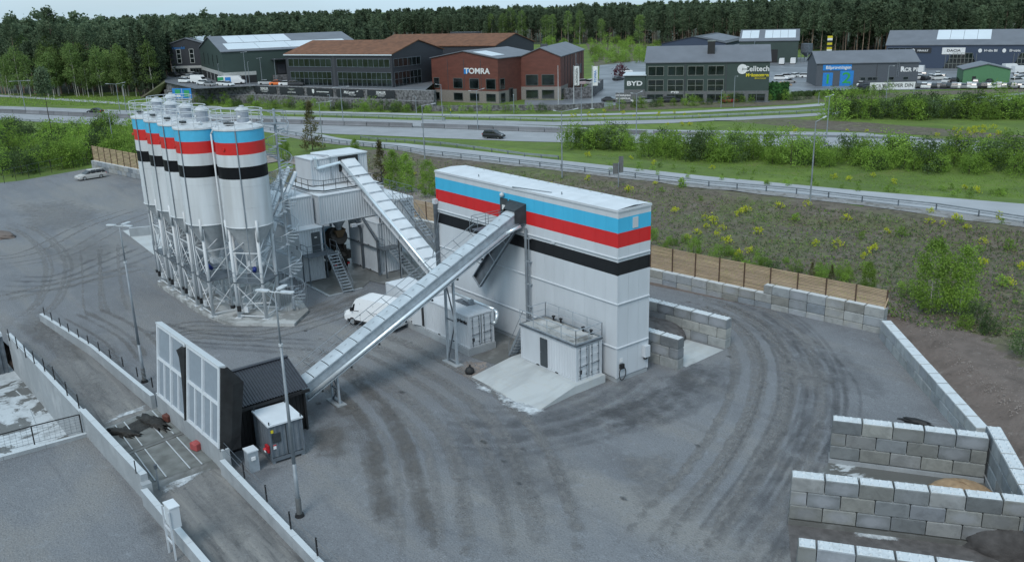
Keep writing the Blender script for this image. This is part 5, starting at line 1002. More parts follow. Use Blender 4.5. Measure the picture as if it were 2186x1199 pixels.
# ============================================================ INCLINED CONVEYORS
def conveyor(name, label, lo, hi, W, D, cover_n, side_mat, cover_mat, pipe_side=1, pipe_r=.17, cat='conveyor'):
    """lo, hi: top centre of the belt casing. returns thing and frame (u along, s sideways, n up)"""
    lo, hi = Vector(lo), Vector(hi); u = (hi - lo); L = u.length; u.normalize(); s = u.cross(Vector((0, 0, 1))).normalized(); n_ = s.cross(u).normalized()
    t = thing(name, label, cat, (lo.x, lo.y, 0)); o_ = Vector((lo.x, lo.y, 0))
    def P(a, b, c): return lo + u * a + s * b + n_ * c - o_
    def bx(mb, a0, a1, b0, b1, c0, c1):
        vs = [P(a, b, c) for c in (c0, c1) for (a, b) in ((a0, b0), (a1, b0), (a1, b1), (a0, b1))]
        return mb.raw(vs, [(3, 2, 1, 0), (4, 5, 6, 7), (0, 1, 5, 4), (1, 2, 6, 5), (2, 3, 7, 6), (3, 0, 4, 7)])
    h = W / 2
    for sd, nm in ((-1, 'side_wall'), (1, 'side_wall')):
        m_ = MB(); bx(m_, 0, L, sd * h - .03 * (sd > 0), sd * h + .03 * (sd < 0), -D, -.05)
        bx(m_, 0, L, sd * h - .06 * (sd < 0), sd * h + .06 * (sd > 0), -D - .06, -D + .06); bx(m_, 0, L, sd * h - .05 * (sd < 0) + 0, sd * h + .05 * (sd > 0), -.14, -.05)
        m_.obj(nm, side_mat, t)
    m_ = MB(); bx(m_, .05, L - .05, -h + .05, h - .05, -D, -D + .05); m_.obj('floor_plate', 'galv_dark', t)
    w_ = L / cover_n
    m_ = MB()
    for i in range(cover_n):
        m_ = MB(); a0, a1 = i * w_ + .03, (i + 1) * w_ - .03; pr = [(-h - .04, -.06), (-h, -.0), (-h * .5, .05), (0, .065), (h * .5, .05), (h, 0), (h + .04, -.06)]
        vs = [P(a0, b, c) for b, c in pr] + [P(a1, b, c) for b, c in pr]; k = len(pr)
        m_.raw(vs, [(q, q + 1, k + q + 1, k + q) for q in range(k - 1)]); m_.raw(vs, [tuple(range(k)), tuple(range(2 * k - 1, k - 1, -1))])
        c = m_.obj('cover', 'cover_zinc' if cover_mat == 'galvanised' else cover_mat, t)
        if cover_mat == 'galvanised':
            m_ = MB(); m_.bar(P((a0 + a1) / 2 - .09, .05, .085), P((a0 + a1) / 2 + .09, .05, .085), .015); m_.obj('handle', 'steel', c)
    if cover_mat != 'galvanised':
        for i in range(cover_n + 1):
            m_ = MB(); a = i * w_
            for da in (-.09, .09): bx(m_, a + da - .015, a + da + .015, -h - .03, h + .03, .055, .085)
            m_.obj('strap', 'galvanised', t)
    return t, P, bx, L, o_
# conveyor 1 : from the black shed to the tower door
cv, P, bx, L, o_ = conveyor('conveyor', 'long galvanised conveyor climbing from the black shed to the striped tower', (-9.6, -16.4, 2.0), (-9.6, 2.75, 11.08), 1.2, .85, 17, 'galvanised', 'galvanised')
m_ = MB(); m_.tube(P(.2, .78, -.78), P(L - 2.2, .78, -.78), .14, n=10); m_.tube(P(L - 2.2, .78, -.78), P(L - 1.0, 1.05, -.9), .14, n=10); m_.obj('side_pipe', 'bright_pipe', cv, smooth=True)
m_ = MB(); bx(m_, 0, L - 2, .62, .9, -1.02, -.94); m_.obj('pipe_tray', 'galvanised', cv)
for i in range(8): m_ = MB(); m_.box((P(1.2 + i * 2.5, .8, -1.15) - Vector((.06, .06, .06))), (P(1.2 + i * 2.5, .8, -1.15) + Vector((.06, .06, .06)))); m_.obj('clamp', 'dark_steel', cv)
# walkway on the left with railing
m_ = MB(); bx(m_, .3, L - .6, -1.45, -.68, -.82, -.76); m_.obj('walkway', 'galv_dark', cv)
m_ = MB(); m_.tube(P(.5, -1.45, .35), P(L - 3.2, -1.45, .35), .025, n=5); m_.tube(P(.5, -1.45, -.2), P(L - 3.2, -1.45, -.2), .02, n=5)
for i in range(13): a = .6 + i * 1.42; q = P(a, -1.45, -.8); m_.tube(q, q + (P(a - .38, -1.45, .35) - q), .022, n=5)
m_.obj('railing', 'steel', cv)
m_ = MB(); top = [(-11.1, -.6, 9.35), (-11.1, 2.9, 9.45)]; rail(m_, [Vector(q) - o_ for q in top], 1.05, .025); m_.obj('railing', 'steel', cv)
m_ = MB(); m_.box(Vector((-12.0, .2, 9.3)) - o_, Vector((-10.35, 2.9, 9.37)) - o_); m_.obj('landing', 'galv_dark', cv)
m_ = MB(); rail(m_, [Vector(q) - o_ for q in [(-12.0, 2.9, 9.4), (-12.0, .2, 9.4), (-11.2, .2, 9.4)]], 1.0, .025); m_.obj('railing', 'steel', cv)
m_ = MB(); rail(m_, [Vector(q) - o_ for q in [(-10.9, -16.3, .9), (-10.9, -17.4, .9), (-11.3, -17.4, .9)]], 1.1, .025); m_.obj('railing', 'steel', cv)
# head hood at the tower
m_ = MB(); m_.raw([tuple(Vector(q) - o_) for q in [(-10.3, 2.0, 10.95), (-8.95, 2.0, 10.95), (-8.95, 2.0, 10.0), (-10.3, 2.0, 10.0), (-10.75, 2.95, 11.45), (-8.7, 2.95, 11.4), (-8.7, 2.95, 9.9), (-10.75, 2.95, 9.9)]], [(0, 1, 5, 4), (1, 2, 6, 5), (2, 3, 7, 6), (3, 0, 4, 7)]); m_.obj('head_hood', 'dark_steel', cv)
def trestle(parent_o, parent, x0, x1, y, ztop, label=None, w=.16):
    for x in (x0, x1):
        m_ = MB(); m_.bar(Vector((x, y, .1)) - parent_o, Vector((x * .9 + (x0 + x1) / 2 * .1, y, ztop)) - parent_o, w); m_.obj('leg', 'galvanised', parent)
    m_ = MB(); h = ztop
    m_.bar(Vector((x0, y, h * .95)) - parent_o, Vector((x1, y, h * .5)) - parent_o, .08); m_.bar(Vector((x1, y, h * .5)) - parent_o, Vector((x0, y, .15)) - parent_o, .08); m_.bar(Vector((x0, y, h * .5)) - parent_o, Vector((x1, y, h * .5)) - parent_o, .08)
    m_.bar(Vector((x0, y, .18)) - parent_o, Vector((x1, y, .18)) - parent_o, .1); m_.obj('brace', 'galv_dark', parent)
    m_ = MB(); m_.box(Vector((x0 - .35, y - .35, -.1)) - parent_o, Vector((x1 + .35, y + .35, .1)) - parent_o); m_.obj('foot_pad', 'concrete', parent)
    m_ = MB(); m_.box(Vector((x0 - .1, y - .12, h - .08)) - parent_o, Vector((x1 + .1, y + .12, h + .04)) - parent_o); m_.obj('head_beam', 'galvanised', parent)
trestle(o_, cv, -10.35, -9.2, -3.65, 7.0); trestle(o_, cv, -9.95, -8.95, -13.6, 2.25, w=.13)
# chute hanging beneath the upper end
ct = thing('waste_chute', 'dark open steel chute hanging under the conveyor in front of the tower wall', 'chute', (-12, 2.4, 0)); co_ = Vector((-12, 2.4, 0))
a, b = onp(1100, 475, 1, 2.3), onp(1022, 600, 1, 2.3); d = (b - a).normalized(); s_ = Vector((d.z, 0, -d.x)); 
if s_.x < 0: s_ = -s_
m_ = MB(); q0, q1 = a - co_, b - co_; w_ = .55
m_.raw([q0 - s_ * w_, q0 + s_ * w_, q1 + s_ * w_, q1 - s_ * w_, q0 - s_ * w_ + Vector((0, -.3, 0)), q0 + s_ * w_ + Vector((0, -.3, 0)), q1 + s_ * w_ + Vector((0, -.3, 0)), q1 - s_ * w_ + Vector((0, -.3, 0))], [(0, 1, 2, 3), (0, 4, 7, 3), (1, 5, 6, 2), (3, 2, 6, 7)]); m_.obj('trough', 'galv_dark', ct)
m_ = MB()
for e in (-1, 1): m_.bar(q0 + s_ * w_ * e + Vector((0, -.32, 0)), q1 + s_ * w_ * e + Vector((0, -.32, 0)), .07)
for f in (.25, .55, .98): m_.bar(q0.lerp(q1, f) - s_ * w_ + Vector((0, -.33, 0)), q0.lerp(q1, f) + s_ * w_ + Vector((0, -.33, 0)), .06)
m_.obj('edge_frame', 'galvanised', ct)
m_ = MB(); 
for f, g_ in ((.45, (-10.3, .2, 8.9)), (.8, (-10.3, -1.6, 8.0)), (.62, (-10.3, -.7, 8.4))): m_.tube(q0.lerp(q1, f) - s_ * w_, Vector(g_) - co_, .03, n=5)
m_.obj('hanger_rod', 'galv_dark', ct)
# conveyor 2 : from the tower's left end up to the mixer container
cw, P2, bx2, L2, o2 = conveyor('conveyor', 'white covered conveyor descending from the mixer tower to behind the first conveyor', (-20.6, 5.44, .35), (-41.0, 5.44, 10.85), 1.56, 1.05, 15, 'white_paint', 'white_roof')
m_ = MB(); m_.tube(P2(1, -.95, -.16), P2(L2 - .2, -.95, -.16), .17, n=10); m_.obj('side_pipe', 'bright_pipe', cw, smooth=True)
for i in range(12): m_ = MB(); m_.bar(P2(1.5 + i * 1.8, -.83, -.1), P2(1.5 + i * 1.8, -.83, -.9), .03); m_.obj('bracket', 'steel', cw)
m_ = MB(); m_.path([Vector(q) - o2 for q in [(-40.9, 4.5, 10.6), (-41.0, 1.9, 10.3), (-41.0, 1.75, 10.45), (-41.0, 1.7, 11.3), (-41.2, 1.6, 11.35)]], .17, 10); m_.obj('bent_pipe', 'bright_pipe', cw)
m_ = MB(); m_.tube(P2(2, 1.5, .2), P2(L2 - 6, 1.5, .2), .025, n=5); m_.tube(P2(2, 1.5, -.3), P2(L2 - 6, 1.5, -.3), .02, n=5)
for i in range(10): m_.tube(P2(2 + i * 1.5, 1.5, -.8), P2(2 + i * 1.5, 1.5, .2), .022, n=5)
m_.obj('railing', 'steel', cw); m_ = MB(); bx2(m_, 1, L2 - 5, .85, 1.55, -.9, -.83); m_.obj('walkway', 'galv_dark', cw)
for x in (-25.2, -30.5, -33.9):
    z = .35 + (-20.6 - x) * .5147 - 1.2; trestle(o2, cw, x, x + .001, 4.7, z, w=.14); 
# ============================================================ MIXER TOWER (stacked containers)
C20 = dict(L=6.058, W=2.438)
sheet('mixer_slab', [tuple(at(u, v, 0)[:2]) for u, v in ((560, 560), (702, 634), (770, 617), (790, 600), (960, 640), (1000, 560), (870, 500), (700, 500))], 'dark_slab', .05, 0)
m_ = MB(); a, b, c = at(560, 560, 0), at(702, 634, 0), at(775, 616, 0); m_.bar(a + Vector((0, .1, .04)), b + Vector((0, .1, .04)), .25, .12); m_.bar(b + Vector((-.1, 0, .035)), c + Vector((-.1, 0, .035)), .25, .12); o = m_.obj('slab_kerb', 'concrete'); o['kind'] = 'structure'
XL = -36.45
for (x, y, z, H, e, lb) in ((XL, -2.94, .12, 2.6, ('wall', 'wall'), 'lowest white container left of the mixer bay, on the ground'),
                         (XL - 1.4, -2.94, 5.42, 2.9, ('wall', 'wall'), 'white container third up on the left of the mixer bay, set back above the doorway'),
                         (-33.8, 4.25, .12, 2.6, ('wall', 'wall'), 'lowest white container right of the mixer bay'),
                         (-33.8, 4.25, 2.74, 2.6, ('wall', 'wall'), 'second white container right of the mixer bay with dark window'),
                         (-37.2, 8.3, .9, 2.6, ('wall', 'wall'), 'white container at the back right of the mixer plant'),
                         (-37.2, 8.3, 3.6, 2.9, ('wall', 'wall'), 'upper white container at the back right of the mixer plant carrying a railed platform')):
    t = container('container', lb, (x, y, z), H=H, ends=e, group='containers of the mixer plant')
c_win = bpy.data.objects['container']
t = container('container', 'second white container on the left with grey door, platform and stair', (XL, -2.94, 2.74), H=2.62, ends=('wall', 'wall'), group='containers of the mixer plant', roof='flat')
m_ = MB(); m_.box((-.04, 1.3, .12), (.03, 2.2, 2.2)); d_ = m_.obj('door', 'dark_door', t); m_ = MB(); m_.box((.031, 1.6, 1.65), (.04, 1.85, 1.75)); m_.obj('door_plate', 'sign_white', d_)
m_ = MB(); m_.box((-.9, -.01, .65), (-.6, .03, .95)); m_.obj('vent', 'plastic_black', t)
m_ = MB(); m_.box((-6.2, -.12, 2.6), (.14, 2.5, 2.68)); m_.obj('roof_sheet', 'white_roof', t)
for (x0, yy, zz) in ((-36.93, -.3, 5.42), (-39.4, -.3, 5.42), (-41.9, -.3, 5.42)):
    t = container('container', {-36.93: 'white container set crosswise over the mixer bay, front one', -39.4: 'white container set crosswise over the mixer bay, middle one', -41.9: 'white container set crosswise over the mixer bay, rear one'}[x0], (x0, yy, zz), L=7.4, H=2.9, rz=-math.pi / 2, ends=('wall', 'wall'), group='containers of the mixer plant')
    t.location = (x0 - 2.438, yy, zz)
tt_ = container('container', 'topmost white container of the mixer tower with dark conveyor opening', (-44.75, 1.2, 8.5), L=6.5, W=3.65, H=2.72, rz=-math.pi / 2, ends=('wall', 'wall'), group='containers of the mixer plant', roof='flat')
m_ = MB(); m_.box((-44.9, 3.1, 11.22), (-41.0, 7.75, 11.36)); o = m_.obj('roof_cover', 'white_roof', tt_); m2 = o.data
for v in m2.vertices: v.co = Vector((-(v.co.y - 1.2), v.co.x + 44.75, v.co.z - 8.5))
m_ = MB(); m_.box((-41.15, 4.35, 9.6), (-41.0, 6.6, 11.15)); o = m_.obj('opening_shade', 'plastic_black', tt_)  # no hole here, the inner shade is painted as a black panel
for v in o.data.vertices: v.co = Vector((-(v.co.y - 1.2), v.co.x + 44.75, v.co.z - 8.5))
m_ = MB(); m_.path([(-41.0, 3.4, 8.9), (-41.0, 3.4, 11.3), (-41.2, 3.2, 11.45), (-44.0, 2.2, 11.35)], .04, 6); o = m_.obj('conduit', 'steel', tt_)
for v in o.data.vertices: v.co = Vector((-(v.co.y - 1.2), v.co.x + 44.75, v.co.z - 8.5))
# ring walkway
pf = thing('walkway_platform', 'dark steel walkway with railing around the topmost container', 'walkway', (-40, 1, 8.36)); po = Vector((-40, 1, 8.36))
m_ = MB(); m_.prism([(-45.4, .0), (-39.6, .0), (-38.0, .9), (-38.0, 7.6), (-41.05, 7.6), (-41.05, 1.15), (-45.4, 1.15)], 2, 8.36, 8.44)
for i, v in enumerate(m_.v): m_.v[i] = tuple(Vector(v) - po)
m_.obj('deck', 'white_roof', pf)
m_ = MB(); rail(m_, [Vector(q) - po for q in [(-45.4, 0, 8.44), (-39.6, 0, 8.44), (-38.0, .9, 8.44), (-38.0, 7.6, 8.44)]], 1.1, .03, kick=True, step=1.3); m_.obj('railing', 'dark_steel', pf)
# portal frames of the truck bay
fr = thing('portal_frame', 'grey steel portal frame holding the containers above the truck bay', 'steel frame', (-35, 2, 0)); fo = Vector((-35, 2, 0))
for x in (-37.3, -44.0):
    m_ = MB(); m_.bar(Vector((x + .3, 4.1, 0)) - fo, Vector((x + .3, 4.1, 4.3)) - fo, .2); m_.bar(Vector((x + .3, 4.1, 4.3)) - fo, Vector((x + .3, 3.6, 5.4)) - fo, .2); m_.obj('column', 'galv_dark', fr)
m_ = MB(); m_.bar(Vector((-33.7, 4.1, 0)) - fo, Vector((-33.7, 4.1, 3.6)) - fo, .22); m_.bar(Vector((-33.7, 4.1, 3.6)) - fo, Vector((-36.3, 4.1, 5.45)) - fo, .22); m_.obj('column', 'galv_dark', fr)
m_ = MB(); m_.bar(Vector((-44, 4.08, 2.75)) - fo, Vector((-33.8, 4.08, 2.75)) - fo, .12); m_.obj('beam', 'galv_dark', fr)
m_ = MB(); m_.bar(Vector((-36.6, -.2, 0)) - fo, Vector((-36.6, -.2, 5.4)) - fo, .14); m_.obj('column', 'galv_dark', fr)
# railed landing, stair of the left door
def stair(name, label, p0, p1, w_, side, n_=13, rails=True, cat='stair', group=None):
    p0, p1 = Vector(p0), Vector(p1); t = thing(name, label, cat, p0, 0, group); d = p1 - p0; s = Vector(side).normalized() * w_
    for sd in (Vector(), s): m_ = MB(); m_.bar(sd, sd + d, .06, .22); m_.obj('stringer', 'steel', t)
    dd = Vector((d.x, d.y, 0)).normalized(); m_ = MB(); q = dd * .13
    m_.raw([-q, q, q + s, -q + s, -q + Vector((0, 0, .04)), q + Vector((0, 0, .04)), q + s + Vector((0, 0, .04)), -q + s + Vector((0, 0, .04))], [(3, 2, 1, 0), (4, 5, 6, 7), (0, 1, 5, 4), (1, 2, 6, 5), (2, 3, 7, 6), (3, 0, 4, 7)]); me = m_.mesh('galvanised')
    for i in range(n_): link('tread', me, t, d * ((i + .5) / n_))
    if rails:
        for sd in (Vector(), s):
            m_ = MB(); U = Vector((0, 0, 1)); m_.tube(sd + U, sd + d + U, .024, n=5); m_.tube(sd + U * .5, sd + d + U * .5, .02, n=5)
            for f in (.05, .5, .95): m_.tube(sd + d * f, sd + d * f + U, .024, n=5)
            m_.obj('handrail', 'galv_dark', t)
    return t
stair('steel_stair', 'steel stair rising to the grey door beside the truck bay', (-30.9, -1.5, .05), (-34.9, -.9, 2.95), 1.0, (.15, 1, 0), 13)
ld = thing('landing', 'railed steel landing outside the grey door', 'landing', (-35.6, -1.5, 0)); lo_ = Vector((-35.6, -1.5, 0))
m_ = MB(); m_.box(Vector((-36.4, -2.9, 2.88)) - lo_, Vector((-34.9, .2, 2.95)) - lo_); m_.obj('deck', 'galv_dark', ld)
for pts in ([(-36.4, -2.9, 2.95), (-34.95, -2.9, 2.95)], [(-34.95, -2.9, 2.95), (-34.95, -.95, 2.95)]): rail(MB(), [Vector(q) - lo_ for q in pts], 1.1, .03).obj('railing', 'galv_dark', ld)
rail(MB(), [Vector((-36.3, .2, 2.95)) - lo_, Vector((-34.95, .2, 2.95)) - lo_], 1.1, .03).obj('railing', 'galv_dark', ld)
for q in ((-36.35, -2.88), (-34.95, -2.88), (-34.95, .15)): m_ = MB(); m_.bar(Vector((*q, 0)) - lo_, Vector((*q, 2.9)) - lo_, .1); m_.obj('post', 'galv_dark', ld)
stair('steel_stair', 'steel stair right of the truck bay behind the white conveyor', (-28.0, 5.1, .05), (-32.3, 4.5, 2.9), .9, (.1, 1, 0), 13)
ld = thing('landing', 'small railed landing with three posts right of the truck bay', 'landing', (-32.6, 5, 0)); lo_ = Vector((-32.6, 5, 0))
m_ = MB(); m_.box(Vector((-33.7, 4.0, 2.85)) - lo_, Vector((-32.2, 6.0, 2.92)) - lo_); m_.obj('deck', 'galv_dark', ld); rail(MB(), [Vector((-33.7, 4.0, 2.9)) - lo_, Vector((-32.2, 4.0, 2.9)) - lo_], 1.1, .03).obj('railing', 'galv_dark', ld)
for q in ((-32.2, 4.05), (-32.2, 5.9)): m_ = MB(); m_.bar(Vector((*q, 0)) - lo_, Vector((*q, 2.9)) - lo_, .1); m_.obj('post', 'galv_dark', ld)
# upper right platform with stairs
ld = thing('walkway_platform', 'railed steel platform on the container behind the white conveyor', 'walkway', (-40, 9.5, 6.5)); lo_ = Vector((-40, 9.5, 6.5))
m_ = MB(); m_.box((-3.4, -1.1, .02), (2.7, 1.3, .1)); m_.obj('deck', 'white_roof', ld)
rail(MB(), [(-3.4, 1.25, .1), (2.6, 1.25, .1)], 1.1, .03).obj('railing', 'galv_dark', ld); rail(MB(), [(2.6, 1.25, .1), (2.6, -1.1, .1)], 1.1, .03).obj('railing', 'galv_dark', ld)
stair('steel_stair', 'steep steel stair climbing to the platform behind the white conveyor', (-32.5, 9.0, 3.3), (-37.2, 9.0, 6.5), .9, (0, 1, 0), 13)
stair('steel_stair', 'lower steel stair flight beside the timber fence', (-27.0, 9.0, .2), (-31.4, 9.0, 3.2), .9, (0, 1, 0), 13)
t = thing('access_platform', 'dark machine frame with belts between white conveyor and timber fence', 'machine', (-25, 9, 0)); m_ = MB(); m_.box((-1.5, -.8, 2.2), (1.5, .8, 2.35)); m_.box((-1.2, -.7, 1.0), (1.2, .6, 1.6)); m_.obj('frame', 'dark_steel', t)
for sx in (-1.4, 1.4):
    for sy in (-.7, .7): m_ = MB(); m_.bar((sx, sy, 0), (sx, sy, 3.3), .1); m_.obj('leg', 'galv_dark', t)
rail(MB(), [(-1.4, .7, 2.3), (1.4, .7, 2.3)], 1.0, .03).obj('railing', 'galv_dark', t)
m_ = MB(); m_.tube((-1.0, 0, 2.7), (1.0, 0, 2.7), .35, n=12); m_.obj('drum', 'plastic_black', t)
# mixer truck rear seen in the bay
mt = thing('concrete_mixer_truck', 'dark rear of a mixer truck with blue drum under the mixer tower', 'truck', (-38.0, 1.9, 0)); 
m_ = MB(); m_.tube((-4.2, 0, 2.9), (-2.2, 0, 3.0), 1.0, 1.35, n=18); m_.tube((-2.2, 0, 3.0), (-.6, 0, 3.35), 1.35, 1.05, n=18); m_.obj('drum', 'drum_blue', mt, smooth=True)
m_ = MB(); m_.tube((-.6, 0, 3.35), (.35, 0, 3.7), 1.2, .8, n=16); m_.tube((.2, 0, 3.7), (.5, 0, 3.85), .95, .9, n=14); m_.obj('drum_mouth', 'mixer_dark', mt)
m_ = MB(); m_.raw([(.1, -.6, 4.6), (.1, .6, 4.6), (.9, .6, 4.5), (.9, -.6, 4.5), (.3, -.25, 3.7), (.3, .25, 3.7), (.7, .25, 3.7), (.7, -.25, 3.7)], [(0, 1, 5, 4), (1, 2, 6, 5), (2, 3, 7, 6), (3, 0, 4, 7)]); m_.obj('feed_hopper', 'mixer_brown', mt)
m_ = MB(); m_.bar((-5, -.45, 1.1), (.6, -.45, 1.1), .18, .28); m_.bar((-5, .45, 1.1), (.6, .45, 1.1), .18, .28); m_.bar((.4, -.9, .9), (.4, .9, .9), .15, .3); m_.bar((.1, -.6, 1.1), (.2, -.5, 3.6), .12); m_.bar((.1, .6, 1.1), (.2, .5, 3.6), .12); m_.obj('chassis', 'mixer_dark', mt)
m_ = MB(); m_.raw([(.6, -.3, 2.9), (.6, .3, 2.9), (1.5, .25, 2.0), (1.5, -.25, 2.0), (.6, -.35, 2.5), (.6, .35, 2.5), (1.4, .3, 1.7), (1.4, -.3, 1.7)], [(0, 1, 5, 4), (0, 3, 7, 4), (1, 2, 6, 5), (4, 5, 6, 7)]); m_.ring((.9, 0, 1.9), .5, .06, 10); m_.obj('discharge_chute', 'mixer_dark', mt)
m_ = MB(); m_.bar((.75, -.9, 2.6), (.95, .9, 2.2), .1); m_.bar((.8, -.8, 1.5), (.8, -.8, 3.6), .06); m_.bar((.85, .3, 1.2), (.85, .3, 2.9), .25, .3); m_.box((.3, .4, 1.4), (.9, .95, 2.3)); m_.obj('rear_frame', 'mixer_dark', mt)
for y in (-.95, .95):
    for x in (-1.0, -2.4): m_ = MB(); m_.tube((x, y - .28, .52), (x, y + .28, .52), .52, n=18); m_.obj('wheel', 'tyre', mt)
m_ = MB(); m_.box((.5, -.9, .75), (.56, -.6, .95)); m_.box((.5, .6, .75), (.56, .9, .95)); m_.obj('tail_lamp', 'safety_red', mt)
m_ = MB(); m_.lathe(tuple(Vector((-37.6, 1.9, 4.6)) - Vector((-38, 1.9, 0))), [(.25, -.2), (.55, .8)], 12); 
hp = thing('discharge_hopper', 'grey funnel under the crosswise containers above the truck', 'hopper', (-37.5, 1.9, 4.5)); m_ = MB(); m_.lathe((0, 0, 0), [(.25, 0), (.3, .2), (.75, .92)], 12); m_.obj('cone', 'steel', hp); m_ = MB(); m_.box((.6, 1.0, .2), (1.0, 1.6, .5)); m_.tube((.8, 1.6, .35), (.8, 2.3, .35), .1, n=8); m_.obj('valve_gear', 'white_paint', hp)
# ============================================================ SILOS
SR, STZ, SBZ = 2.03, 16.6, 8.45
def make_silo():
    t = thing('cement_silo', 'x', 'silo', (0, 0, 0)); n = 40
    for z0, z1, mt_, nm in ((SBZ, 12.6, 'silo_white', 'shell'), (12.6, 13.6, 'black_paint', 'black_band'), (13.6, 14.6, 'silo_white', 'white_band'), (14.6, 15.6, 'red_paint', 'red_band'), (15.6, STZ, 'blue_paint', 'blue_band')):
        m_ = MB(); m_.lathe((0, 0, 0), [(SR, z0), (SR, z1)], n); m_.obj(nm, mt_, t, smooth=True)
    m_ = MB(); m_.lathe((0, 0, 0), [(SR + .06, STZ - .04), (SR + .06, STZ + .1), (SR - .1, STZ + .14), (.9, STZ + .42), (.0, STZ + .45)], n); m_.obj('top', 'silo_white', t)
    m_ = MB(); m_.lathe((0, 0, 0), [(SR - .02, SBZ + .02), (SR - .1, SBZ - .12), (.35, SBZ - 3.0), (.35, SBZ - 3.3)], 28); m_.obj('cone', 'silo_cone', t, smooth=True)
    for z_, r_ in ((12.0, .012), (10.2, .012), (SBZ + .05, .05)): m_ = MB(); m_.ring((0, 0, z_), SR + .01, r_, 40); m_.obj('weld_seam', 'silo_white', t)
    # railing
    m_ = MB()
    for z in (.5, .95, 1.45): m_.ring((0, 0, STZ + z), SR + .05, .03, 26)
    for k in range(9): a = 2 * math.pi * k / 9 + .2; m_.tube(((SR + .05) * math.cos(a), (SR + .05) * math.sin(a), STZ), ((SR + .05) * math.cos(a), (SR + .05) * math.sin(a), STZ + 1.45), .028, n=5)
    m_.obj('railing', 'white_paint', t)
    m_ = MB(); m_.tube((.35, .3, STZ + .4), (.35, .3, STZ + 1.35), .5, n=14); f_ = m_.obj('filter_unit', 'grey_filter', t); m_ = MB(); m_.lathe((.35, .3, STZ + 1.35), [(.58, 0), (.6, .08), (.35, .28), (.2, .3), (.2, .42), (0, .44)], 14); m_.obj('filter_cap', 'lamp_white', f_)
    m_ = MB(); m_.box((.2, -.25, STZ + .85), (.45, -.21, STZ + 1.0)); m_.obj('filter_plate', 'sign_white', f_)
    m_ = MB(); m_.box((-.25, -1.35, STZ + .2), (.0, -1.1, STZ + .5)); m_.box((-.5, -1.4, STZ + .42), (.3, -1.05, STZ + .58)); m_.obj('pressure_valve', 'dark_steel', t)
    m_ = MB(); m_.tube((.9, -.6, STZ + .2), (1.35, -.2, STZ + .45), .16, n=8); m_.obj('top_hatch', 'silo_white', t)
    # fill pipe, ladder pipe
    m_ = MB(); m_.tube((-1.75, -1.35, 1.4), (-1.75, -1.35, STZ - .35), .075, n=8); m_.tube((-1.75, -1.35, STZ - .35), (-1.4, -1.1, STZ + .3), .075, n=8); m_.obj('fill_pipe', 'silo_white', t, smooth=True)
    m_ = MB(); m_.box((-1.9, -1.5, 1.15), (-1.6, -1.2, 1.42)); m_.obj('fill_coupling', 'plastic_black', t)
    m_ = MB(); m_.tube((.75, -1.95, 4.5), (.75, -1.95, STZ), .045, n=6); m_.obj('conduit', 'steel', t)
    m_ = MB(); m_.tube((-.4, -2.05, 15.1), (-.4, -2.12, 15.1), .13, n=10); m_.obj('inspection_cap', 'red_paint', t)
    # legs on a square
    a = 1.28; Q = [(-a, -a), (a, -a), (a, a), (-a, a)]
    for x, y in Q:
        m_ = MB(); m_.tube((x, y, .3), (x, y, SBZ - .2), .15, n=10); m_.tube((x * 1.1, y * 1.1, SBZ - 1.2), (x * 1.1, y * 1.1, SBZ + .6), .13, n=8); m_.obj('leg', 'silo_white', t, smooth=True)
        m_ = MB(); m_.box((x - .28, y - .28, .29), (x + .28, y + .28, .34)); m_.obj('foot_plate', 'silo_white', t)
    for i in range(4):
        p, q = Q[i], Q[(i + 1) % 4]; m_ = MB()
        for z0, z1 in ((.55, 3.3), (3.6, 6.1)):
            m_.tube((*p, z0), (*q, z1), .04, n=5); m_.tube((*q, z0), (*p, z1), .04, n=5)
        for z in (.5, 3.45, 6.15): m_.bar((*p, z), (*q, z), .09)
        c = ((p[0] + q[0]) / 2, (p[1] + q[1]) / 2, 7.9); m_.tube((*p, 6.2), (q[0] * .9, q[1] * .9, SBZ - .5), .04, n=5); m_.obj('bracing', 'silo_white', t)
    m_ = MB(); m_.box((-1.5, -1.5, 3.5), (1.5, 1.5, 3.56)); m_.obj('platform', 'galv_dark', t); m_ = MB(); rail(m_, [(-1.5, -1.5, 3.56), (1.5, -1.5, 3.56)], .9, .02); m_.obj('platform_railing', 'steel', t)
    m_ = MB(); m_.box((-.4, -.4, 4.7), (.4, .4, 5.15)); m_.tube((0, 0, 4.7), (.0, .7, 4.2), .16, n=8); m_.obj('outlet', 'silo_white', t)
    m_ = MB(); m_.tube((.25, -.55, 4.3), (.55, -1.0, 4.75), .18, n=10); m_.obj('motor', 'motor_blue', t, smooth=True)
    m_ = MB(); m_.tube((-1.5, 0, 1.1), (1.3, -.2, 1.4), .07, n=6); m_.tube((-.9, -1.2, 2.1), (.4, .9, 2.6), .05, n=5); m_.tube((-.6, .9, .7), (.9, .9, 2.9), .06, n=5); m_.box((-.7, -1.35, .8), (-.35, -1.15, 1.3)); m_.obj('air_pipes', 'silo_white', t)
    m_ = MB(); m_.box((-1.28, -1.5, .9), (-1.0, -1.3, 1.4)); m_.obj('control_box', 'plastic_black', t)
    return t
s0 = make_silo(); SPOS = [(-30.2, -10.15, R(40)), (-33.6, -12.25, 0), (-37.5, -12.25, 0), (-41.35, -12.25, 0), (-45.2, -12.25, 0), (-48.6, -9.6, R(-35))]
SL = ['white cement silo with blue, red and black bands, nearest to the spiral stair', 'cement silo second from the spiral stair', 'cement silo third from the spiral stair, middle of the front row', 'cement silo fourth from the spiral stair', 'cement silo at the left end of the front row', 'cement silo rearmost of the group, only its railing and top showing']
for i, (x, y, rz) in enumerate(SPOS):
    t = s0 if i == 0 else tree_copy(s0); t.location = (x, y, 0); t.rotation_euler = (0, 0, rz); t['label'] = SL[i]; t['group'] = 'striped cement silos'
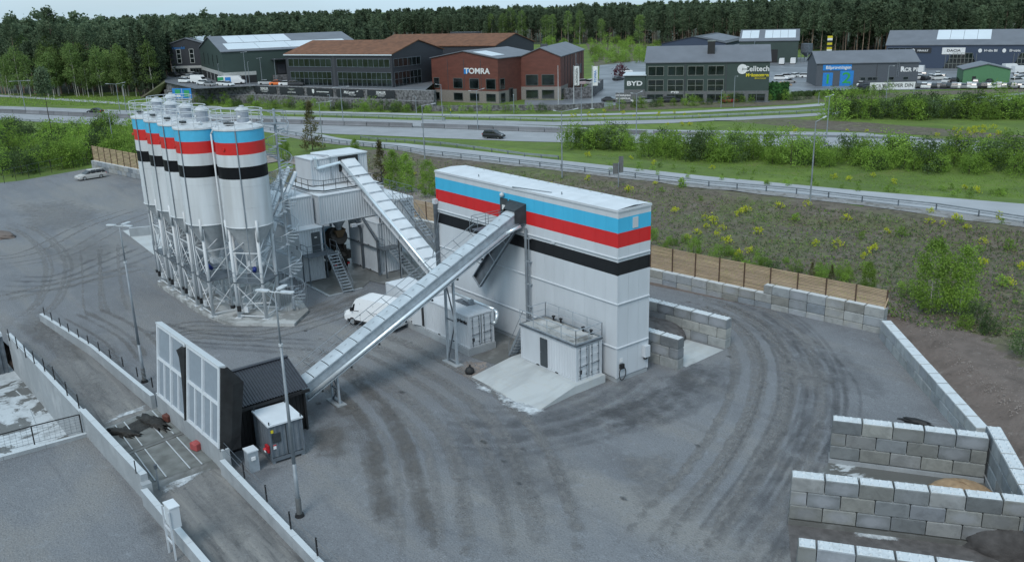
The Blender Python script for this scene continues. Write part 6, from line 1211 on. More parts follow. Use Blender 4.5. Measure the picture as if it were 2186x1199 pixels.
base_pts = [at(u, v, .3) for u, v in ((335, 603), (420, 660), (475, 685), (500, 688), (595, 690), (628, 690), (659, 661))] + [Vector((-32, -5.5, .3)), Vector((-52, -5.5, .3)), Vector((-52, -10, .3))]
m_ = MB(); m_.prism([(p.x, p.y) for p in base_pts], 2, -.1, .29); o = m_.obj('silo_foundation', 'slab_concrete'); setp(o, 'stained concrete foundation slab carrying the silo legs', 'foundation')
# connecting gangway between silo tops and spiral stair
SPX, SPY = at(628, 655, .3).x, at(628, 655, .3).y
sp_ = thing('spiral_stair', 'tall galvanised spiral stair beside the nearest silo', 'spiral stair', (SPX, SPY, .3))
m_ = MB(); m_.tube((0, 0, 0), (0, 0, 17.6), .11, n=10); m_.obj('centre_column', 'galvanised', sp_)
m_ = MB(); m_.raw([(.1, -.05, 0), (1.1, -.17, 0), (1.1, .17, 0), (.1, .05, 0), (.1, -.05, .05), (1.1, -.17, .05), (1.1, .17, .05), (.1, .05, .05)], [(3, 2, 1, 0), (4, 5, 6, 7), (0, 1, 5, 4), (1, 2, 6, 5), (2, 3, 7, 6), (3, 0, 4, 7)]); me = m_.mesh('galvanised')
NT = 78; HT = 16.2
for k in range(NT): link('tread', me, sp_, (0, 0, .2 + HT * k / NT), R(-30) + k * R(26))
m_ = MB(); pts = []
for k in range(NT * 2): a = R(-30) + k * R(13); pts.append((1.12 * math.cos(a), 1.12 * math.sin(a), 1.2 + HT * k / (NT * 2)))
m_.path(pts, .028, 5); m_.obj('handrail', 'galvanised', sp_)
m_ = MB()
for k in range(0, NT): a = R(-30) + k * R(26); m_.tube((1.1 * math.cos(a), 1.1 * math.sin(a), .2 + HT * k / NT), (1.12 * math.cos(a), 1.12 * math.sin(a), 1.2 + HT * k / NT), .014, n=4)
m_.obj('baluster', 'galvanised', sp_)
m_ = MB()
for k in range(14): a = R(-75) + k * R(11); m_.tube((1.25 * math.cos(a), 1.25 * math.sin(a), 0), (1.25 * math.cos(a), 1.25 * math.sin(a), 2.3), .016, n=4)
m_.ring((0, 0, 2.3), 1.25, .025, 14, a0=R(-75), a1=R(70)); m_.obj('entry_cage', 'steel', sp_)
g0 = Vector((SPOS[0][0], SPOS[0][1], 16.75)); g1 = Vector((SPX, SPY, 16.6)); d = (g1 - g0); d.z = 0; dn = d.normalized()
m_ = MB(); a, b = g0 + dn * 1.9 - Vector((SPX, SPY, .3)), g1 + dn * .9 - Vector((SPX, SPY, .3)); m_.bar(a, b, .9, .08); s_ = Vector((-dn.y, dn.x, 0)) * .45; rail(m_, [a + s_, b + s_], 1.1, .025); rail(m_, [a - s_, b - s_], 1.1, .025); m_.obj('gangway', 'steel', sp_)
# screw conveyors from silo cones to the mixer tower
TOPU = [(604, 425), (629, 372), (614, 362), (601, 366), (586, 392)]; LOWU = [(556, 530), (566, 512), (572, 470), (574, 440), (576, 420)]
for i, (x, y, rz) in enumerate(SPOS[:5]):
    b = onp(TOPU[i][0], TOPU[i][1], 1, -1.1 - .25 * i); a = Vector((x + .1, y + .6, 4.6))
    lw = onp(LOWU[i][0], LOWU[i][1], 1, -6.5); a = b + (lw - b) * 1.35 if i else a
    t = thing('screw_conveyor', ['white screw conveyor rising from the nearest silo, outermost tube', 'white screw conveyor from the second silo', 'white screw conveyor from the third silo', 'white screw conveyor from the fourth silo', 'white screw conveyor from the leftmost front silo'][i], 'screw conveyor', a, 0, 'screw conveyors to the mixer tower')
    m_ = MB(); m_.tube((0, 0, 0), b - a, .24, n=12); m_.obj('tube', 'white_roof', t, smooth=True); m_ = MB(); d = (b - a).normalized(); m_.tube(b - a, b - a + d * .25, .2, n=10); m_.obj('end_cap', 'white_roof', t)
    for f in (.25, .5, .75): m_ = MB(); m_.tube((b - a) * f - d * .04, (b - a) * f + d * .04, .3, n=12); m_.obj('flange', 'white_roof', t)
    m_ = MB(); m_.tube((b - a) * .3 + Vector((0, 0, .42)), (b - a) * .98 + Vector((0, 0, .42)), .035, n=5); m_.obj('air_line', 'galv_dark', t)
# ============================================================ YARD LIGHT MASTS
def mast(ub, vb, ut, vt, label):
    p = at(ub, vb, 0); h = zat(vt, p.x, p.y); t = thing('light_mast', label, 'light mast', p, 0, 'tapered yard light masts'); m_ = MB(); m_.tube((0, 0, .0), (0, 0, h * .25), .11, .10, n=12); m_.tube((0, 0, h * .25), (0, 0, h * .78), .10, .065, n=12); m_.tube((0, 0, h * .78), (0, 0, h), .05, .04, n=10); m_.obj('pole', 'steel', t, smooth=True)
    m_ = MB(); m_.tube((0, 0, -.02), (0, 0, .18), .26, .22, n=14); m_.obj('foot', 'plastic_black', t); m_ = MB(); m_.tube((0, 0, .15), (0, 0, 1.1), .15, .15, n=12); m_.obj('sleeve', 'base_grey', t)
    m_ = MB(); m_.tube((0, 0, h * .775), (0, 0, h * .785), .11, n=10); m_.obj('collar', 'lamp_white', t)
    for a in (R(35), R(215), R(125)):
        c, s = math.cos(a), math.sin(a); m_ = MB(); m_.tube((0, 0, h), (c * .45, s * .45, h + .05), .035, n=6); m_.obj('bracket', 'lamp_white', t)
        m_ = MB(); m_.prism([(.32, -.12), (.46, -.17), (.95, -.16), (1.06, -.08), (1.06, .08), (.95, .16), (.46, .17), (.32, .12)], 2, h + .03, h + .09); o = m_.obj('floodlight', 'lamp_white', t, rz=a)
    return t
mast(640, 1101, 587, 624, 'yard light mast in front of the black shed and the grey transformer'); mast(309, 815, 255, 483, 'yard light mast left of the white framed screen, behind the low wall')
# ============================================================ VAN AND CARS
def wheel(t, x, y, r=.33, w_=.22):
    m_ = MB(); m_.tube((x, y - w_ / 2, r), (x, y + w_ / 2, r), r, n=18); o = m_.obj('wheel', 'tyre', t); m_ = MB(); m_.tube((x, y - w_ / 2 - .012, r), (x, y + w_ / 2 + .012, r), r * .62, n=14); m_.obj('rim', 'rim', o); return o
def loftbody(secs, W):
    """secs: (x, z_low, z_high, half width low, half width high)"""
    m_ = MB(); vs = []
    for x, z0, z1, w0, w1 in secs: vs += [(x, -w0, z0), (x, -w0 * 1.0, z0 + (z1 - z0) * .55), (x, -w1, z1), (x, w1, z1), (x, w0, z0 + (z1 - z0) * .55), (x, w0, z0)]
    n = len(secs); fs = []
    for i in range(n - 1):
        for k in range(6): fs.append((i * 6 + k, i * 6 + (k + 1) % 6, (i + 1) * 6 + (k + 1) % 6, (i + 1) * 6 + k))
    fs += [(0, 1, 2, 3, 4, 5), tuple((n - 1) * 6 + k for k in (5, 4, 3, 2, 1, 0))]
    return m_.raw(vs, fs)
def make_car(name, kind, col, label='x', cat='car', group=None, lite=False):
    t = thing(name, label, cat, (0, 0, 0), 0, group)
    S_ = dict(estate=([(-2.35, .35, .75, .78, .7), (-2.3, .25, .9, .86, .78), (-1.3, .22, .96, .9, .82), (.9, .22, .95, .9, .84), (1.6, .22, .86, .9, .82), (2.2, .25, .72, .86, .74), (2.36, .35, .6, .74, .62)],
                      [(-2.28, .9, 1.0, .76, .66), (-2.05, .9, 1.42, .80, .60), (-1.7, .92, 1.48, .80, .62), (.1, .92, 1.5, .80, .62), (.35, .92, 1.44, .8, .6), (1.15, .88, .94, .8, .72)]),
              sedan=([(-2.25, .35, .8, .76, .66), (-2.15, .25, .93, .86, .76), (-1.3, .22, .98, .9, .82), (.9, .22, .93, .9, .84), (1.6, .22, .82, .9, .8), (2.15, .25, .68, .85, .7), (2.28, .35, .56, .72, .6)],
                     [(-1.85, .92, .98, .76, .66), (-1.1, .92, 1.38, .79, .58), (-.7, .92, 1.44, .79, .6), (.1, .92, 1.44, .79, .6), (.3, .92, 1.38, .79, .58), (1.1, .88, .94, .8, .7)]),
              suv=([(-2.25, .42, .95, .8, .7), (-2.18, .3, 1.08, .9, .8), (-1.3, .28, 1.12, .92, .84), (.9, .28, 1.08, .92, .85), (1.6, .28, 1.0, .92, .82), (2.15, .32, .86, .88, .76), (2.28, .42, .74, .76, .64)],
                   [(-2.15, 1.05, 1.2, .78, .66), (-1.9, 1.05, 1.6, .82, .62), (-1.5, 1.08, 1.68, .82, .64), (.1, 1.08, 1.7, .82, .64), (.4, 1.06, 1.62, .82, .62), (1.2, 1.02, 1.1, .82, .72)]))[kind]
    bod, cab = S_
    loftbody(bod, 0).obj('body', 'car_paint', t, col=col)
    loftbody(cab, 0).obj('windows', 'car_glass', t)
    zt = max(c[2] for c in cab); xs_ = [c for c in cab if c[2] > zt - .12]
    m_ = MB(); vs = []
    for c in xs_: vs += [(c[0], -c[4] - .01, c[2] + .006), (c[0], c[4] + .01, c[2] + .006), (c[0], c[4] + .01, c[2] + .04), (c[0], -c[4] - .01, c[2] + .04)]
    k = len(xs_); fs = [(i * 4 + j, i * 4 + (j + 1) % 4, i * 4 + 4 + (j + 1) % 4, i * 4 + 4 + j) for i in range(k - 1) for j in range(4)] + [(0, 1, 2, 3), tuple((k - 1) * 4 + j for j in (3, 2, 1, 0))]
    m_.raw(vs, fs); m_.obj('roof', 'car_paint', t, col=col)
    if not lite:
        m_ = MB(); zl = cab[2][1]
        for x in ((-1.55, -.62, .25) if kind != 'sedan' else (-.95, -.1)):
            for sy in (-1, 1): m_.bar((x, sy * .83, zl), (x - .05, sy * .635, zt - .03), .09, .04)
        m_.obj('door_pillars', 'car_paint', t, col=col)
        m_ = MB(); z = bod[4][2] - .25
        for sy in (-1, 1): m_.box((2.1, sy * .62 - .16, z), (2.3, sy * .62 + .16, z + .14))
        m_.obj('headlight', 'lamp_white', t)
        m_ = MB(); m_.box((-2.36, -.8, z), (-2.2, -.62, z + .3)); m_.box((-2.36, .62, z), (-2.2, .8, z + .3)); m_.obj('tail_light', 'safety_red', t)
    for x in (-1.35, 1.42):
        for sy in (-.79, .79):
            if lite: m_ = MB(); m_.tube((x, sy - .11, .33), (x, sy + .12, .33), .33, n=10); m_.obj('wheel', 'tyre', t)
            else: wheel(t, x, sy)
    return t
def recolor(t, col):
    for c in t.children:
        if c.data and c.data.materials and c.data.materials[0].name == 'car_paint': c.color = (*col, 1)
c = make_car('parked_car', 'estate', (.42, .42, .41), 'silver grey estate car parked on the gravel near the left timber fence', 'car')
a, b = at(160, 388, 0), at(216, 379, 0); c.location = (a + b) / 2 + Vector((-.6, .6, 0)); c.rotation_euler = (0, 0, math.atan2((a - b).y, (a - b).x))
c = make_car('moving_car', 'suv', (.012, .013, .016), 'black hatchback driving right on the near highway lanes', 'car')
a, b = at(1033, 296, 0), at(1073, 298, 0); c.location = (a + b) / 2 + Vector((-.4, .5, .06)); c.rotation_euler = (0, 0, math.atan2((b - a).y, (b - a).x))
c = make_car('moving_car', 'sedan', (.012, .012, .016), 'black sedan driving left on the far highway lanes', 'car')
a, b = at(186, 243, 0), at(215, 243, 0); c.location = (a + b) / 2 + Vector((-.4, .5, .06)); c.rotation_euler = (0, 0, math.atan2((a - b).y, (a - b).x))
# white panel van under the conveyor
vn = thing('parked_van', 'white high roofed panel van parked under the conveyor', 'van', (-20.9, -3.6, 0), 0)
vd = Vector((-23.4, -5.45, 0)) - Vector((-18.35, -3.62, 0)); vn.rotation_euler = (0, 0, math.atan2(vd.y, vd.x)); vd.normalize()
nv = Vector((-vd.y, vd.x, 0)); vn.location = (Vector((-23.4, -5.45, 0)) + Vector((-18.35, -3.62, 0))) / 2 - nv * .98
vo = loftbody([(-2.85, .45, 2.3, .98, .84), (-2.8, .35, 2.45, 1.0, .88), (.9, .35, 2.5, 1.0, .88), (1.25, .35, 2.42, 1.0, .84), (1.5, .35, 2.2, 1.0, .80), (1.95, .35, 1.45, .99, .86), (2.45, .38, 1.2, .96, .82), (2.72, .42, 1.02, .9, .74), (2.8, .5, .85, .82, .68)], 0)
vo.obj('body', 'car_paint', vn, col=(.72, .75, .77))
m_ = MB(); m_.raw([(1.56, -.76, 2.1), (1.56, .76, 2.1), (1.99, .82, 1.45), (1.99, -.82, 1.45)], [(0, 1, 2, 3)]); 
for i, v in enumerate(m_.v): m_.v[i] = (v[0] + .03, v[1], v[2] + .02)
m_.obj('windscreen', 'car_glass', vn)
for sy in (-1, 1):
    m_ = MB(); m_.raw([(.95, sy * 1.012, 1.35), (1.85, sy * 1.005, 1.32), (1.58, sy * .9, 1.92), (1.0, sy * .905, 2.02)], [(0, 1, 2, 3)]); m_.obj('side_window', 'car_glass', vn)
    m_ = MB(); m_.box((1.6, min(sy * 1.0, sy * 1.22), 1.35), (1.75, max(sy * 1.0, sy * 1.22), 1.65)); m_.obj('mirror', 'plastic_black', vn)
    m_ = MB(); m_.box((.78, sy * 1.012 - .01, 1.02), (.92, sy * 1.012 + .01, 1.1)); m_.obj('door_handle', 'plastic_black', vn)
    m_ = MB(); m_.box((-2.6, sy * 1.005 - .012, .36), (2.3, sy * 1.005 + .012, .55)); m_.obj('sill', 'plastic_black', vn)
    m_ = MB(); m_.bar((-2.5, sy * 1.008, 1.45), (-.6, sy * 1.008, 1.45), .02); m_.bar((-.6, sy * 1.008, .6), (-.6, sy * .93, 2.1), .02); m_.bar((.85, sy * 1.008, .6), (.85, sy * .93, 2.1), .02); m_.obj('panel_gap', 'base_grey', vn)
    m_ = MB(); m_.box((2.45, sy * .68 - .16, .88), (2.74, sy * .68 + .16, 1.08)); m_.obj('headlight', 'lamp_white', vn)
m_ = MB(); m_.box((2.55, -.85, .4), (2.84, .85, .68)); m_.obj('bumper', 'plastic_black', vn)
for x in (-1.85, 1.75):
    for sy in (-.88, .88): wheel(vn, x, sy, .36, .26)
# tarpaulin heap behind the van
p = at(842, 718, 0)
# ============================================================ HOPPER STATION, RAMP WALLS
def prism_wall(name, label, A, B, th, zA, zB, zb0, zb1, matn='concrete', cap=True, cat='wall', sgn=1, group=None, seg=None):
    """wall from A to B; outer face on the line, thickness to the ramp side; sloping top zA->zB"""
    A, B = Vector((A[0], A[1], 0)), Vector((B[0], B[1], 0)); d = B - A; L = d.length; d.normalize(); n_ = Vector((-d.y, d.x, 0)) * sgn * th
    t = thing(name, label, cat, A, 0, group); k = seg or max(1, round(L / 2.4))
    for i in range(k):
        p, q = d * (L * i / k + (.008 if i else 0)), d * (L * (i + 1) / k - .008); za, zb = zA + (zB - zA) * i / k, zA + (zB - zA) * (i + 1) / k; z0a, z0b = zb0 + (zb1 - zb0) * i / k, zb0 + (zb1 - zb0) * (i + 1) / k
        m_ = MB(); V = lambda v, z: (v.x, v.y, z)
        vs = [V(p, z0a), V(q, z0b), V(q + n_, z0b), V(p + n_, z0a), V(p, za), V(q, zb), V(q + n_, zb), V(p + n_, za)]
        m_.raw(vs, [(3, 2, 1, 0), (0, 1, 5, 4), (1, 2, 6, 5), (2, 3, 7, 6), (3, 0, 4, 7)]); m_.face([vs[4], vs[5], vs[6], vs[7]], 1); m_.obj('wall_section', [matn, 'concrete_cap'], t)
    return t
sgn = 1
d01 = (WL[1] - WL[0]); test = Vector((-d01.y, d01.x, 0)); sgn = 1 if test.dot(nW) > 0 else -1
for i in range(len(WL) - 1):
    if i in (1, 2): pass
prism_wall('retaining_wall', 'tall concrete retaining wall beside the wet pit at left', WL[0], WL[3], .32, 1.3, 1.45, -2.7, -2.7, sgn=sgn)
prism_wall('retaining_wall', 'concrete wall with red paint mark along the left side of the grates', WL[3], WL[5], .38, 1.62, 1.62, -.2, -.2, sgn=sgn)
prism_wall('retaining_wall', 'lower pale concrete wall running down to the lower left edge of the frame', WL2[0], WL2[2], .34, 1.0, .7, -.2, -.2, sgn=sgn)
m_ = MB(); q = WL[5]; m_.box((q.x - .02, q.y - .1, 0), (q.x + .45, q.y + .42, 1.2)); o = m_.obj('wall_pier', 'concrete'); setp(o, 'short stained end pier where the left wall steps down', 'pier')
# right side walls of the ramp
RW = [at(91, 668, .7), at(200, 738, .8), at(330, 842, 1.0)]
sr = -sgn
prism_wall('retaining_wall', 'low pale concrete wall with thin posts on the right of the upper ramp', RW[0], RW[1], .3, .7, .85, -.1, -.1, sgn=sr)
prism_wall('retaining_wall', 'low pale concrete wall ending at the white framed screen', RW[1], RW[2], .3, .85, 1.0, -.1, -.1, sgn=sr)
HW0, HW1 = Vector((-16.3, -23.9, 0)), Vector((-4.9, -23.4, 0))
a_, b_w = at(332, 838, 1.45), at(474, 962, 1.45)
prism_wall('retaining_wall', 'thick concrete wall carrying the white framed screen', a_, b_w, .45, 1.45, 1.45, -.1, -.1, sgn=-sr)
RW2 = [at(480, 980, .9), at(700, 1205, .7), at(790, 1300, .6)]
prism_wall('retaining_wall', 'low pale concrete wall running from the screen to the bottom edge', RW2[0], RW2[2], .32, .95, .6, -.1, -.1, sgn=sr)
# ramp surface and grates
def mid(a, b, f): return a.lerp(b, f)
Lr = [Vector((*(WL[0] + nW * .3)[:2], 0)), Vector((*(WL[2] + nW * .3)[:2], 0)), Vector((*(WL[4] + nW * .35)[:2], 0)), Vector((*(WL[5] + nW * .4)[:2], 0)), Vector((*(WL2[0] + nW * .3)[:2], 0)), Vector((*(WL2[2] + nW * .3)[:2], 0))]
Rr_ = [at(60, 655, 0), RW[1] - nW * 0, a_ - nW * 0, b_w, RW2[0], RW2[2]]
Lr[0] = Lr[0].lerp(Lr[1], .55); Rr_[0] = Rr_[0].lerp(Rr_[1], .75)
sheet('ramp_road', [tuple(p[:2]) for p in Lr] + [tuple(p[:2]) for p in Rr_[::-1]], 'ramp_road', .015, 0)
patch('ramp_top_wear', U((20, 650), (90, 640), (180, 720), (230, 800), (150, 800), (60, 740), (10, 690)), 'worn_brown', .02)
gA, gB, gC, gD = at(222, 915, .15), at(350, 864, .15), at(470, 982, .15), at(305, 1040, .15)
ht = thing('unloading_grate', 'wide steel grating field in the ramp beside the white framed screen', 'grating', (gA.x, gA.y, 0)); ho = Vector((gA.x, gA.y, 0))
def gp(f, g_, z=.15):
    p = gA.lerp(gB, f).lerp(gD.lerp(gC, f), g_); return Vector((p.x, p.y, z)) - ho
m_ = MB(); m_.raw([gp(0, 0, .10), gp(1, 0, .10), gp(1, 1, .10), gp(0, 1, .10)], [(0, 1, 2, 3)]); m_.raw([gp(-.02, -.05, .0), gp(1.02, -.05, 0), gp(1, 0, .1), gp(0, 0, .1)], [(0, 1, 2, 3)]); m_.raw([gp(0, 1, .1), gp(1, 1, .1), gp(1.02, 1.06, .0), gp(-.02, 1.06, 0)], [(0, 1, 2, 3)]); m_.obj('base_plate', 'dark_slab', ht)
fx = [0.01, .17, .31, .62, .78, .99]
for r_ in range(2):
    g0_, g1_ = (.02, .46) if r_ == 0 else (.52, .97)
    for i in range(5):
        a0, a1 = fx[i] + .008, fx[i + 1] - .008; nb = int((g1_ - g0_) * 46); m_ = MB()
        m_.raw([gp(a0, g0_, .12), gp(a1, g0_, .12), gp(a1, g1_, .12), gp(a0, g1_, .12)], [(0, 1, 2, 3)])
        for k in range(nb): g_ = g0_ + (g1_ - g0_) * k / nb; m_.raw([gp(a0, g_, .145), gp(a1, g_, .145), gp(a1, g_ + .012, .145), gp(a0, g_ + .012, .145)], [(0, 1, 2, 3)])
        m_.obj('grate_panel', 'grate_grey', ht)
    for i in range(1, 5): m_ = MB(); m_.bar(gp(fx[i], g0_, .17), gp(fx[i], g1_, .17), .06, .05); m_.obj('grate_beam', 'concrete_cap', ht)
m_ = MB(); m_.bar(gp(0, .49, .12), gp(1, .49, .12), .3, .04); m_.obj('cross_channel', 'dark_slab', ht)


def lump(name, label, cat, u, v, z, sx, sy, sz, matn, rz=0., n=14, seed=1, g=None, amp=.25):
    rr = random.Random(seed); p = at(u, v, z); t = MB(); vs = []; K = 7
    for i in range(K + 1):
        f = i / K
        for j in range(n):
            a = 2 * math.pi * j / n; q = 1 + rr.uniform(-amp, amp) * (1 - f); r_ = math.cos(f * math.pi / 2) ** .8 * q
            vs.append((sx * r_ * math.cos(a), sy * r_ * math.sin(a), sz * math.sin(f * math.pi / 2) * (1 + rr.uniform(-.05, .05))))
    t.raw(vs, [(i * n + j, i * n + (j + 1) % n, (i + 1) * n + (j + 1) % n, (i + 1) * n + j) for i in range(K) for j in range(n)])
    o = t.obj(name, matn, None, p, rz, smooth=True)
    if label: setp(o, label, cat, g)
    return o
lump('wet_tarpaulin', 'crumpled dark wet tarpaulin over the grates near the red block', 'tarpaulin', 330, 903, .15, 1.5, .45, .3, 'wet_tarp', .15, 26, seed=4, amp=.6)
lump('wet_tarpaulin', 'crumpled dark wet tarpaulin over the grates by the left wall', 'tarpaulin', 262, 925, .15, 1.2, .4, .28, 'wet_tarp', .5, 26, seed=8, amp=.6)
p = at(290, 908, .18); sheet('wet_mud', [tuple(at(u, v, .17)[:2]) for u, v in ((262, 912), (300, 893), (325, 890), (330, 905), (290, 925), (266, 930))], 'wet_tarp', .19, 0)
def brickbox(name, label, u, v, s, col):
    p = at(u, v, .15); t = MB(); t.box((-s, -s * .8, 0), (s, s * .8, s * 1.5)); o = t.obj(name, col, None, p, .3); setp(o, label, 'block'); b = o.modifiers.new('b', 'BEVEL'); b.width = .05; return o
brickbox('marker_block', 'faded red block on the lower grates beside the wall', 420, 958, .32, 'pink_block'); brickbox('marker_block', 'red block beside the dark tarpaulin', 359, 897, .3, 'facade_rust')
for q_ in ([(312, 1052), (350, 1030), (420, 1004), (462, 984), (458, 1000), (400, 1032), (345, 1060)], [(335, 1050), (370, 1040), (420, 1010), (430, 1015), (370, 1052)], [(208, 905), (255, 882), (320, 860), (318, 872), (260, 892), (215, 912)], [(330, 862), (345, 858), (350, 868), (335, 872)]): patch('cement_stain', [p + Vector((0, 0, .0)) for p in U(*q_)], 'cement_dust', .04 + random.random() * .01)
for q_ in ([(140, 800), (200, 790), (260, 850), (240, 890), (180, 860)], [(160, 820), (215, 810), (230, 840), (180, 850)], [(60, 680), (110, 690), (190, 780), (130, 790)], [(400, 1060), (470, 1020), (560, 1120), (520, 1199), (440, 1130)]): patch('worn_ramp', U(*q_), 'worn_pale', .022 + random.random() * .006)
for q_ in ([(250, 720), (300, 780), (310, 830), (200, 760), (130, 700)], [(200, 770), (230, 765), (240, 780), (215, 788)], [(330, 1050), (400, 1110), (440, 1199), (400, 1160)], [(470, 1000), (540, 1060), (640, 1180), (600, 1180), (500, 1070)]): patch('damp_ramp', U(*q_), 'worn_dark', .03 + random.random() * .006)
# thin posts with wires
def post_row(name, label, pts, zt, h, matn='plastic_black', wire=True):
    t = thing(name, label, 'fence', pts[0]); o_ = Vector(pts[0]); m_ = MB(); m_.bar((0, 0, 0), (0, 0, h), .07); me = m_.mesh(matn)
    for p in pts: link('post', me, t, Vector(p) - o_)
    if wire:
        m_ = MB()
        for a, b in zip(pts, pts[1:]):
            for f in ((.95, .5) if wire is True else wire): m_.tube(Vector(a) - o_ + Vector((0, 0, h * f)), Vector(b) - o_ + Vector((0, 0, h * f)), .014, n=4)
        m_.obj('wire', 'galv_dark', t)
    return t
post_row('wire_fence', 'thin black posts with wire on top of the tall wall by the pit', [at(u, v, z) + nW * .12 for u, v, z in ((17, 728, 1.3), (34, 745, 1.31), (52, 764, 1.33), (70, 777, 1.35), (92, 793, 1.37), (113, 811, 1.4), (140, 845, 1.42), (165, 872, 1.44))], 1.3, 1.0)
post_row('wire_fence', 'thin black posts with wire on the low wall left of the light mast', [at(u, v, z) for u, v, z in ((95, 672, .72), (111, 684, .74), (129, 696, .76), (147, 708, .78), (168, 720, .8), (189, 734, .82), (212, 749, .86), (236, 765, .9), (263, 782, .93), (294, 804, .97), (326, 826, 1.0))], .8, .75)
post_row('wire_fence', 'black posts with handrail on the low wall by the grey transformer', [at(u, v, z) for u, v, z in ((481, 975, .95), (522, 1020, .9), (570, 1070, .85), (621, 1128, .8), (678, 1185, .75), (740, 1250, .7))], .8, 1.0)
# cross wall of the pit with mesh fence
pw_ = prism_wall('retaining_wall', 'low concrete edge wall between the wet pit and the lower gravel yard', at(185, 925, .25), at(-90, 1000, .25), .3, .25, .25, -2.7, -2.7, sgn=-1 if True else 1)
P3 = [at(176, 922, .3), at(74, 948, .3), at(-60, 985, .3)]
mf = post_row('mesh_fence', 'low black framed wire mesh fence on the edge wall of the pit', P3, .3, 1.25, wire=(.98, .1))
o_ = Vector(P3[0]); m_ = MB()
for a, b in zip(P3, P3[1:]):
    L = (b - a).length; k = int(L / .3)
    for i in range(k): p = a.lerp(b, i / k) - o_; m_.tube(p + Vector((0, 0, .1)), p + Vector((0, 0, 1.2)), .008, n=3)
    for f in (.3, .45, .6, .75, .9): m_.tube(a - o_ + Vector((0, 0, 1.25 * f)), b - o_ + Vector((0, 0, 1.25 * f)), .008, n=3)
m_.obj('mesh_panel', 'galv_dark', mf); m_ = MB()
for a, b in zip(P3, P3[1:]): m_.tube(a - o_ + Vector((0, 0, 1.25)), b - o_ + Vector((0, 0, 1.25)), .04, n=6)
m_.obj('top_rail', 'plastic_black', mf)
# pit floor and its far end wall
pf_ = [WL[0] - dWn * 5, WL[3] + dWn * 3, E2, E1 - dE * 30, WL[0] - nW * 40 - dWn * 5]
sheet('pit_floor', [tuple(p[:2]) for p in pf_], 'wet_slab', -2.0, 0)
q = WL[0] - nW * .35; t = thing('steel_bulkhead', 'grey steel bulkhead closing the far end of the wet pit', 'bulkhead', (q.x, q.y, 0), math.atan2(-nW.y, -nW.x)); m_ = MB(); corr(m_, (0, 0, 0), (1, 0, 0), 12, -2.0, 1.2, (0, 1, 0), .4, .08); m_.obj('sheet_wall', 'galv_dark', t); m_ = MB(); m_.box((0, -.5, 1.2), (12, .15, 1.5)); m_.obj('top_beam', 'concrete_cap', t)
m_ = MB(); q = at(40, 835, -2.0); 
for a, b in (((34, 834), (52, 850)), ((62, 872), (78, 912))): A_, B_ = at(*a, -2), at(*b, -2); m_.bar(A_ + Vector((0, 0, .03)), B_ + Vector((0, 0, .03)), .06, .04)
o = m_.obj('slot_drain', 'concrete_cap'); setp(o, 'thin metal drain strip in the wet pit floor', 'drain')
# white framed screen on the hopper wall
d = (b_w - a_); d.z = 0; Ls = d.length; d.normalize(); rzs = math.atan2(d.y, d.x)
s0_, s1_ = at(338, 843, 1.5), at(469, 957, 1.5); q = s0_; ds = (s1_ - s0_); ds.z = 0; LS = ds.length; rzs = math.atan2(ds.y, ds.x)
SH = 4.95
sc_ = thing('wind_screen', 'large white timber framed screen standing on the concrete wall', 'screen', (q.x, q.y, 1.5), rzs); sc_.rotation_euler = (R(-7.5), 0, rzs)
for i, (x0, x1) in enumerate(((0, LS * .485), (LS * .515, LS))):
    w2 = x1 - x0; m_ = MB(); m_.box((x0 + .05, .05, .05), (x1 - .05, .07, SH - .05)); m_.obj('panel', 'screen_panel', sc_)
    for x in (x0, x0 + w2 / 2 - .07, x1 - .16): m_ = MB(); m_.box((x, -.08, 0), (x + .16, .05, SH)); m_.obj('upright', 'frame_white', sc_)
    for z in (0, SH * .52, SH - .16): m_ = MB(); m_.box((x0 + .16, -.06, z), (x1 - .16, .048, z + .17)); m_.obj('cross_rail', 'frame_white', sc_)
    for f in (.25, .75): m_ = MB(); m_.box((x0 + w2 * f - .06, -.05, .17), (x0 + w2 * f + .06, .047, SH * .52)); m_.obj('mullion', 'frame_white', sc_)
m_ = MB(); m_.box((-.08, -.1, SH), (LS + .05, .3, SH + .1)); m_.obj('top_cap', 'concrete_cap', sc_)
m_ = MB()
for i in range(9): z = SH - .3 - i * .5; 
pr = [(0, .3), (.1, .5), (-.05, .8), (-.45, 1.1), (-.1, .95)]
vs = []; zs = [.05, 1.0, 2.0, 3.0, 4.0, 4.4, 4.8]; ws = [.05, .1, .2, .32, .5, .75, .2]
for z, w_ in zip(zs, ws): vs += [(LS * .5 - w_, -.14 - w_ * .3, z), (LS * .5 + .1, -.2, z), (LS * .5 + .12, .0, z)]
m_.raw(vs, [(3 * i, 3 * i + 1, 3 * i + 4, 3 * i + 3) for i in range(6)] + [(3 * i + 1, 3 * i + 2, 3 * i + 5, 3 * i + 4) for i in range(6)]); m_.obj('loose_curtain', 'tarp', sc_)
m_ = MB(); vs = []
for z, y, xx in ((-.2, 1.3, .0), (.6, 1.25, .1), (3.9, 1.4, .1), (4.95, .4, .02)): vs += [(LS + .03, .0, z), (LS + .1 + xx, y * .5, z - .05), (LS + .06, y, z)]
m_.raw(vs, [(3 * i, 3 * i + 1, 3 * i + 4, 3 * i + 3) for i in range(3)] + [(3 * i + 1, 3 * i + 2, 3 * i + 5, 3 * i + 4) for i in range(3)]); m_.obj('side_curtain', 'tarp', sc_)
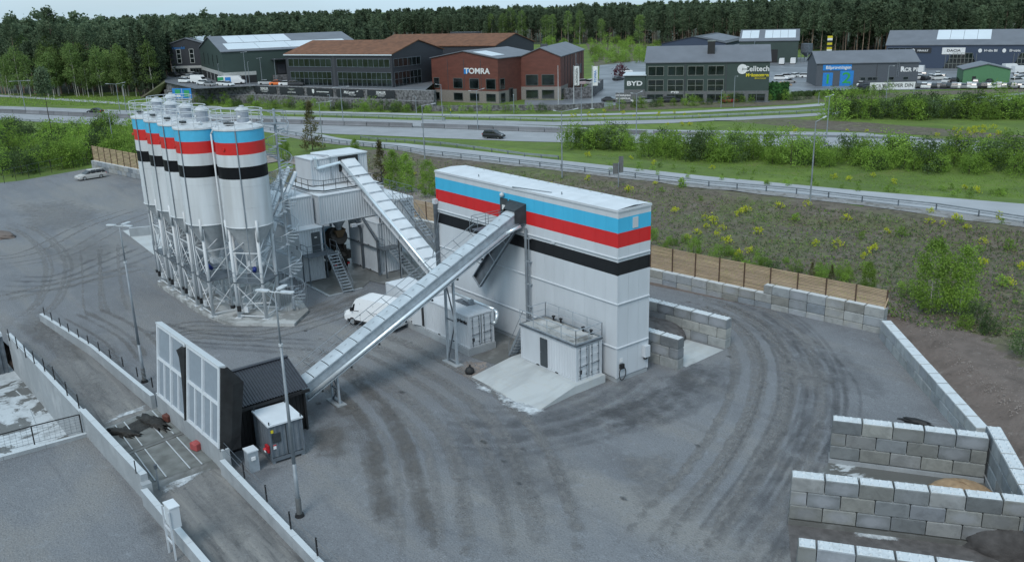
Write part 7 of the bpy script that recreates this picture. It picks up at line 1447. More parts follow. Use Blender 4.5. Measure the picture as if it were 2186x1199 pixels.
# black shed
SX1, SX0, SY0, SY1 = -7.25, -12.4, -22.45, -16.9
sh = thing('conveyor_shed', 'low black shed with corrugated pitched roof at the foot of the conveyor', 'shed', (SX1, SY1, 0)); sho = Vector((SX1, SY1, 0))
xm, ZE, ZR = (SX0 + SX1) / 2, 3.0, 4.05
def SHL(*p): return tuple(Vector(p) - sho)
m_ = MB(); n_ = 22
for i in range(n_): y0, y1 = SY0 + (SY1 - SY0) * i / n_, SY0 + (SY1 - SY0) * (i + 1) / n_ - .02; q = MB(); q.box(SHL(SX1 - .05, y0, 0), SHL(SX1, y1, ZE)); q.obj('board', 'shed_black', sh)  # boards close the open front, its inner shade painted as their black
m_ = MB(); m_.prism([(SX0, 0), (SX1 - .06, 0), (SX1 - .06, ZE - .02), (xm, ZR - .05), (SX0, ZE - .02)], 1, SY0 + .02, SY1 - .02)
m_.v = [tuple(Vector(v) - sho) for v in m_.v]; m_.obj('wall', 'shed_black', sh)
for sd in (1, -1):
    xe = SX1 + .3 if sd > 0 else SX0 - .3; sl_ = (ZR - ZE) / ((SX1 - SX0) / 2); ze = ZE - .3 * sl_; nr = 34; vs = []; L_ = SY1 - SY0 + .6; m_ = MB()
    for i in range(nr):
        for f, h_ in ((0, 0), (.45, 0), (.55, .055), (.9, .055)): y = SY0 - .3 + L_ * (i + f) / nr; vs += [SHL(xe, y, ze + h_), SHL(xm, y, ZR + .06 + h_)]
    m_.raw(vs, [(2 * i, 2 * i + 2, 2 * i + 3, 2 * i + 1) for i in range(nr * 4 - 1)]); m_.obj('roof', 'shed_roof', sh)
m_ = MB(); m_.box(SHL(xm - .15, SY0 - .3, ZR + .1), SHL(xm + .15, SY1 + .3, ZR + .15)); m_.obj('ridge_cap', 'shed_roof', sh)
m_ = MB(); m_.box(SHL(SX1 + .25, SY0 - .3, ZE - .36), SHL(SX1 + .42, SY1 + .3, ZE - .18)); m_.obj('gutter', 'shed_black', sh)
for y in (SY1, SY1 - 3): m_ = MB(); m_.bar(SHL(SX1 + .12, y, 0), SHL(SX1 + .12, y, ZE - .3), .14); m_.obj('post', 'shed_black', sh)
# transformer kiosk
TK = at(582, 992, 0); tk = thing('transformer_kiosk', 'grey steel transformer kiosk with white lid beside the black shed', 'kiosk', (TK.x, TK.y, 0), R(-3))
kw, kd_, kh = 2.1, 2.6, 2.45   # y extent, x extent
for sx in (-kd_ + .15, -.15):
    for sy in (.15, kw - .15): m_ = MB(); m_.box((sx - .1, sy - .1, 0), (sx + .1, sy + .1, .15)); m_.obj('foot', 'steel', tk)
m_ = MB(); m_.box((-kd_, 0, .15), (0, kw, .35)); m_.obj('base_frame', 'kiosk_grey', tk)
m_ = MB(); corr(m_, (-kd_ + .05, .05, 0), (1, 0, 0), kd_ - .1, .35, kh, (0, -1, 0), .42, .05); corr(m_, (-kd_ + .05, kw - .05, 0), (1, 0, 0), kd_ - .1, .35, kh, (0, 1, 0), .42, .05); corr(m_, (-kd_ + .05, .05, 0), (0, 1, 0), kw - .1, .35, kh, (-1, 0, 0), .42, .05); m_.obj('side_wall', 'kiosk_grey', tk)
for j in range(2):
    y0 = .06 + j * (kw / 2 - .03); m_ = MB(); corr(m_, (-.05, y0, 0), (0, 1, 0), kw / 2 - .08, .4, kh - .05, (1, 0, 0), .32, .04); m_.obj('door', 'kiosk_grey', tk)
m_ = MB(); m_.box((-.1, kw / 2 - .03, .4), (-.03, kw / 2 + .03, kh - .05)); m_.obj('door_seam', 'dark_steel', tk)
for x, y in ((-kd_, 0), (-.09, 0), (-kd_, kw - .09), (-.09, kw - .09)): m_ = MB(); m_.box((x, y, .35), (x + .09, y + .09, kh)); m_.obj('corner_post', 'kiosk_grey', tk)
m_ = MB(); m_.box((-kd_ - .05, -.05, kh), (.05, kw + .05, kh + .1)); m_.obj('lid', 'white_roof', tk)
for x, y in ((-kd_ + .05, .05), (-.1, .05), (-.1, kw - .1), (-kd_ + .05, kw - .1)): m_ = MB(); m_.box((x, y, kh + .1), (x + .06, y + .06, kh + .28)); m_.obj('lifting_lug', 'dark_steel', tk)
m_ = MB(); m_.box((-.03, .12, 2.0), (-.02, .28, 2.2)); m_.obj('warning_label', 'sign_yellow', tk)
m_ = MB(); m_.box((-.03, .2, 1.35), (-.018, .7, 1.95)); pl = m_.obj('instruction_board', 'dark_steel', tk)
m_ = MB(); m_.box((-.03, .18, .95), (-.018, .36, 1.25)); wl = m_.obj('warning_label', 'sign_white', tk); m_ = MB(); m_.box((-.016, .18, 1.16), (-.012, .36, 1.25)); m_.obj('red_field', 'safety_red', wl)
text('!', wl, (-.01, .27, 1.2), .09, 'sign_white', '+x', .002)
m_ = MB(); m_.box((-.65, -.12, .7), (-.25, .02, 1.15)); m_.tube((-.45, -.12, .92), (-.45, -.28, .88), .12, n=10); so_ = m_.obj('power_socket', 'safety_red', tk); m_ = MB(); m_.box((-.35, -.3, .85), (-.15, -.24, .93)); m_.obj('socket_lid', 'sign_white', so_)
# small cabinets
p = at(527, 1003, 0) ; z1 = 1.3; t = thing('meter_cabinet', 'slim grey metal cabinet standing behind the low wall', 'cabinet', p + Vector((.2, .3, 0)), R(0)); m_ = MB(); m_.box((-.35, -.3, 0), (.35, .3, z1)); m_.obj('body', 'galvanised', t); m_ = MB(); m_.box((-.38, -.33, z1), (.38, .33, z1 + .08)); m_.obj('lid', 'white_roof', t); m_ = MB(); m_.box((.35, -.15, .8), (.42, .1, 1.0)); m_.obj('socket', 'sign_white', t)
p = at(372, 1150, .9); t = thing('control_cabinet', 'tall white control cabinet on a frame straddling the lower left wall', 'cabinet', (p.x, p.y, 0), math.atan2(dWn.y, dWn.x))
m_ = MB(); m_.box((-.42, -.12, 1.7), (.42, .34, 2.8)); m_.obj('body', 'white_paint', t); m_ = MB(); m_.box((-.45, -.15, 2.8), (.45, .37, 2.85)); m_.obj('lid', 'white_roof', t)
m_ = MB(); m_.box((-.36, -.14, 1.78), (.36, -.122, 2.72)); m_.obj('door', 'concrete_cap', t)
for x in (-.45, .45): m_ = MB(); m_.bar((x, -.2, 0), (x, -.2, 2.7), .08); m_.obj('leg', 'white_paint', t)
m_ = MB(); m_.bar((-.45, -.2, 1.6), (.45, -.2, 1.6), .08); m_.bar((-.45, -.2, .9), (.45, -.2, .9), .08); m_.obj('cross_bar', 'white_paint', t)
p = at(340, 1045, 0); t = thing('sensor_post', 'thin grey post with small box head at the end of the grates', 'post', p); m_ = MB(); m_.bar((0, 0, 0), (0, 0, 1.35), .07); m_.obj('post', 'steel', t); m_ = MB(); m_.box((-.08, -.08, 1.35), (.08, .08, 1.6)); m_.obj('head', 'galv_dark', t)
m_ = MB(); p = at(291, 1010, 1.6); m_.bar(p, p + Vector((0, 0, .8)), .05); o = m_.obj('marker_rod', 'plastic_black'); setp(o, 'short black rod on the end of the left wall', 'rod')
# ============================================================ CONCRETE BLOCK WALLS
BL, BW_, BH = 1.6, .8, .8
def block_mesh(L, studs, ht=BH):
    m_ = MB(); e = .04; g = .02
    x0, x1, y0, y1, z0, z1 = g, L - g, g, BW_ - g, g, ht - .004
    vs = []; 
    for z, i in ((z0, e), (z0 + e, 0), (z1 - e, 0), (z1, e)): vs += [(x0 + i, y0 + i, z), (x1 - i, y0 + i, z), (x1 - i, y1 - i, z), (x0 + i, y1 - i, z)]
    fs = [(3, 2, 1, 0)] + [(k * 4 + j, k * 4 + (j + 1) % 4, k * 4 + 4 + (j + 1) % 4, k * 4 + 4 + j) for k in range(3) for j in range(4)]
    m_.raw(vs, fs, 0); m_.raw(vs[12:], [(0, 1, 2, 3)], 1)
    if studs:
        for i in range(int(L / .4)):
            for j in (0, 1):
                cx, cy, a, b, h = .2 + i * .4, .2 + j * .4, .085, .055, .06; q = [(cx - a, cy - a, z1 - .002), (cx + a, cy - a, z1 - .002), (cx + a, cy + a, z1 - .002), (cx - a, cy + a, z1 - .002), (cx - b, cy - b, z1 + h), (cx + b, cy - b, z1 + h), (cx + b, cy + b, z1 + h), (cx - b, cy + b, z1 + h)]
                m_.raw(q, [(4, 5, 6, 7), (0, 1, 5, 4), (1, 2, 6, 5), (2, 3, 7, 6), (3, 0, 4, 7)], 1)
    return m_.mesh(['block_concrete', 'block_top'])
BM = {}
def bmesh_(L, s):
    k = (round(L, 2), s)
    if k not in BM: BM[k] = block_mesh(L, s)
    return BM[k]
TINTS = [(1, 1, 1), (.95, .97, 1), (1.0, .98, .93), (.85, .92, 1.06), (.92, .92, .9), (1.1, 1.1, 1.08)]
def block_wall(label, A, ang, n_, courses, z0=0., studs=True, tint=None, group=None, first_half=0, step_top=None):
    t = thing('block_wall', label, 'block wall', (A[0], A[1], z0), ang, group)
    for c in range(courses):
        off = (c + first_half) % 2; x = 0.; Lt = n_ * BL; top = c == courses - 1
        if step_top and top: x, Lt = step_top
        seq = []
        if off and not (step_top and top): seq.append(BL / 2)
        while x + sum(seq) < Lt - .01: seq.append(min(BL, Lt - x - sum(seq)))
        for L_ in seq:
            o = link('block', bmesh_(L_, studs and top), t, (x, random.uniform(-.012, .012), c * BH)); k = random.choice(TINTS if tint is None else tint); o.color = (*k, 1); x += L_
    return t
DK = [(1, 1, 1), (.8, .84, .88), (1.1, 1.15, 1.25), (.75, .78, .8), (.98, .98, .94), (1.1, 1.09, 1.03)]
HB = 2.7
q0, q1 = at(1777, 897, HB), at(2112, 936, HB); ret = math.atan2(q1.y - q0.y, q1.x - q0.x); u1 = Vector((math.cos(ret), math.sin(ret), 0)); n1 = Vector((-u1.y, u1.x, 0)); B1 = Vector((q0.x, q0.y, 0))
r0, r1 = at(1690, 1018, HB), at(2186, 1073, HB); ret2 = math.atan2(r1.y - r0.y, r1.x - r0.x); u2 = Vector((math.cos(ret2), math.sin(ret2), 0)); n2 = Vector((-u2.y, u2.x, 0)); B2 = Vector((r0.x, r0.y, 0))
def base_strip(par, L_, h=.28, mt='concrete'): t = MB(); t.box((-.02, -.05, -.32), (L_, BW_ + .05, h - .31)); t.obj('wall_base', mt, par)
t = block_wall('block wall of three courses closing the far side of the sand bay', B1, ret, 5, 3, .3, tint=DK); base_strip(t, 8.0)
t = block_wall('block wall of three courses between the sand bay and the dark aggregate bay', B2, ret2, 7.5, 3, .3, tint=DK); base_strip(t, 12, mt='dark_slab')
B3 = at(1703, 1166, HB); B3 = Vector((B3.x, B3.y, 0))
t = block_wall('nearest block wall with studded top at the bottom right corner', B3, ret2 - R(1), 8, 3, .3, tint=DK, first_half=1); base_strip(t, 12.8)
k0, k1 = at(2113, 927, HB), at(2177, 1045, HB); angK = math.atan2(k1.y - k0.y, k1.x - k0.x); kd0 = Vector((math.cos(angK), math.sin(angK), 0)); kn = Vector((-kd0.y, kd0.x, 0))
t = block_wall('studded block wall closing the back of the bays along the soil bank', Vector((k0.x, k0.y, 0)) - kd0 * 1.0, angK, 10, 3, .36, tint=[(1.3, 1.3, 1.3), (1.1, 1.15, 1.2), (1.2, 1.3, 1.4)]); base_strip(t, 16)
sheet('bay_floor', [tuple(B1[:2]), tuple((B1 + u1 * 8.4)[:2]), tuple((B2 + u2 * 11 + n2 * .8)[:2]), tuple((B2 + n2 * .8)[:2])], 'wet_slab', .04, 0)
sheet('bay_floor', [tuple(B2[:2]), tuple((B2 + u2 * 12)[:2]), tuple((B3 + u2 * 13 + n2 * .8)[:2]), tuple((B3 + n2 * .8)[:2])], 'grey_sand2', .043, 0)
patch('cement_stain', U((1790, 1128), (1860, 1130), (1950, 1150), (1930, 1160), (1800, 1148)), 'cement_dust', .06)
lump('sand_heap', 'tan sand heap lying in the far bay behind the block wall', 'heap', 2052, 1064, 0, 1.8, 1.2, .95, 'sand', ret, 22, 3, amp=.12)
lump('aggregate_heap', 'dark grey aggregate heap at the right edge of the frame', 'heap', 2190, 1178, 0, 2.9, 1.3, 1.25, 'grey_sand', ret, 22, 5, amp=.1)
lump('rubber_mat', 'black crumpled mat lying behind the far bay wall', 'mat', 1957, 903, 0, .9, .3, .3, 'tarp', .2, 20, 6, amp=.55)
# bays at the right end of the striped tower
bA = at(1548, 745, 0); aa = math.atan2(13.62 - 12.74, 2.06 + 5.07)
LT = [(1.35, 1.33, 1.27), (1.2, 1.21, 1.2), (1.1, 1.1, 1.1), (.85, .88, .92)]
block_wall('three course block wall with studded top behind the right end of the tower', Vector((bA.x - 8 * math.cos(aa), bA.y - 8 * math.sin(aa), 0)) , aa, 5, 3, -.05, tint=LT)
bB = at(1446, 790, 0); block_wall('short three course block wall right beside the tower cabinet', Vector((bB.x - 4 * math.cos(aa), bB.y - 4 * math.sin(aa), 0)), aa, 2.5, 3, -.05, tint=LT, first_half=1)
block_wall('block wall closing the bay behind the tower', Vector((bA.x - 7.2, bA.y - .9, 0)) + Vector((0, -5.6, 0)), aa + math.pi / 2, 3.5, 3, -.05, tint=LT)
sheet('bay_floor', [(-4.5, 8.6), (2.4, 8.7), (2.1, 13.4), (-4.5, 12.6)], 'pale_slab', .02, 0)
lump('aggregate_heap', 'grey brown aggregate heap in the bay behind the tower', 'heap', 1400, 715, 0, 2.6, 2.2, 1.2, 'grey_sand2', aa, 22, 9, amp=.1)
# perimeter walls with timber screen
W0, W1 = Vector((8.3, 25.2, 0)), Vector((-12.7, 20.9, 0)); aw = math.atan2(W1.y - W0.y, W1.x - W0.x)
Lw = 59; A0 = Vector((8.35, 25.15, 0)); awl = math.atan2(17.2 - 25.15, -48.4 - 8.35)
PT = [(1.3, 1.3, 1.28), (1.2, 1.25, 1.3), (.9, .98, 1.08), (1.25, 1.22, 1.14)]
end = A0 + Vector((math.cos(awl), math.sin(awl), 0)) * (36 * BL)
ang2 = awl + math.pi
block_wall('long low block wall under the right timber screen, one course high then two', end, ang2, 36, 2, -.32, tint=PT, step_top=(0, 36 * BL), studs=False)
block_wall('short extra course of blocks on the right end of the low wall', A0 + Vector((math.cos(awl), math.sin(awl), 0)) * (6.5 * BL), ang2, 6.5, 1, 1.28, tint=PT, studs=False, first_half=1)
def screen(label, A, ang, n_, z0, h, pl, t_=0, side=1, dark=False, slat_h=.085):
    t = thing('timber_screen', label, 'timber fence', (A.x, A.y, z0), ang); g = MB(); g.box((0.03, 0, 0), (pl - .03, .025, slat_h)); me = g.mesh('timber'); nS = int(h / (slat_h * 1.45))
    b = MB(); b.box((-.05, -.07, -.25), (.05, .0, h + .03)); pm = b.mesh('timber_dark' if dark else 'timber')
    tot = 0
    if nS * n_ <= 300: many = n_
    else: many = 300 // nS
    for i in range(n_):
        link('post', pm, t, (i * pl, -.002, 0))
        if i >= n_ - many:
            for k in range(nS): o = link('slat', me, t, (i * pl, random.uniform(0, .01), .02 + k * h / nS))
    link('post', pm, t, (n_ * pl, -.002, 0))
    if many < n_:
        q = MB()
        for i in range(n_ - many):
            for k in range(nS): z = .02 + k * h / nS; q.box((i * pl + .03, 0, z), (i * pl + pl - .03, .025, z + slat_h))
        o = q.obj('slat_field', 'timber', t); o['kind'] = 'stuff'
    return t
fdir = Vector((math.cos(awl), math.sin(awl), 0)); fn = Vector((math.sin(awl), -math.cos(awl), 0))
fA = end + fdir * 0 + fn * .62
screen('horizontal slatted timber screen on the low block wall right of the striped tower', Vector((fA.x, fA.y, 0)), ang2, 23, 1.25, 2.25, 2.5, dark=True)
# raking brace
m_ = MB(); q = A0 + fn * .5; m_.bar(Vector((q.x - .2, q.y - .4, 1.3)), Vector((q.x, q.y + .05, 2.9)), .08); o = m_.obj('timber_brace', 'timber'); setp(o, 'short slanted timber brace at the right end of the slatted screen', 'brace')
# right perimeter wall
R0, R1 = at(1880, 683, 1.5), at(2086, 916, 1.5); R0.z = R1.z = 0; ar = math.atan2(R1.y - R0.y, R1.x - R0.x); nb = (R1 - R0).length / BL
block_wall('pale block wall running from the timber screen corner down to the bays', R0, ar, round(nb * 2) / 2, 2, -.1, tint=[(1.5, 1.55, 1.6), (1.3, 1.35, 1.4), (1.4, 1.42, 1.42)], studs=False)
# left rear timber screen on blocks
Lf0, Lf1 = at(197, 362, 0), at(318, 388, 0); al = math.atan2(Lf1.y - Lf0.y, Lf1.x - Lf0.x)
block_wall('pale block wall under the left timber screen behind the silver car', Lf0, al, 20, 2, 0, tint=PT, studs=False)
screen('boarded timber screen with dark posts behind the silver car', Vector((Lf0.x, Lf0.y + .5, 0)), al, 13, 1.6, 2.6, 2.3, dark=True, slat_h=.16)
# chain fence posts at the far left
post_row('wire_fence', 'dark posts of a wire fence in front of the left thicket', [atg(u, v) for u, v in ((-30, 400), (10, 392), (35, 386), (62, 380), (86, 374), (111, 369), (135, 363), (157, 358), (180, 353), (188, 352))], 0, 2.3)
# slab with low wall behind the silos
sheet('pale_slab', [tuple(at(u, v, 0)[:2]) for u, v in ((262, 493), (280, 490), (420, 480), (440, 560), (330, 545))], 'pale_slab', .03, 0)
a, b = at(278, 506, .0), at(400, 494, .0); prism_wall('low_wall', 'low grey concrete wall standing on the pale slab behind the silos', a, b, .25, 1.1, 1.1, 0, 0, cat='wall', sgn=1)
p = at(5, 505, 0); lump('small_mound', 'low brown mound of soil at the left edge of the yard', 'mound', 4, 503, 0, 2.8, 1.2, .45, 'soil', .2, 16, 12)
for i in range(120):
    pass
# ============================================================ PARKED CARS (small, far)
protoC = {}
CARC = dict(w=(.62, .65, .66), k=(.02, .022, .026), g=(.22, .23, .24), s=(.38, .40, .41), b=(.04, .07, .14), r=(.22, .02, .025), o=(.70, .16, .03), p=(.5, .42, .44))
CN = dict(w='white', k='black', g='grey', s='silver', b='dark blue', r='dark red', o='orange', p='pinkish')
def far_car(u, v, ck, kind, ang, label, group, z=0., name='parked_car'):
    p = at(u, v, z)
    if kind not in protoC:
        t = make_car(name, kind, (1, 1, 1), label, 'car', group, lite=True); protoC[kind] = t
    else: t = tree_copy(protoC[kind])
    t.location = p; t.rotation_euler = (0, 0, ang); recolor(t, CARC[ck]); t['label'] = label; t['group'] = group; return t
VA = math.atan2(RM[0].y, RM[0].x)     # direction across the picture
random.seed(3)
row = 'kwwkgkkgwgwwkkwwwgkgkwk'; n_ = 22
for i in range(n_):
    u = 1962 + i * 10.6; ck = row[i]
    far_car(u, 188.5 + .3 * (i % 2), ck, ('sedan', 'suv', 'estate')[i % 3], VA + R(62) + random.uniform(-.06, .06), '%s car parked in the front row below the green shed' % CN[ck], 'cars parked in front rows by the green shed')
for i, (u, v, ck) in enumerate(((1965, 170, 'w'), (1976, 171, 'k'), (1990, 168, 'w'), (2004, 171, 'w'), (2013, 168, 's'), (2022, 177, 'w'), (2038, 177, 'k'), (2082, 180, 'g'), (2112, 179, 'k'), (2168, 169, 'w'), (2180, 171, 'w'), (1838, 184, 'w'), (1845, 190, 'k'), (1972, 163, 'g'), (2002, 162, 'w'), (2172, 178, 's'))):
    far_car(u, v, ck, ('suv', 'estate', 'sedan')[i % 3], VA + R(40) + random.uniform(-.5, .5), '%s car parked among the rows beside the green shed' % CN[ck], 'cars parked by the green shed')
for i, (u, v, ck, k, lb) in enumerate(((1302, 217.5, 'k', 'sedan', 'dark car parked nose out left of the advert board'), (1334, 220, 'w', 'estate', 'white car half hidden under the advert board'), (1376, 221, 'g', 'suv', 'dark grey car in front of the annex'), (1383, 214, 'w', 'sedan', 'white car behind the dark grey one by the annex'), (1416, 219, 'k', 'sedan', 'black car left of the pair before the green office hall'), (1434, 219, 'k', 'suv', 'black car right of the pair before the green office hall'), (1557, 219, 'r', 'sedan', 'dark red car in front of the green office hall'),
   (1320, 172, 'k', 'sedan', 'black car on the ramp road right of the rust red halls'), (1332, 162, 's', 'sedan', 'silver car beyond the black one on the ramp road'), (1338, 156, 'w', 'suv', 'white car furthest up the ramp road'), (1248, 181, 'p', 'suv', 'pinkish car on the terrace behind the white flags'), (1266, 181, 's', 'suv', 'silver car on the terrace behind the right flag'),
   (1667, 171, 'w', 'suv', 'white car right of the green office hall'), (1680, 168, 'w', 'suv', 'white car beside the crates right of the green office hall'), (1684, 178, 's', 'sedan', 'silver car by the timber pile'), (1700, 165, 'w', 'estate', 'white car left of the inspection hall'), (1722, 166, 'w', 'estate', 'white car next to the inspection hall gable'))):
    far_car(u, v, ck, k, VA + R(20 * (i % 4) - 20), lb, 'cars parked around the office halls', z=2.4 if u in (1248, 1266) else 0)
for i, (u, v, ck, k, lb) in enumerate(((568, 181, 's', 'sedan', 'silver sports car at the left of the forecourt row'), (592, 182, 'o', 'sedan', 'bright orange sports car on the forecourt'), (612, 183, 'w', 'sedan', 'white sports car right of the orange one'), (632, 184, 'k', 'suv', 'large black car at the right of the forecourt row'), (395, 177, 'w', 'suv', 'white car at the left end of the dealer parking'), (374, 164, 'k', 'suv', 'black car below the navy hall'), (390, 163, 'k', 'sedan', 'black car next to the first below the navy hall'),
   (400, 168, 's', 'sedan', 'silver car in the upper dealer row'), (408, 166, 'w', 'sedan', 'white car in the upper dealer row'), (412, 163, 'w', 'estate', 'white estate behind the upper dealer row'), (426, 166, 'k', 'suv', 'black car right end of the upper dealer row'), (434, 181, 'w', 'sedan', 'white car behind the flatbed'), (448, 184, 'g', 'sedan', 'grey car at the end of the lower dealer row'), (476, 183, 'w', 'sedan', 'white car in front of the coloured vans'), (487, 184, 'w', 'sedan', 'white car next to the stone wall corner'))):
    far_car(u, v, ck, k, VA + (R(-35) if u < 500 else R(5)), lb, 'cars parked at the dealers', z=5.02)
def far_van(u, v, z, label, col, ang, col2=None):
    p = at(u, v, z); t = thing('parked_van', label, 'van', p, ang); v_ = loftbody([(-2.9, .4, 2.5, 1.0, .92), (1.1, .4, 2.5, 1.0, .92), (1.7, .4, 2.0, 1.0, .85), (2.2, .4, 1.3, .95, .8), (2.8, .45, 1.0, .9, .75)], 0); v_.obj('body', 'car_paint', t, col=col)
    m_ = MB(); m_.raw([(1.72, -.8, 2.0), (1.72, .8, 2.0), (2.22, .78, 1.35), (2.22, -.78, 1.35)], [(0, 1, 2, 3)]); m_.obj('windscreen', 'car_glass', t)
    if col2: m_ = MB(); m_.box((-2.9, -1.02, .6), (-1.2, -1.005, 2.2)); m_.obj('coloured_side', col2, t)
    for x in (-1.8, 1.8):
        for sy in (-.9, .9): m_ = MB(); m_.tube((x, sy - .12, .36), (x, sy + .12, .36), .36, n=10); m_.obj('wheel', 'tyre', t)
WV = (.66, .68, .69)
far_van(488, 180, 5.02, 'white and green liveried van under the warehouse corner', WV, VA + R(10), 'sign_green'); far_van(504, 180, 5.02, 'white van with blue end beside the green liveried van', WV, VA + R(5), 'sign_blue'); far_van(426, 178, 5.02, 'white box van at the dealer parking', WV, VA - R(30))
far_van(1669, 138, 0, 'white van with open dark rear by the green workshop gate', WV, VA + R(70)); far_van(1693, 137, 0, 'white van right of the one with the dark rear', WV, VA + R(70)); far_van(2158, 152, 0, 'white high van beside the lime green shed', WV, VA + R(8)); far_van(1966, 156, 0, 'white van at the corner of the inspection hall', WV, VA + R(60)); far_van(2178, 157, 0, 'white van cut by the right edge of the frame', WV, VA + R(10))
p = at(1660, 187, 0)
for i in range(6):
    q = at(1652 + i * 6, 186 - (i % 2) * 2, 0); m_ = MB(); m_.bar((-1.2, 0, .3), (1.2, .6, .7 + .3 * (i % 3)), .5, .4); o = m_.obj('timber_stack', 'tan_timber', None, q, i * .7); setp(o, 'heap of pale timber offcuts right of the green office hall', 'timber', 'timber offcuts beside the green hall')
# ============================================================ VEGETATION
def leaf_quads(centres, size, jit, k, rg):
    """k leaf faces round every centre"""
    c = np.repeat(np.asarray(centres), k, axis=0); n = len(c); c = c + rg.normal(0, 1, (n, 3)) * jit
    a = rg.normal(0, 1, (n, 3)); a /= np.linalg.norm(a, axis=1)[:, None]; b = rg.normal(0, 1, (n, 3)); b -= (a * b).sum(1)[:, None] * a; b /= np.linalg.norm(b, axis=1)[:, None]
    s = size * rg.uniform(.6, 1.3, (n, 1)); V = np.stack([c - a * s, c + b * s * .6, c + a * s, c - b * s * .6], 1).reshape(-1, 3); return V
def quad_mesh(V, matn, extra=None):
    n = len(V) // 4; me = bpy.data.meshes.new('leaf'); me.vertices.add(len(V)); me.vertices.foreach_set('co', V.astype(np.float32).ravel()); me.loops.add(len(V)); me.loops.foreach_set('vertex_index', np.arange(len(V), dtype=np.int32))
    me.polygons.add(n); me.polygons.foreach_set('loop_start', np.arange(0, 4 * n, 4, dtype=np.int32)); me.polygons.foreach_set('loop_total', np.full(n, 4, dtype=np.int32)); me.materials.append(MATS[matn]); me.update(calc_edges=True); return me
def pine_pts(rg, H, n=60, low=.45, wide=.13):
    f = rg.uniform(0, 1, n); z = H * (low + (1 - low) * f ** .8); r = H * wide * np.sin(np.clip(1.08 - f ** 1.1, 0, 1) * math.pi / 2) ** .8 * rg.uniform(.25, 1, n) ** .6; a = rg.uniform(0, 2 * math.pi, n)
    return np.stack([r * np.cos(a), r * np.sin(a), z], 1)
def spruce_pts(rg, H, n=70, low=.12, wide=.16):
    f = rg.uniform(0, 1, n) ** 1.2; z = H * (low + (1 - low) * f); r = H * wide * (1 - f) * rg.uniform(.5, 1, n); a = rg.uniform(0, 2 * math.pi, n); return np.stack([r * np.cos(a), r * np.sin(a), z], 1)
def birch_pts(rg, H, n=70, low=.28, wide=.17):
    f = rg.uniform(0, 1, n); z = H * (low + (1 - low) * f); r = H * wide * np.sin(np.clip(f * .9 + .1, 0, 1) * math.pi) ** .6 * rg.uniform(.2, 1, n) ** .5 * (1 + .3 * np.sin(f * 9)); a = rg.uniform(0, 2 * math.pi, n); return np.stack([r * np.cos(a), r * np.sin(a), z], 1)
def shrub_pts(rg, H, n=40, wide=.55):
    a = rg.uniform(0, 2 * math.pi, n); f = rg.uniform(.05, 1, n); r = H * wide * np.sqrt(1 - (f * .85) ** 2) * rg.uniform(.3, 1, n) ** .5 * (1 + .25 * np.sin(a * 3 + f * 5)); return np.stack([r * np.cos(a), r * np.sin(a), H * f * rg.uniform(.8, 1.08, n)], 1)
def trunk_mesh(H, r, matn, branches=0, low=.3, rg=None, lean=.0):
    m_ = MB(); k = 4; pts = [(lean * H * (i / k) ** 2 + (random.uniform(-.01, .01) * H if 0 < i else 0), (random.uniform(-.01, .01) * H if 0 < i else 0), H * i / k) for i in range(k + 1)]
    for i in range(k): m_.tube(pts[i], pts[i + 1], r * (1 - i / k * .85), r * (1 - (i + 1) / k * .85), n=6, caps=False)
    for i in range(branches): f = random.uniform(low, .9); a = random.uniform(0, 6.28); p = Vector((lean * H * f * f, 0, H * f)); m_.tube(p, p + Vector((math.cos(a), math.sin(a), .5)) * H * .12 * (1.1 - f), r * .25, r * .08, n=4, caps=False)
    return m_.mesh(matn)
KINDS = {}
def kinds(name, fn, H, n, k, size, jit, crown, bark, r, var=4, br=8, **kw):
    L = []
    for i in range(var):
        rg = np.random.default_rng(i * 7 + len(name)); h = H * (1 + .08 * (i - var / 2)); L.append((quad_mesh(leaf_quads(fn(rg, h, n, **kw), size, jit, k, rg), crown), trunk_mesh(h * .96, r, bark, br, kw.get('low', .3))))
    KINDS[name] = L
kinds('pine', pine_pts, 24, 80, 18, .46, .6, 'pine_crown', 'pine_bark', .22, 5, 10, wide=.115)
kinds('tall_pine', pine_pts, 27, 110, 18, .42, .6, 'pine_crown', 'pine_bark', .28, 5, 14, low=.35, wide=.15)
kinds('lone_pine', pine_pts, 24, 90, 22, .36, .6, 'pine_crown', 'dark_bark', .2, 1, 14, low=.72, wide=.10)
kinds('spruce', spruce_pts, 25, 130, 14, .42, .45, 'spruce_crown', 'dark_bark', .24, 3, 0, wide=.11)
kinds('birch', birch_pts, 19, 110, 16, .30, .55, 'birch_crown', 'birch_bark', .18, 5, 10)
kinds('young_spruce', spruce_pts, 9, 190, 14, .13, .2, 'conifer_young', 'dark_bark', .09, 2, 10, low=.08, wide=.24)
kinds('young_birch', birch_pts, 7, 190, 26, .11, .26, 'shrub_leaf', 'birch_bark', .06, 3, 8, low=.10, wide=.25)
kinds('shrub', shrub_pts, 3.2, 60, 20, .105, .26, 'shrub_leaf', 'dark_bark', .05, 6, 6)
kinds('dark_shrub', shrub_pts, 3.0, 60, 20, .105, .26, 'shrub_dark', 'dark_bark', .05, 4, 6)
kinds('weed', shrub_pts, .6, 14, 9, .06, .07, 'yellow_flower', 'dark_bark', .02, 3, 2, wide=.5)
kinds('low_shrub', shrub_pts, .8, 20, 9, .07, .10, 'shrub_leaf', 'dark_bark', .02, 2, 2)
def plant(kind, name, label, cat, p, s=1., group=None, sz=1.):
    c, tr = random.choice(KINDS[kind]); t = thing(name, label, cat, p, random.uniform(0, 6.28), group); t.scale = (s, s, s * sz); link('crown', c, t); link('trunk', tr, t); return t
MASS = {}
def mass(kind, p, s, sz=1.):
    MASS.setdefault(kind, []).append((p, s, sz))
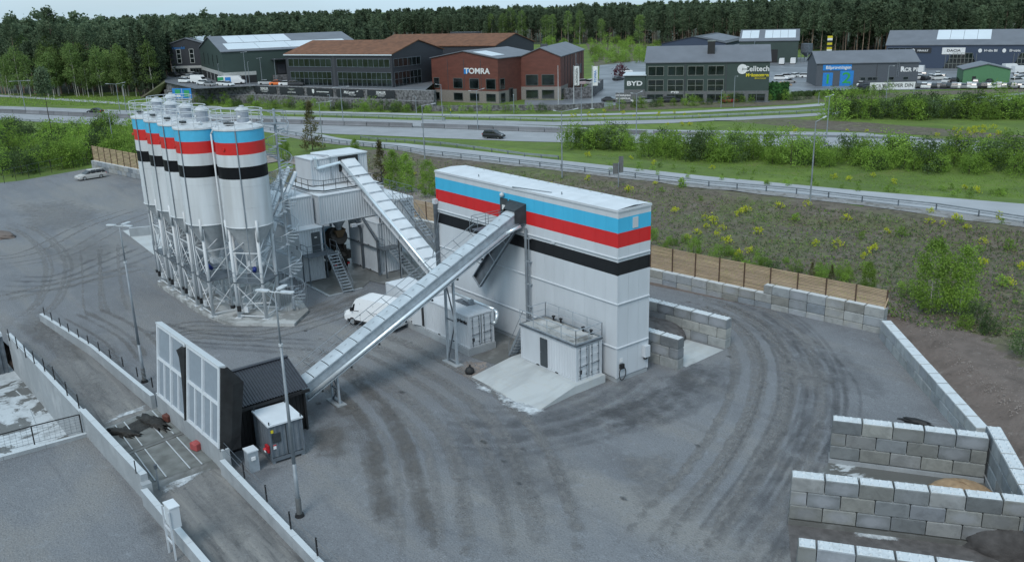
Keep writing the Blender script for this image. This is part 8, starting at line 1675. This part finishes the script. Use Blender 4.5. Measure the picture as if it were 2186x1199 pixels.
# forest: front rows are trees of their own, the depth behind is one mass
random.seed(21)
EDGE = [(-60, 204), (350, 196), (356, 130), (440, 112), (600, 99), (900, 94), (1100, 91), (1300, 92), (1420, 98), (1700, 106), (1770, 114), (1960, 116), (2100, 108), (2260, 104)]
EP = G0(*EDGE); count = 0; cand = []
for i in range(len(EP) - 1):
    a, b = EP[i], EP[i + 1]; L = (b - a).length; d = (b - a) / L; n_ = Vector((-d.y, d.x, 0))
    if n_.dot(Vector((RM[2].x, RM[2].y, 0))) < 0: n_ = -n_
    dist = ((a + b) / 2 - CAM).length; left = EDGE[i][0] < 345
    for row_ in range(0, 16 if not left else 22):
        sp = (6.0 if row_ < 5 else 7.5) * (1.0 if not left else .95); x = random.uniform(0, sp)
        while x < L:
            p = a + d * x + n_ * (row_ * 5.5 + random.uniform(-2.2, 2.2)); cand.append((row_, p, left, i)); x += sp * random.uniform(.7, 1.35)
NEAR = [c for c in cand if c[0] < 2]; 
cand.sort(key=lambda c: c[0] + random.random() * .5)
def forest_h(p, left): 
    u, v = pix(p); D = (p - CAM).length
    return D
ind = 0
lbl_p = 'tall pine at the front edge of the forest'; lbl_s = 'dark spruce at the front edge of the forest'
for row_, p, left, seg in cand:
    u, v = pix(p)
    kind = 'tall_pine' if left else ('pine' if random.random() < .8 else 'spruce')
    s = random.uniform(.82, 1.1) * (1.0 if not left else random.uniform(.85, 1.1))
    if left and u > 120: s *= 1 - .10 * sm(120, 340, u)
    s *= .90 if left else (.86 if u < 1500 else .86 + .05 * sm(1500, 1900, u))
    if row_ <= 1 and ind < 225 and -20 < u < 2200:
        plant(kind, 'pine_tree' if kind != 'spruce' else 'spruce_tree', (lbl_p if not left else 'tall dark pine in the left wood above the highway') if kind != 'spruce' else lbl_s, 'tree', p, s, 'pines of the left wood' if left else ('pines at the forest edge' if kind != 'spruce' else 'spruces at the forest edge')); ind += 1
    else: mass(kind, p, s)
for i in range(1500):
    u = random.uniform(-80, 2280); D = 560 * (2.6 ** random.random()) + (120 if u > 400 else 0); r_ = ray(u, 60); dv = Vector((r_.x, r_.y, 0)).normalized(); mass('pine', Vector((CAM.x, CAM.y, 0)) + dv * D, random.uniform(.8, 1.08))
# birches
random.seed(5)
BR = [(1050, 91, .95), (1075, 92, 1.1), (1092, 91, 1.15), (1115, 92, 1.1), (1120, 90, .9), (1165, 93, 1.1), (1180, 94, .95), (1213, 93, 1.05), (1238, 94, 1.0), (1283, 96, .95), (1365, 104, 1.1), (795, 92, 1.05), (622, 96, .85), (1518, 92, .95), (1640, 92, 1.0), (1712, 96, .8), (1455, 92, .8), (2118, 100, .7)]
for u, v, s in BR: plant('birch', 'birch_tree', 'pale green birch standing in front of the distant pines', 'tree', at(u, v, 0), s, 'birches before the distant forest')
for i in range(46):
    u = random.uniform(10, 335); plant('birch', 'birch_tree', 'light green birch along the left wood edge above the highway', 'tree', at(u, 206 + random.uniform(-6, 3), 0), random.uniform(.62, .95), 'birches along the left wood edge')
for u, v, s in ((300, 206, .95), (318, 206, 1.0), (333, 205, .9), (345, 203, .85), (352, 200, .7)): plant('spruce', 'spruce_tree', 'narrow dark spruce at the right end of the left wood', 'tree', at(u, v, 0), s * .95, 'spruces at the right end of the left wood')
# understorey bushes in front of far forest and on the cleared ground
for i in range(70):
    u = random.uniform(1265, 1410) if i < 45 else random.uniform(950, 1270); v = random.uniform(94, 136) if i < 45 else random.uniform(92, 100)
    plant('shrub', 'bush', 'green bush on the cleared ground at the forest foot', 'bush', at(u, v, 0), random.uniform(.9, 2.0), 'bushes on the cleared ground')
# left thicket below the highway
random.seed(9)
for i in range(95):
    u = random.uniform(-30, 318); f = random.random(); lo_, hi_ = (378 - u * .12 if u < 200 else 345 + (u - 200) * .2), 292
    v = hi_ + (lo_ - hi_) * f
    dk = random.random() < (.45 if u < 130 else .15)
    plant('dark_shrub' if dk else 'shrub', 'thicket_shrub', '%s green bushy shrub in the left thicket below the highway' % ('dark' if dk else 'bright'), 'shrub', at(u, v, 0), random.uniform(1.1, 1.75), '%s shrubs of the left thicket' % ('dark' if dk else 'bright'), 1.0)
q_ = at(116, 318, 0); h_ = zat(143, q_.x, q_.y); pt = plant('lone_pine', 'tall_pine', 'tall lone pine with bare trunk in front of the highway at left', 'tree', q_, h_ / 24); pt.children[0].scale = (.9, .9, 1); 
m_ = MB(); a, b = at(28, 328, 1.0), at(75, 342, 1.0); m_.tube(a, b, .14, .08, n=6); o = m_.obj('fallen_trunk', 'birch_bark'); setp(o, 'pale fallen trunk lying in the left thicket', 'log')
# right-hand shrub belts
random.seed(14)
def belt(n, u0, u1, f0, f1, lbl, grp, s0, s1, kd=.3):
    for i in range(n):
        u = u0 + (u1 - u0) * (i + random.random()) / n; a, b = f0(u), f1(u); v = a + (b - a) * random.random(); dk = random.random() < kd
        plant('dark_shrub' if dk else 'shrub', 'shrub', ('dark green ' if dk else 'fresh green ') + lbl, 'shrub', atg(u, v), random.uniform(s0, s1), ('dark ' if dk else 'green ') + grp)
belt(17, 1218, 1350, lambda u: 312, lambda u: 322, 'shrub in the clump at the left end of the long shrub belt', 'shrubs of the left clump', .9, 1.5)
belt(95, 1370, 2230, lambda u: 322 + (u - 1370) * .03, lambda u: 338 + (u - 1390) * .05, 'shrub in the long belt between the highway and the slip road', 'shrubs of the long belt', .65, 1.55, .18)
belt(52, 1780, 2230, lambda u: 246, lambda u: 256, 'shrub in the upper right belt below the parked cars', 'shrubs of the upper right belt', .9, 1.9, .3)
belt(26, 385, 1180, lambda u: 224 + (u - 385) * .028 if u < 900 else 240, lambda u: 231 + (u - 385) * .02 if u < 900 else 243, 'low shrub at the foot of the stone wall', 'shrubs at the foot of the stone wall', .45, .8)
belt(36, 400, 900, lambda u: 220 + (u - 400) * .036, lambda u: 228 + (u - 400) * .03, 'bush against the stone wall', 'bushes against the stone wall', .6, .95)
belt(34, 1300, 1900, lambda u: 232 - (u - 1300) * .05, lambda u: 236 - (u - 1300) * .052, 'bush on the verge in front of the office halls', 'bushes on the office verge', .5, .95)
# hedge rows
p, q = at(1640, 215, 0), at(1683, 213, 0); L, rz = frame(p, q); t = thing('ivy_wall', 'bright green planted wall right of the green office hall', 'hedge', p, rz); rg = np.random.default_rng(4); cc = rg.uniform((0, 0, 0), (L, .6, 4.6), (260, 3)); link('leaves', quad_mesh(leaf_quads(cc, .28, .15, 8, rg), 'hedge_leaf'), t); m_ = MB(); m_.box((0, .1, 0), (L, .5, 4.5)); m_.obj('core', 'hedge_leaf', t)
p, q = at(1690, 207, 0), at(1855, 202, 0); L, rz = frame(p, q); t = thing('clipped_hedge', 'long dark clipped hedge in front of the inspection hall', 'hedge', p, rz); cc = rg.uniform((0, 0, 0), (L, 1.0, 1.3), (900, 3)); link('leaves', quad_mesh(leaf_quads(cc, .25, .12, 6, rg), 'shrub_dark'), t)
# single young trees and conifers
plant('young_spruce', 'young_spruce', 'young brownish spruce behind the mixer tower', 'tree', atg(668, 322), 1.1); plant('young_spruce', 'small_conifer', 'yellow green young conifer right of the mixer platform', 'tree', atg(815, 395), .8)
for u, v, s, lb in ((610, 345, .6, 'bush right of the spiral stair'), (760, 345, .55, 'thin young tree above the top container'), (842, 410, .85, 'young tree right of the small conifer'), (870, 412, .8, 'young tree behind the railed platform'), (915, 422, .7, 'young tree just left of the tower roof')): plant('young_birch', 'young_tree', 'bright green ' + lb, 'tree', atg(u, v), s)
plant('young_birch', 'young_birch', 'light birch with leaning trunk on the bank right of the timber screen', 'tree', atg(1985, 668), .85, sz=1.05); plant('young_birch', 'young_birch', 'upright birch with white trunk right of the leaning one', 'tree', atg(2048, 672), .78, sz=1.05)
for u, v, s, k, lb in ((1650, 585, .5, 'dark_shrub', 'round dark shrub behind the timber screen'), (1732, 600, .22, 'young_spruce', 'small brown conifer behind the timber screen'), (1774, 606, .2, 'young_spruce', 'small yellow conifer behind the timber screen'), (1852, 622, .38, 'young_birch', 'slender young tree behind the right end of the timber screen'), (1480, 545, .55, 'shrub', 'green shrub behind the screen next to the tower'), (1935, 632, .42, 'shrub', 'bright bush below the leaning birch'), (2085, 690, .6, 'dark_shrub', 'dark bush at the foot of the upright birch'), (2110, 712, .5, 'dark_shrub', 'dark low bush right of the birches'), (2180, 760, .6, 'dark_shrub', 'dark bush at the right frame edge'), (2060, 700, .45, 'shrub', 'bush in front of the upright birch'), (1800, 585, .4, 'shrub', 'light shrub on the bank above the conifers')):
    plant(k, 'bank_shrub', lb, 'shrub', atg(u, v), s)
t = plant('shrub', 'red_leaved_tree', 'small dark red leaved tree beside the ramp road', 'tree', at(1322, 164, 0), 1.4)
t.children[0].data = quad_mesh(leaf_quads(shrub_pts(np.random.default_rng(2), 3.2), .2, .3, 12, np.random.default_rng(2)), 'red_leaf')
# yellow flowering weeds and small tufts
random.seed(31)
YW = [(1510, 488), (1525, 478), (1540, 492), (1490, 500), (1578, 462), (1590, 455), (1740, 525), (1790, 528), (1845, 552), (1860, 540), (1575, 548), (1600, 540), (1400, 395), (1255, 385), (2095, 570), (2100, 520), (2176, 574), (2150, 610), (1985, 455), (2060, 490), (1895, 500), (2015, 482), (1725, 440), (1700, 470), (1985, 478), (2040, 472), (2130, 468), (1340, 410), (1180, 400),
      (900, 402), (885, 375), (1660, 445), (1805, 470), (1440, 455), (1465, 512), (1550, 520), (1505, 470), (1530, 505), (1620, 500)]
for u, v in YW: plant('weed', 'flowering_weed', 'bright yellow flowering weed clump on the brown bank', 'weed', atg(u + random.uniform(-3, 3), v), random.uniform(.9, 1.5) * (1.2 if 1480 < u < 1600 else 1.15), 'yellow weeds on the bank')
YG = [(1425, 268), (1456, 269), (1472, 269), (1808, 282), (1850, 283), (2078, 276), (2098, 273), (2080, 286), (2000, 292), (2050, 298), (1694, 275), (1698, 284), (1863, 378), (1347, 343), (1395, 352), (1520, 362), (2060, 405), (2085, 412), (1780, 382), (1812, 386), (1908, 392), (1255, 336), (1290, 240), (1330, 244), (1440, 243)]
for u, v in YG: plant('weed', 'flowering_weed', 'yellow flowering weed clump on the grass between the roads', 'weed', atg(u, v), random.uniform(1.0, 1.8), 'yellow weeds on the grass')
for i in range(34): plant('weed', 'flowering_weed', 'yellow flowering weed clump on the grass between the roads', 'weed', atg(random.uniform(2030, 2150), random.uniform(272, 296)) if i < 22 else atg(random.uniform(1200, 1500), random.uniform(246, 253)), random.uniform(.9, 1.7), 'yellow weeds on the grass')
for i in range(60):
    u = random.uniform(1230, 2186); v = (345 + (u - 1230) * .07) + random.uniform(0, 22); plant('low_shrub', 'small_tuft', 'small green tuft on the mown grass by the slip road', 'tuft', atg(u, v), random.uniform(.5, 1.0), 'green tufts on the mown grass')
for i in range(30):
    while True:
        u = random.uniform(1000, 2180); v = random.uniform(380, 640); p = atg(u, v)
        dy, _ = segd(p.x, p.y, YB); s_, _ = segd(p.x, p.y, RAIL)
        if dy > 1.8 and s_ < -2: break
    plant('low_shrub', 'bank_tuft', 'low green tuft on the brown bank', 'tuft', p, random.uniform(.5, 1.5), 'green tufts on the brown bank')
for i in range(40):
    u = random.uniform(1390, 1900); p = atg(u, 540 + (u - 1390) * .19 - random.uniform(0, 42)); dy, _ = segd(p.x, p.y, YB)
    if dy > 1.5: plant('shrub', 'bank_bush', 'low green bush behind the timber screen', 'bush', p, random.uniform(.2, .38), 'low bushes behind the timber screen')
# ground cover: tufts on the bank and verges as one mass
def cover(name, n, sampler, matn, size, k=3, h=.25):
    rg = np.random.default_rng(n); C_ = []
    while len(C_) < n:
        p = sampler()
        if p is not None: C_.append((p.x, p.y, p.z + random.uniform(.02, h)))
    me = quad_mesh(leaf_quads(C_, size, size * .8, k, rg), matn); o = link(name, me); o['kind'] = 'stuff'; return o
def bank_s():
    u = random.uniform(760, 2250); y0 = 318 + (u - 900) * .122; v = random.uniform(y0 + 22, y0 + 250)
    p = atg(u, v); dy, _ = segd(p.x, p.y, YB); s, _ = segd(p.x, p.y, RAIL)
    return p if dy > 2.0 and s < -1 else None
random.seed(77)
cover('bank_grass', 9000, lambda: bank_s(), 'shrub_dark', .075, 4)
cover('bank_grass', 4200, lambda: bank_s(), 'shrub_leaf', .07, 4)
mat('dry_grass', (.20, .17, .11), .95, var=.2, scale=1)
cover('dry_grass', 5200, lambda: bank_s(), 'dry_grass', .07, 5, .12)
def grass_s():
    u = random.uniform(1180, 2250); v = random.uniform(330, 425)
    p = atg(u, v); s, _ = segd(p.x, p.y, RAIL); return p if s > 9.5 and s < 40 else None
cover('meadow_grass', 5000, grass_s, 'shrub_leaf', .07, 3, .1)
def left_s():
    u = random.uniform(-20, 520); v = random.uniform(208, 226); return at(u, v, 0)
cover('verge_grass', 2500, left_s, 'shrub_leaf', .2, 3, .2)
def soil_s():
    u = random.uniform(1890, 2190); v = random.uniform(640, 1050); p = atg(u, v); dy, _ = segd(p.x, p.y, YB); return p if .9 < dy < 9 else None
m_ = MB(); random.seed(8); k_ = 0
while k_ < 1400:
    p = soil_s()
    if p is None: continue
    s = random.uniform(.02, .06); m_.raw([(p.x - s, p.y - s, p.z - .02), (p.x + s, p.y - s * .6, p.z - .02), (p.x + s * .3, p.y + s, p.z - .02), (p.x, p.y, p.z + s * .8)], [(0, 1, 3), (1, 2, 3), (2, 0, 3)]); k_ += 1
o = m_.obj('soil_stones', 'rock'); o['kind'] = 'stuff'
# the deep forest as one mass per kind of tree
for kind, L in MASS.items():
    rg = np.random.default_rng(5); Vs = []; fn, H, n_c, kk, size, jit, crown, kw = dict(pine=(pine_pts, 24, 38, 9, .75, .6, 'pine_crown', dict(wide=.115)), tall_pine=(pine_pts, 27, 46, 9, .72, .7, 'pine_crown', dict(low=.35, wide=.15)), spruce=(spruce_pts, 25, 48, 9, .7, .5, 'spruce_crown', dict(wide=.11)))[kind]
    base = [leaf_quads(fn(rg, H, n_c, **kw), size, jit, kk, rg) for _ in range(6)]
    T = MB()
    for i, (p, s, sz) in enumerate(L):
        B = base[i % 6]; a = random.uniform(0, 6.28); c, s_ = math.cos(a), math.sin(a); M_ = np.array([[c, s_, 0], [-s_, c, 0], [0, 0, 1]]) * s; Vs.append(B @ M_ + np.array(p)); 
        if i % 2 == 0 or i < 500: T.tube(p, p + Vector((0, 0, H * .75 * s)), .2, .12, n=4, caps=False)
    o = link('forest_mass', quad_mesh(np.concatenate(Vs), crown)); o['kind'] = 'stuff'; o = T.obj('forest_trunks', 'pine_bark'); o['kind'] = 'stuff'
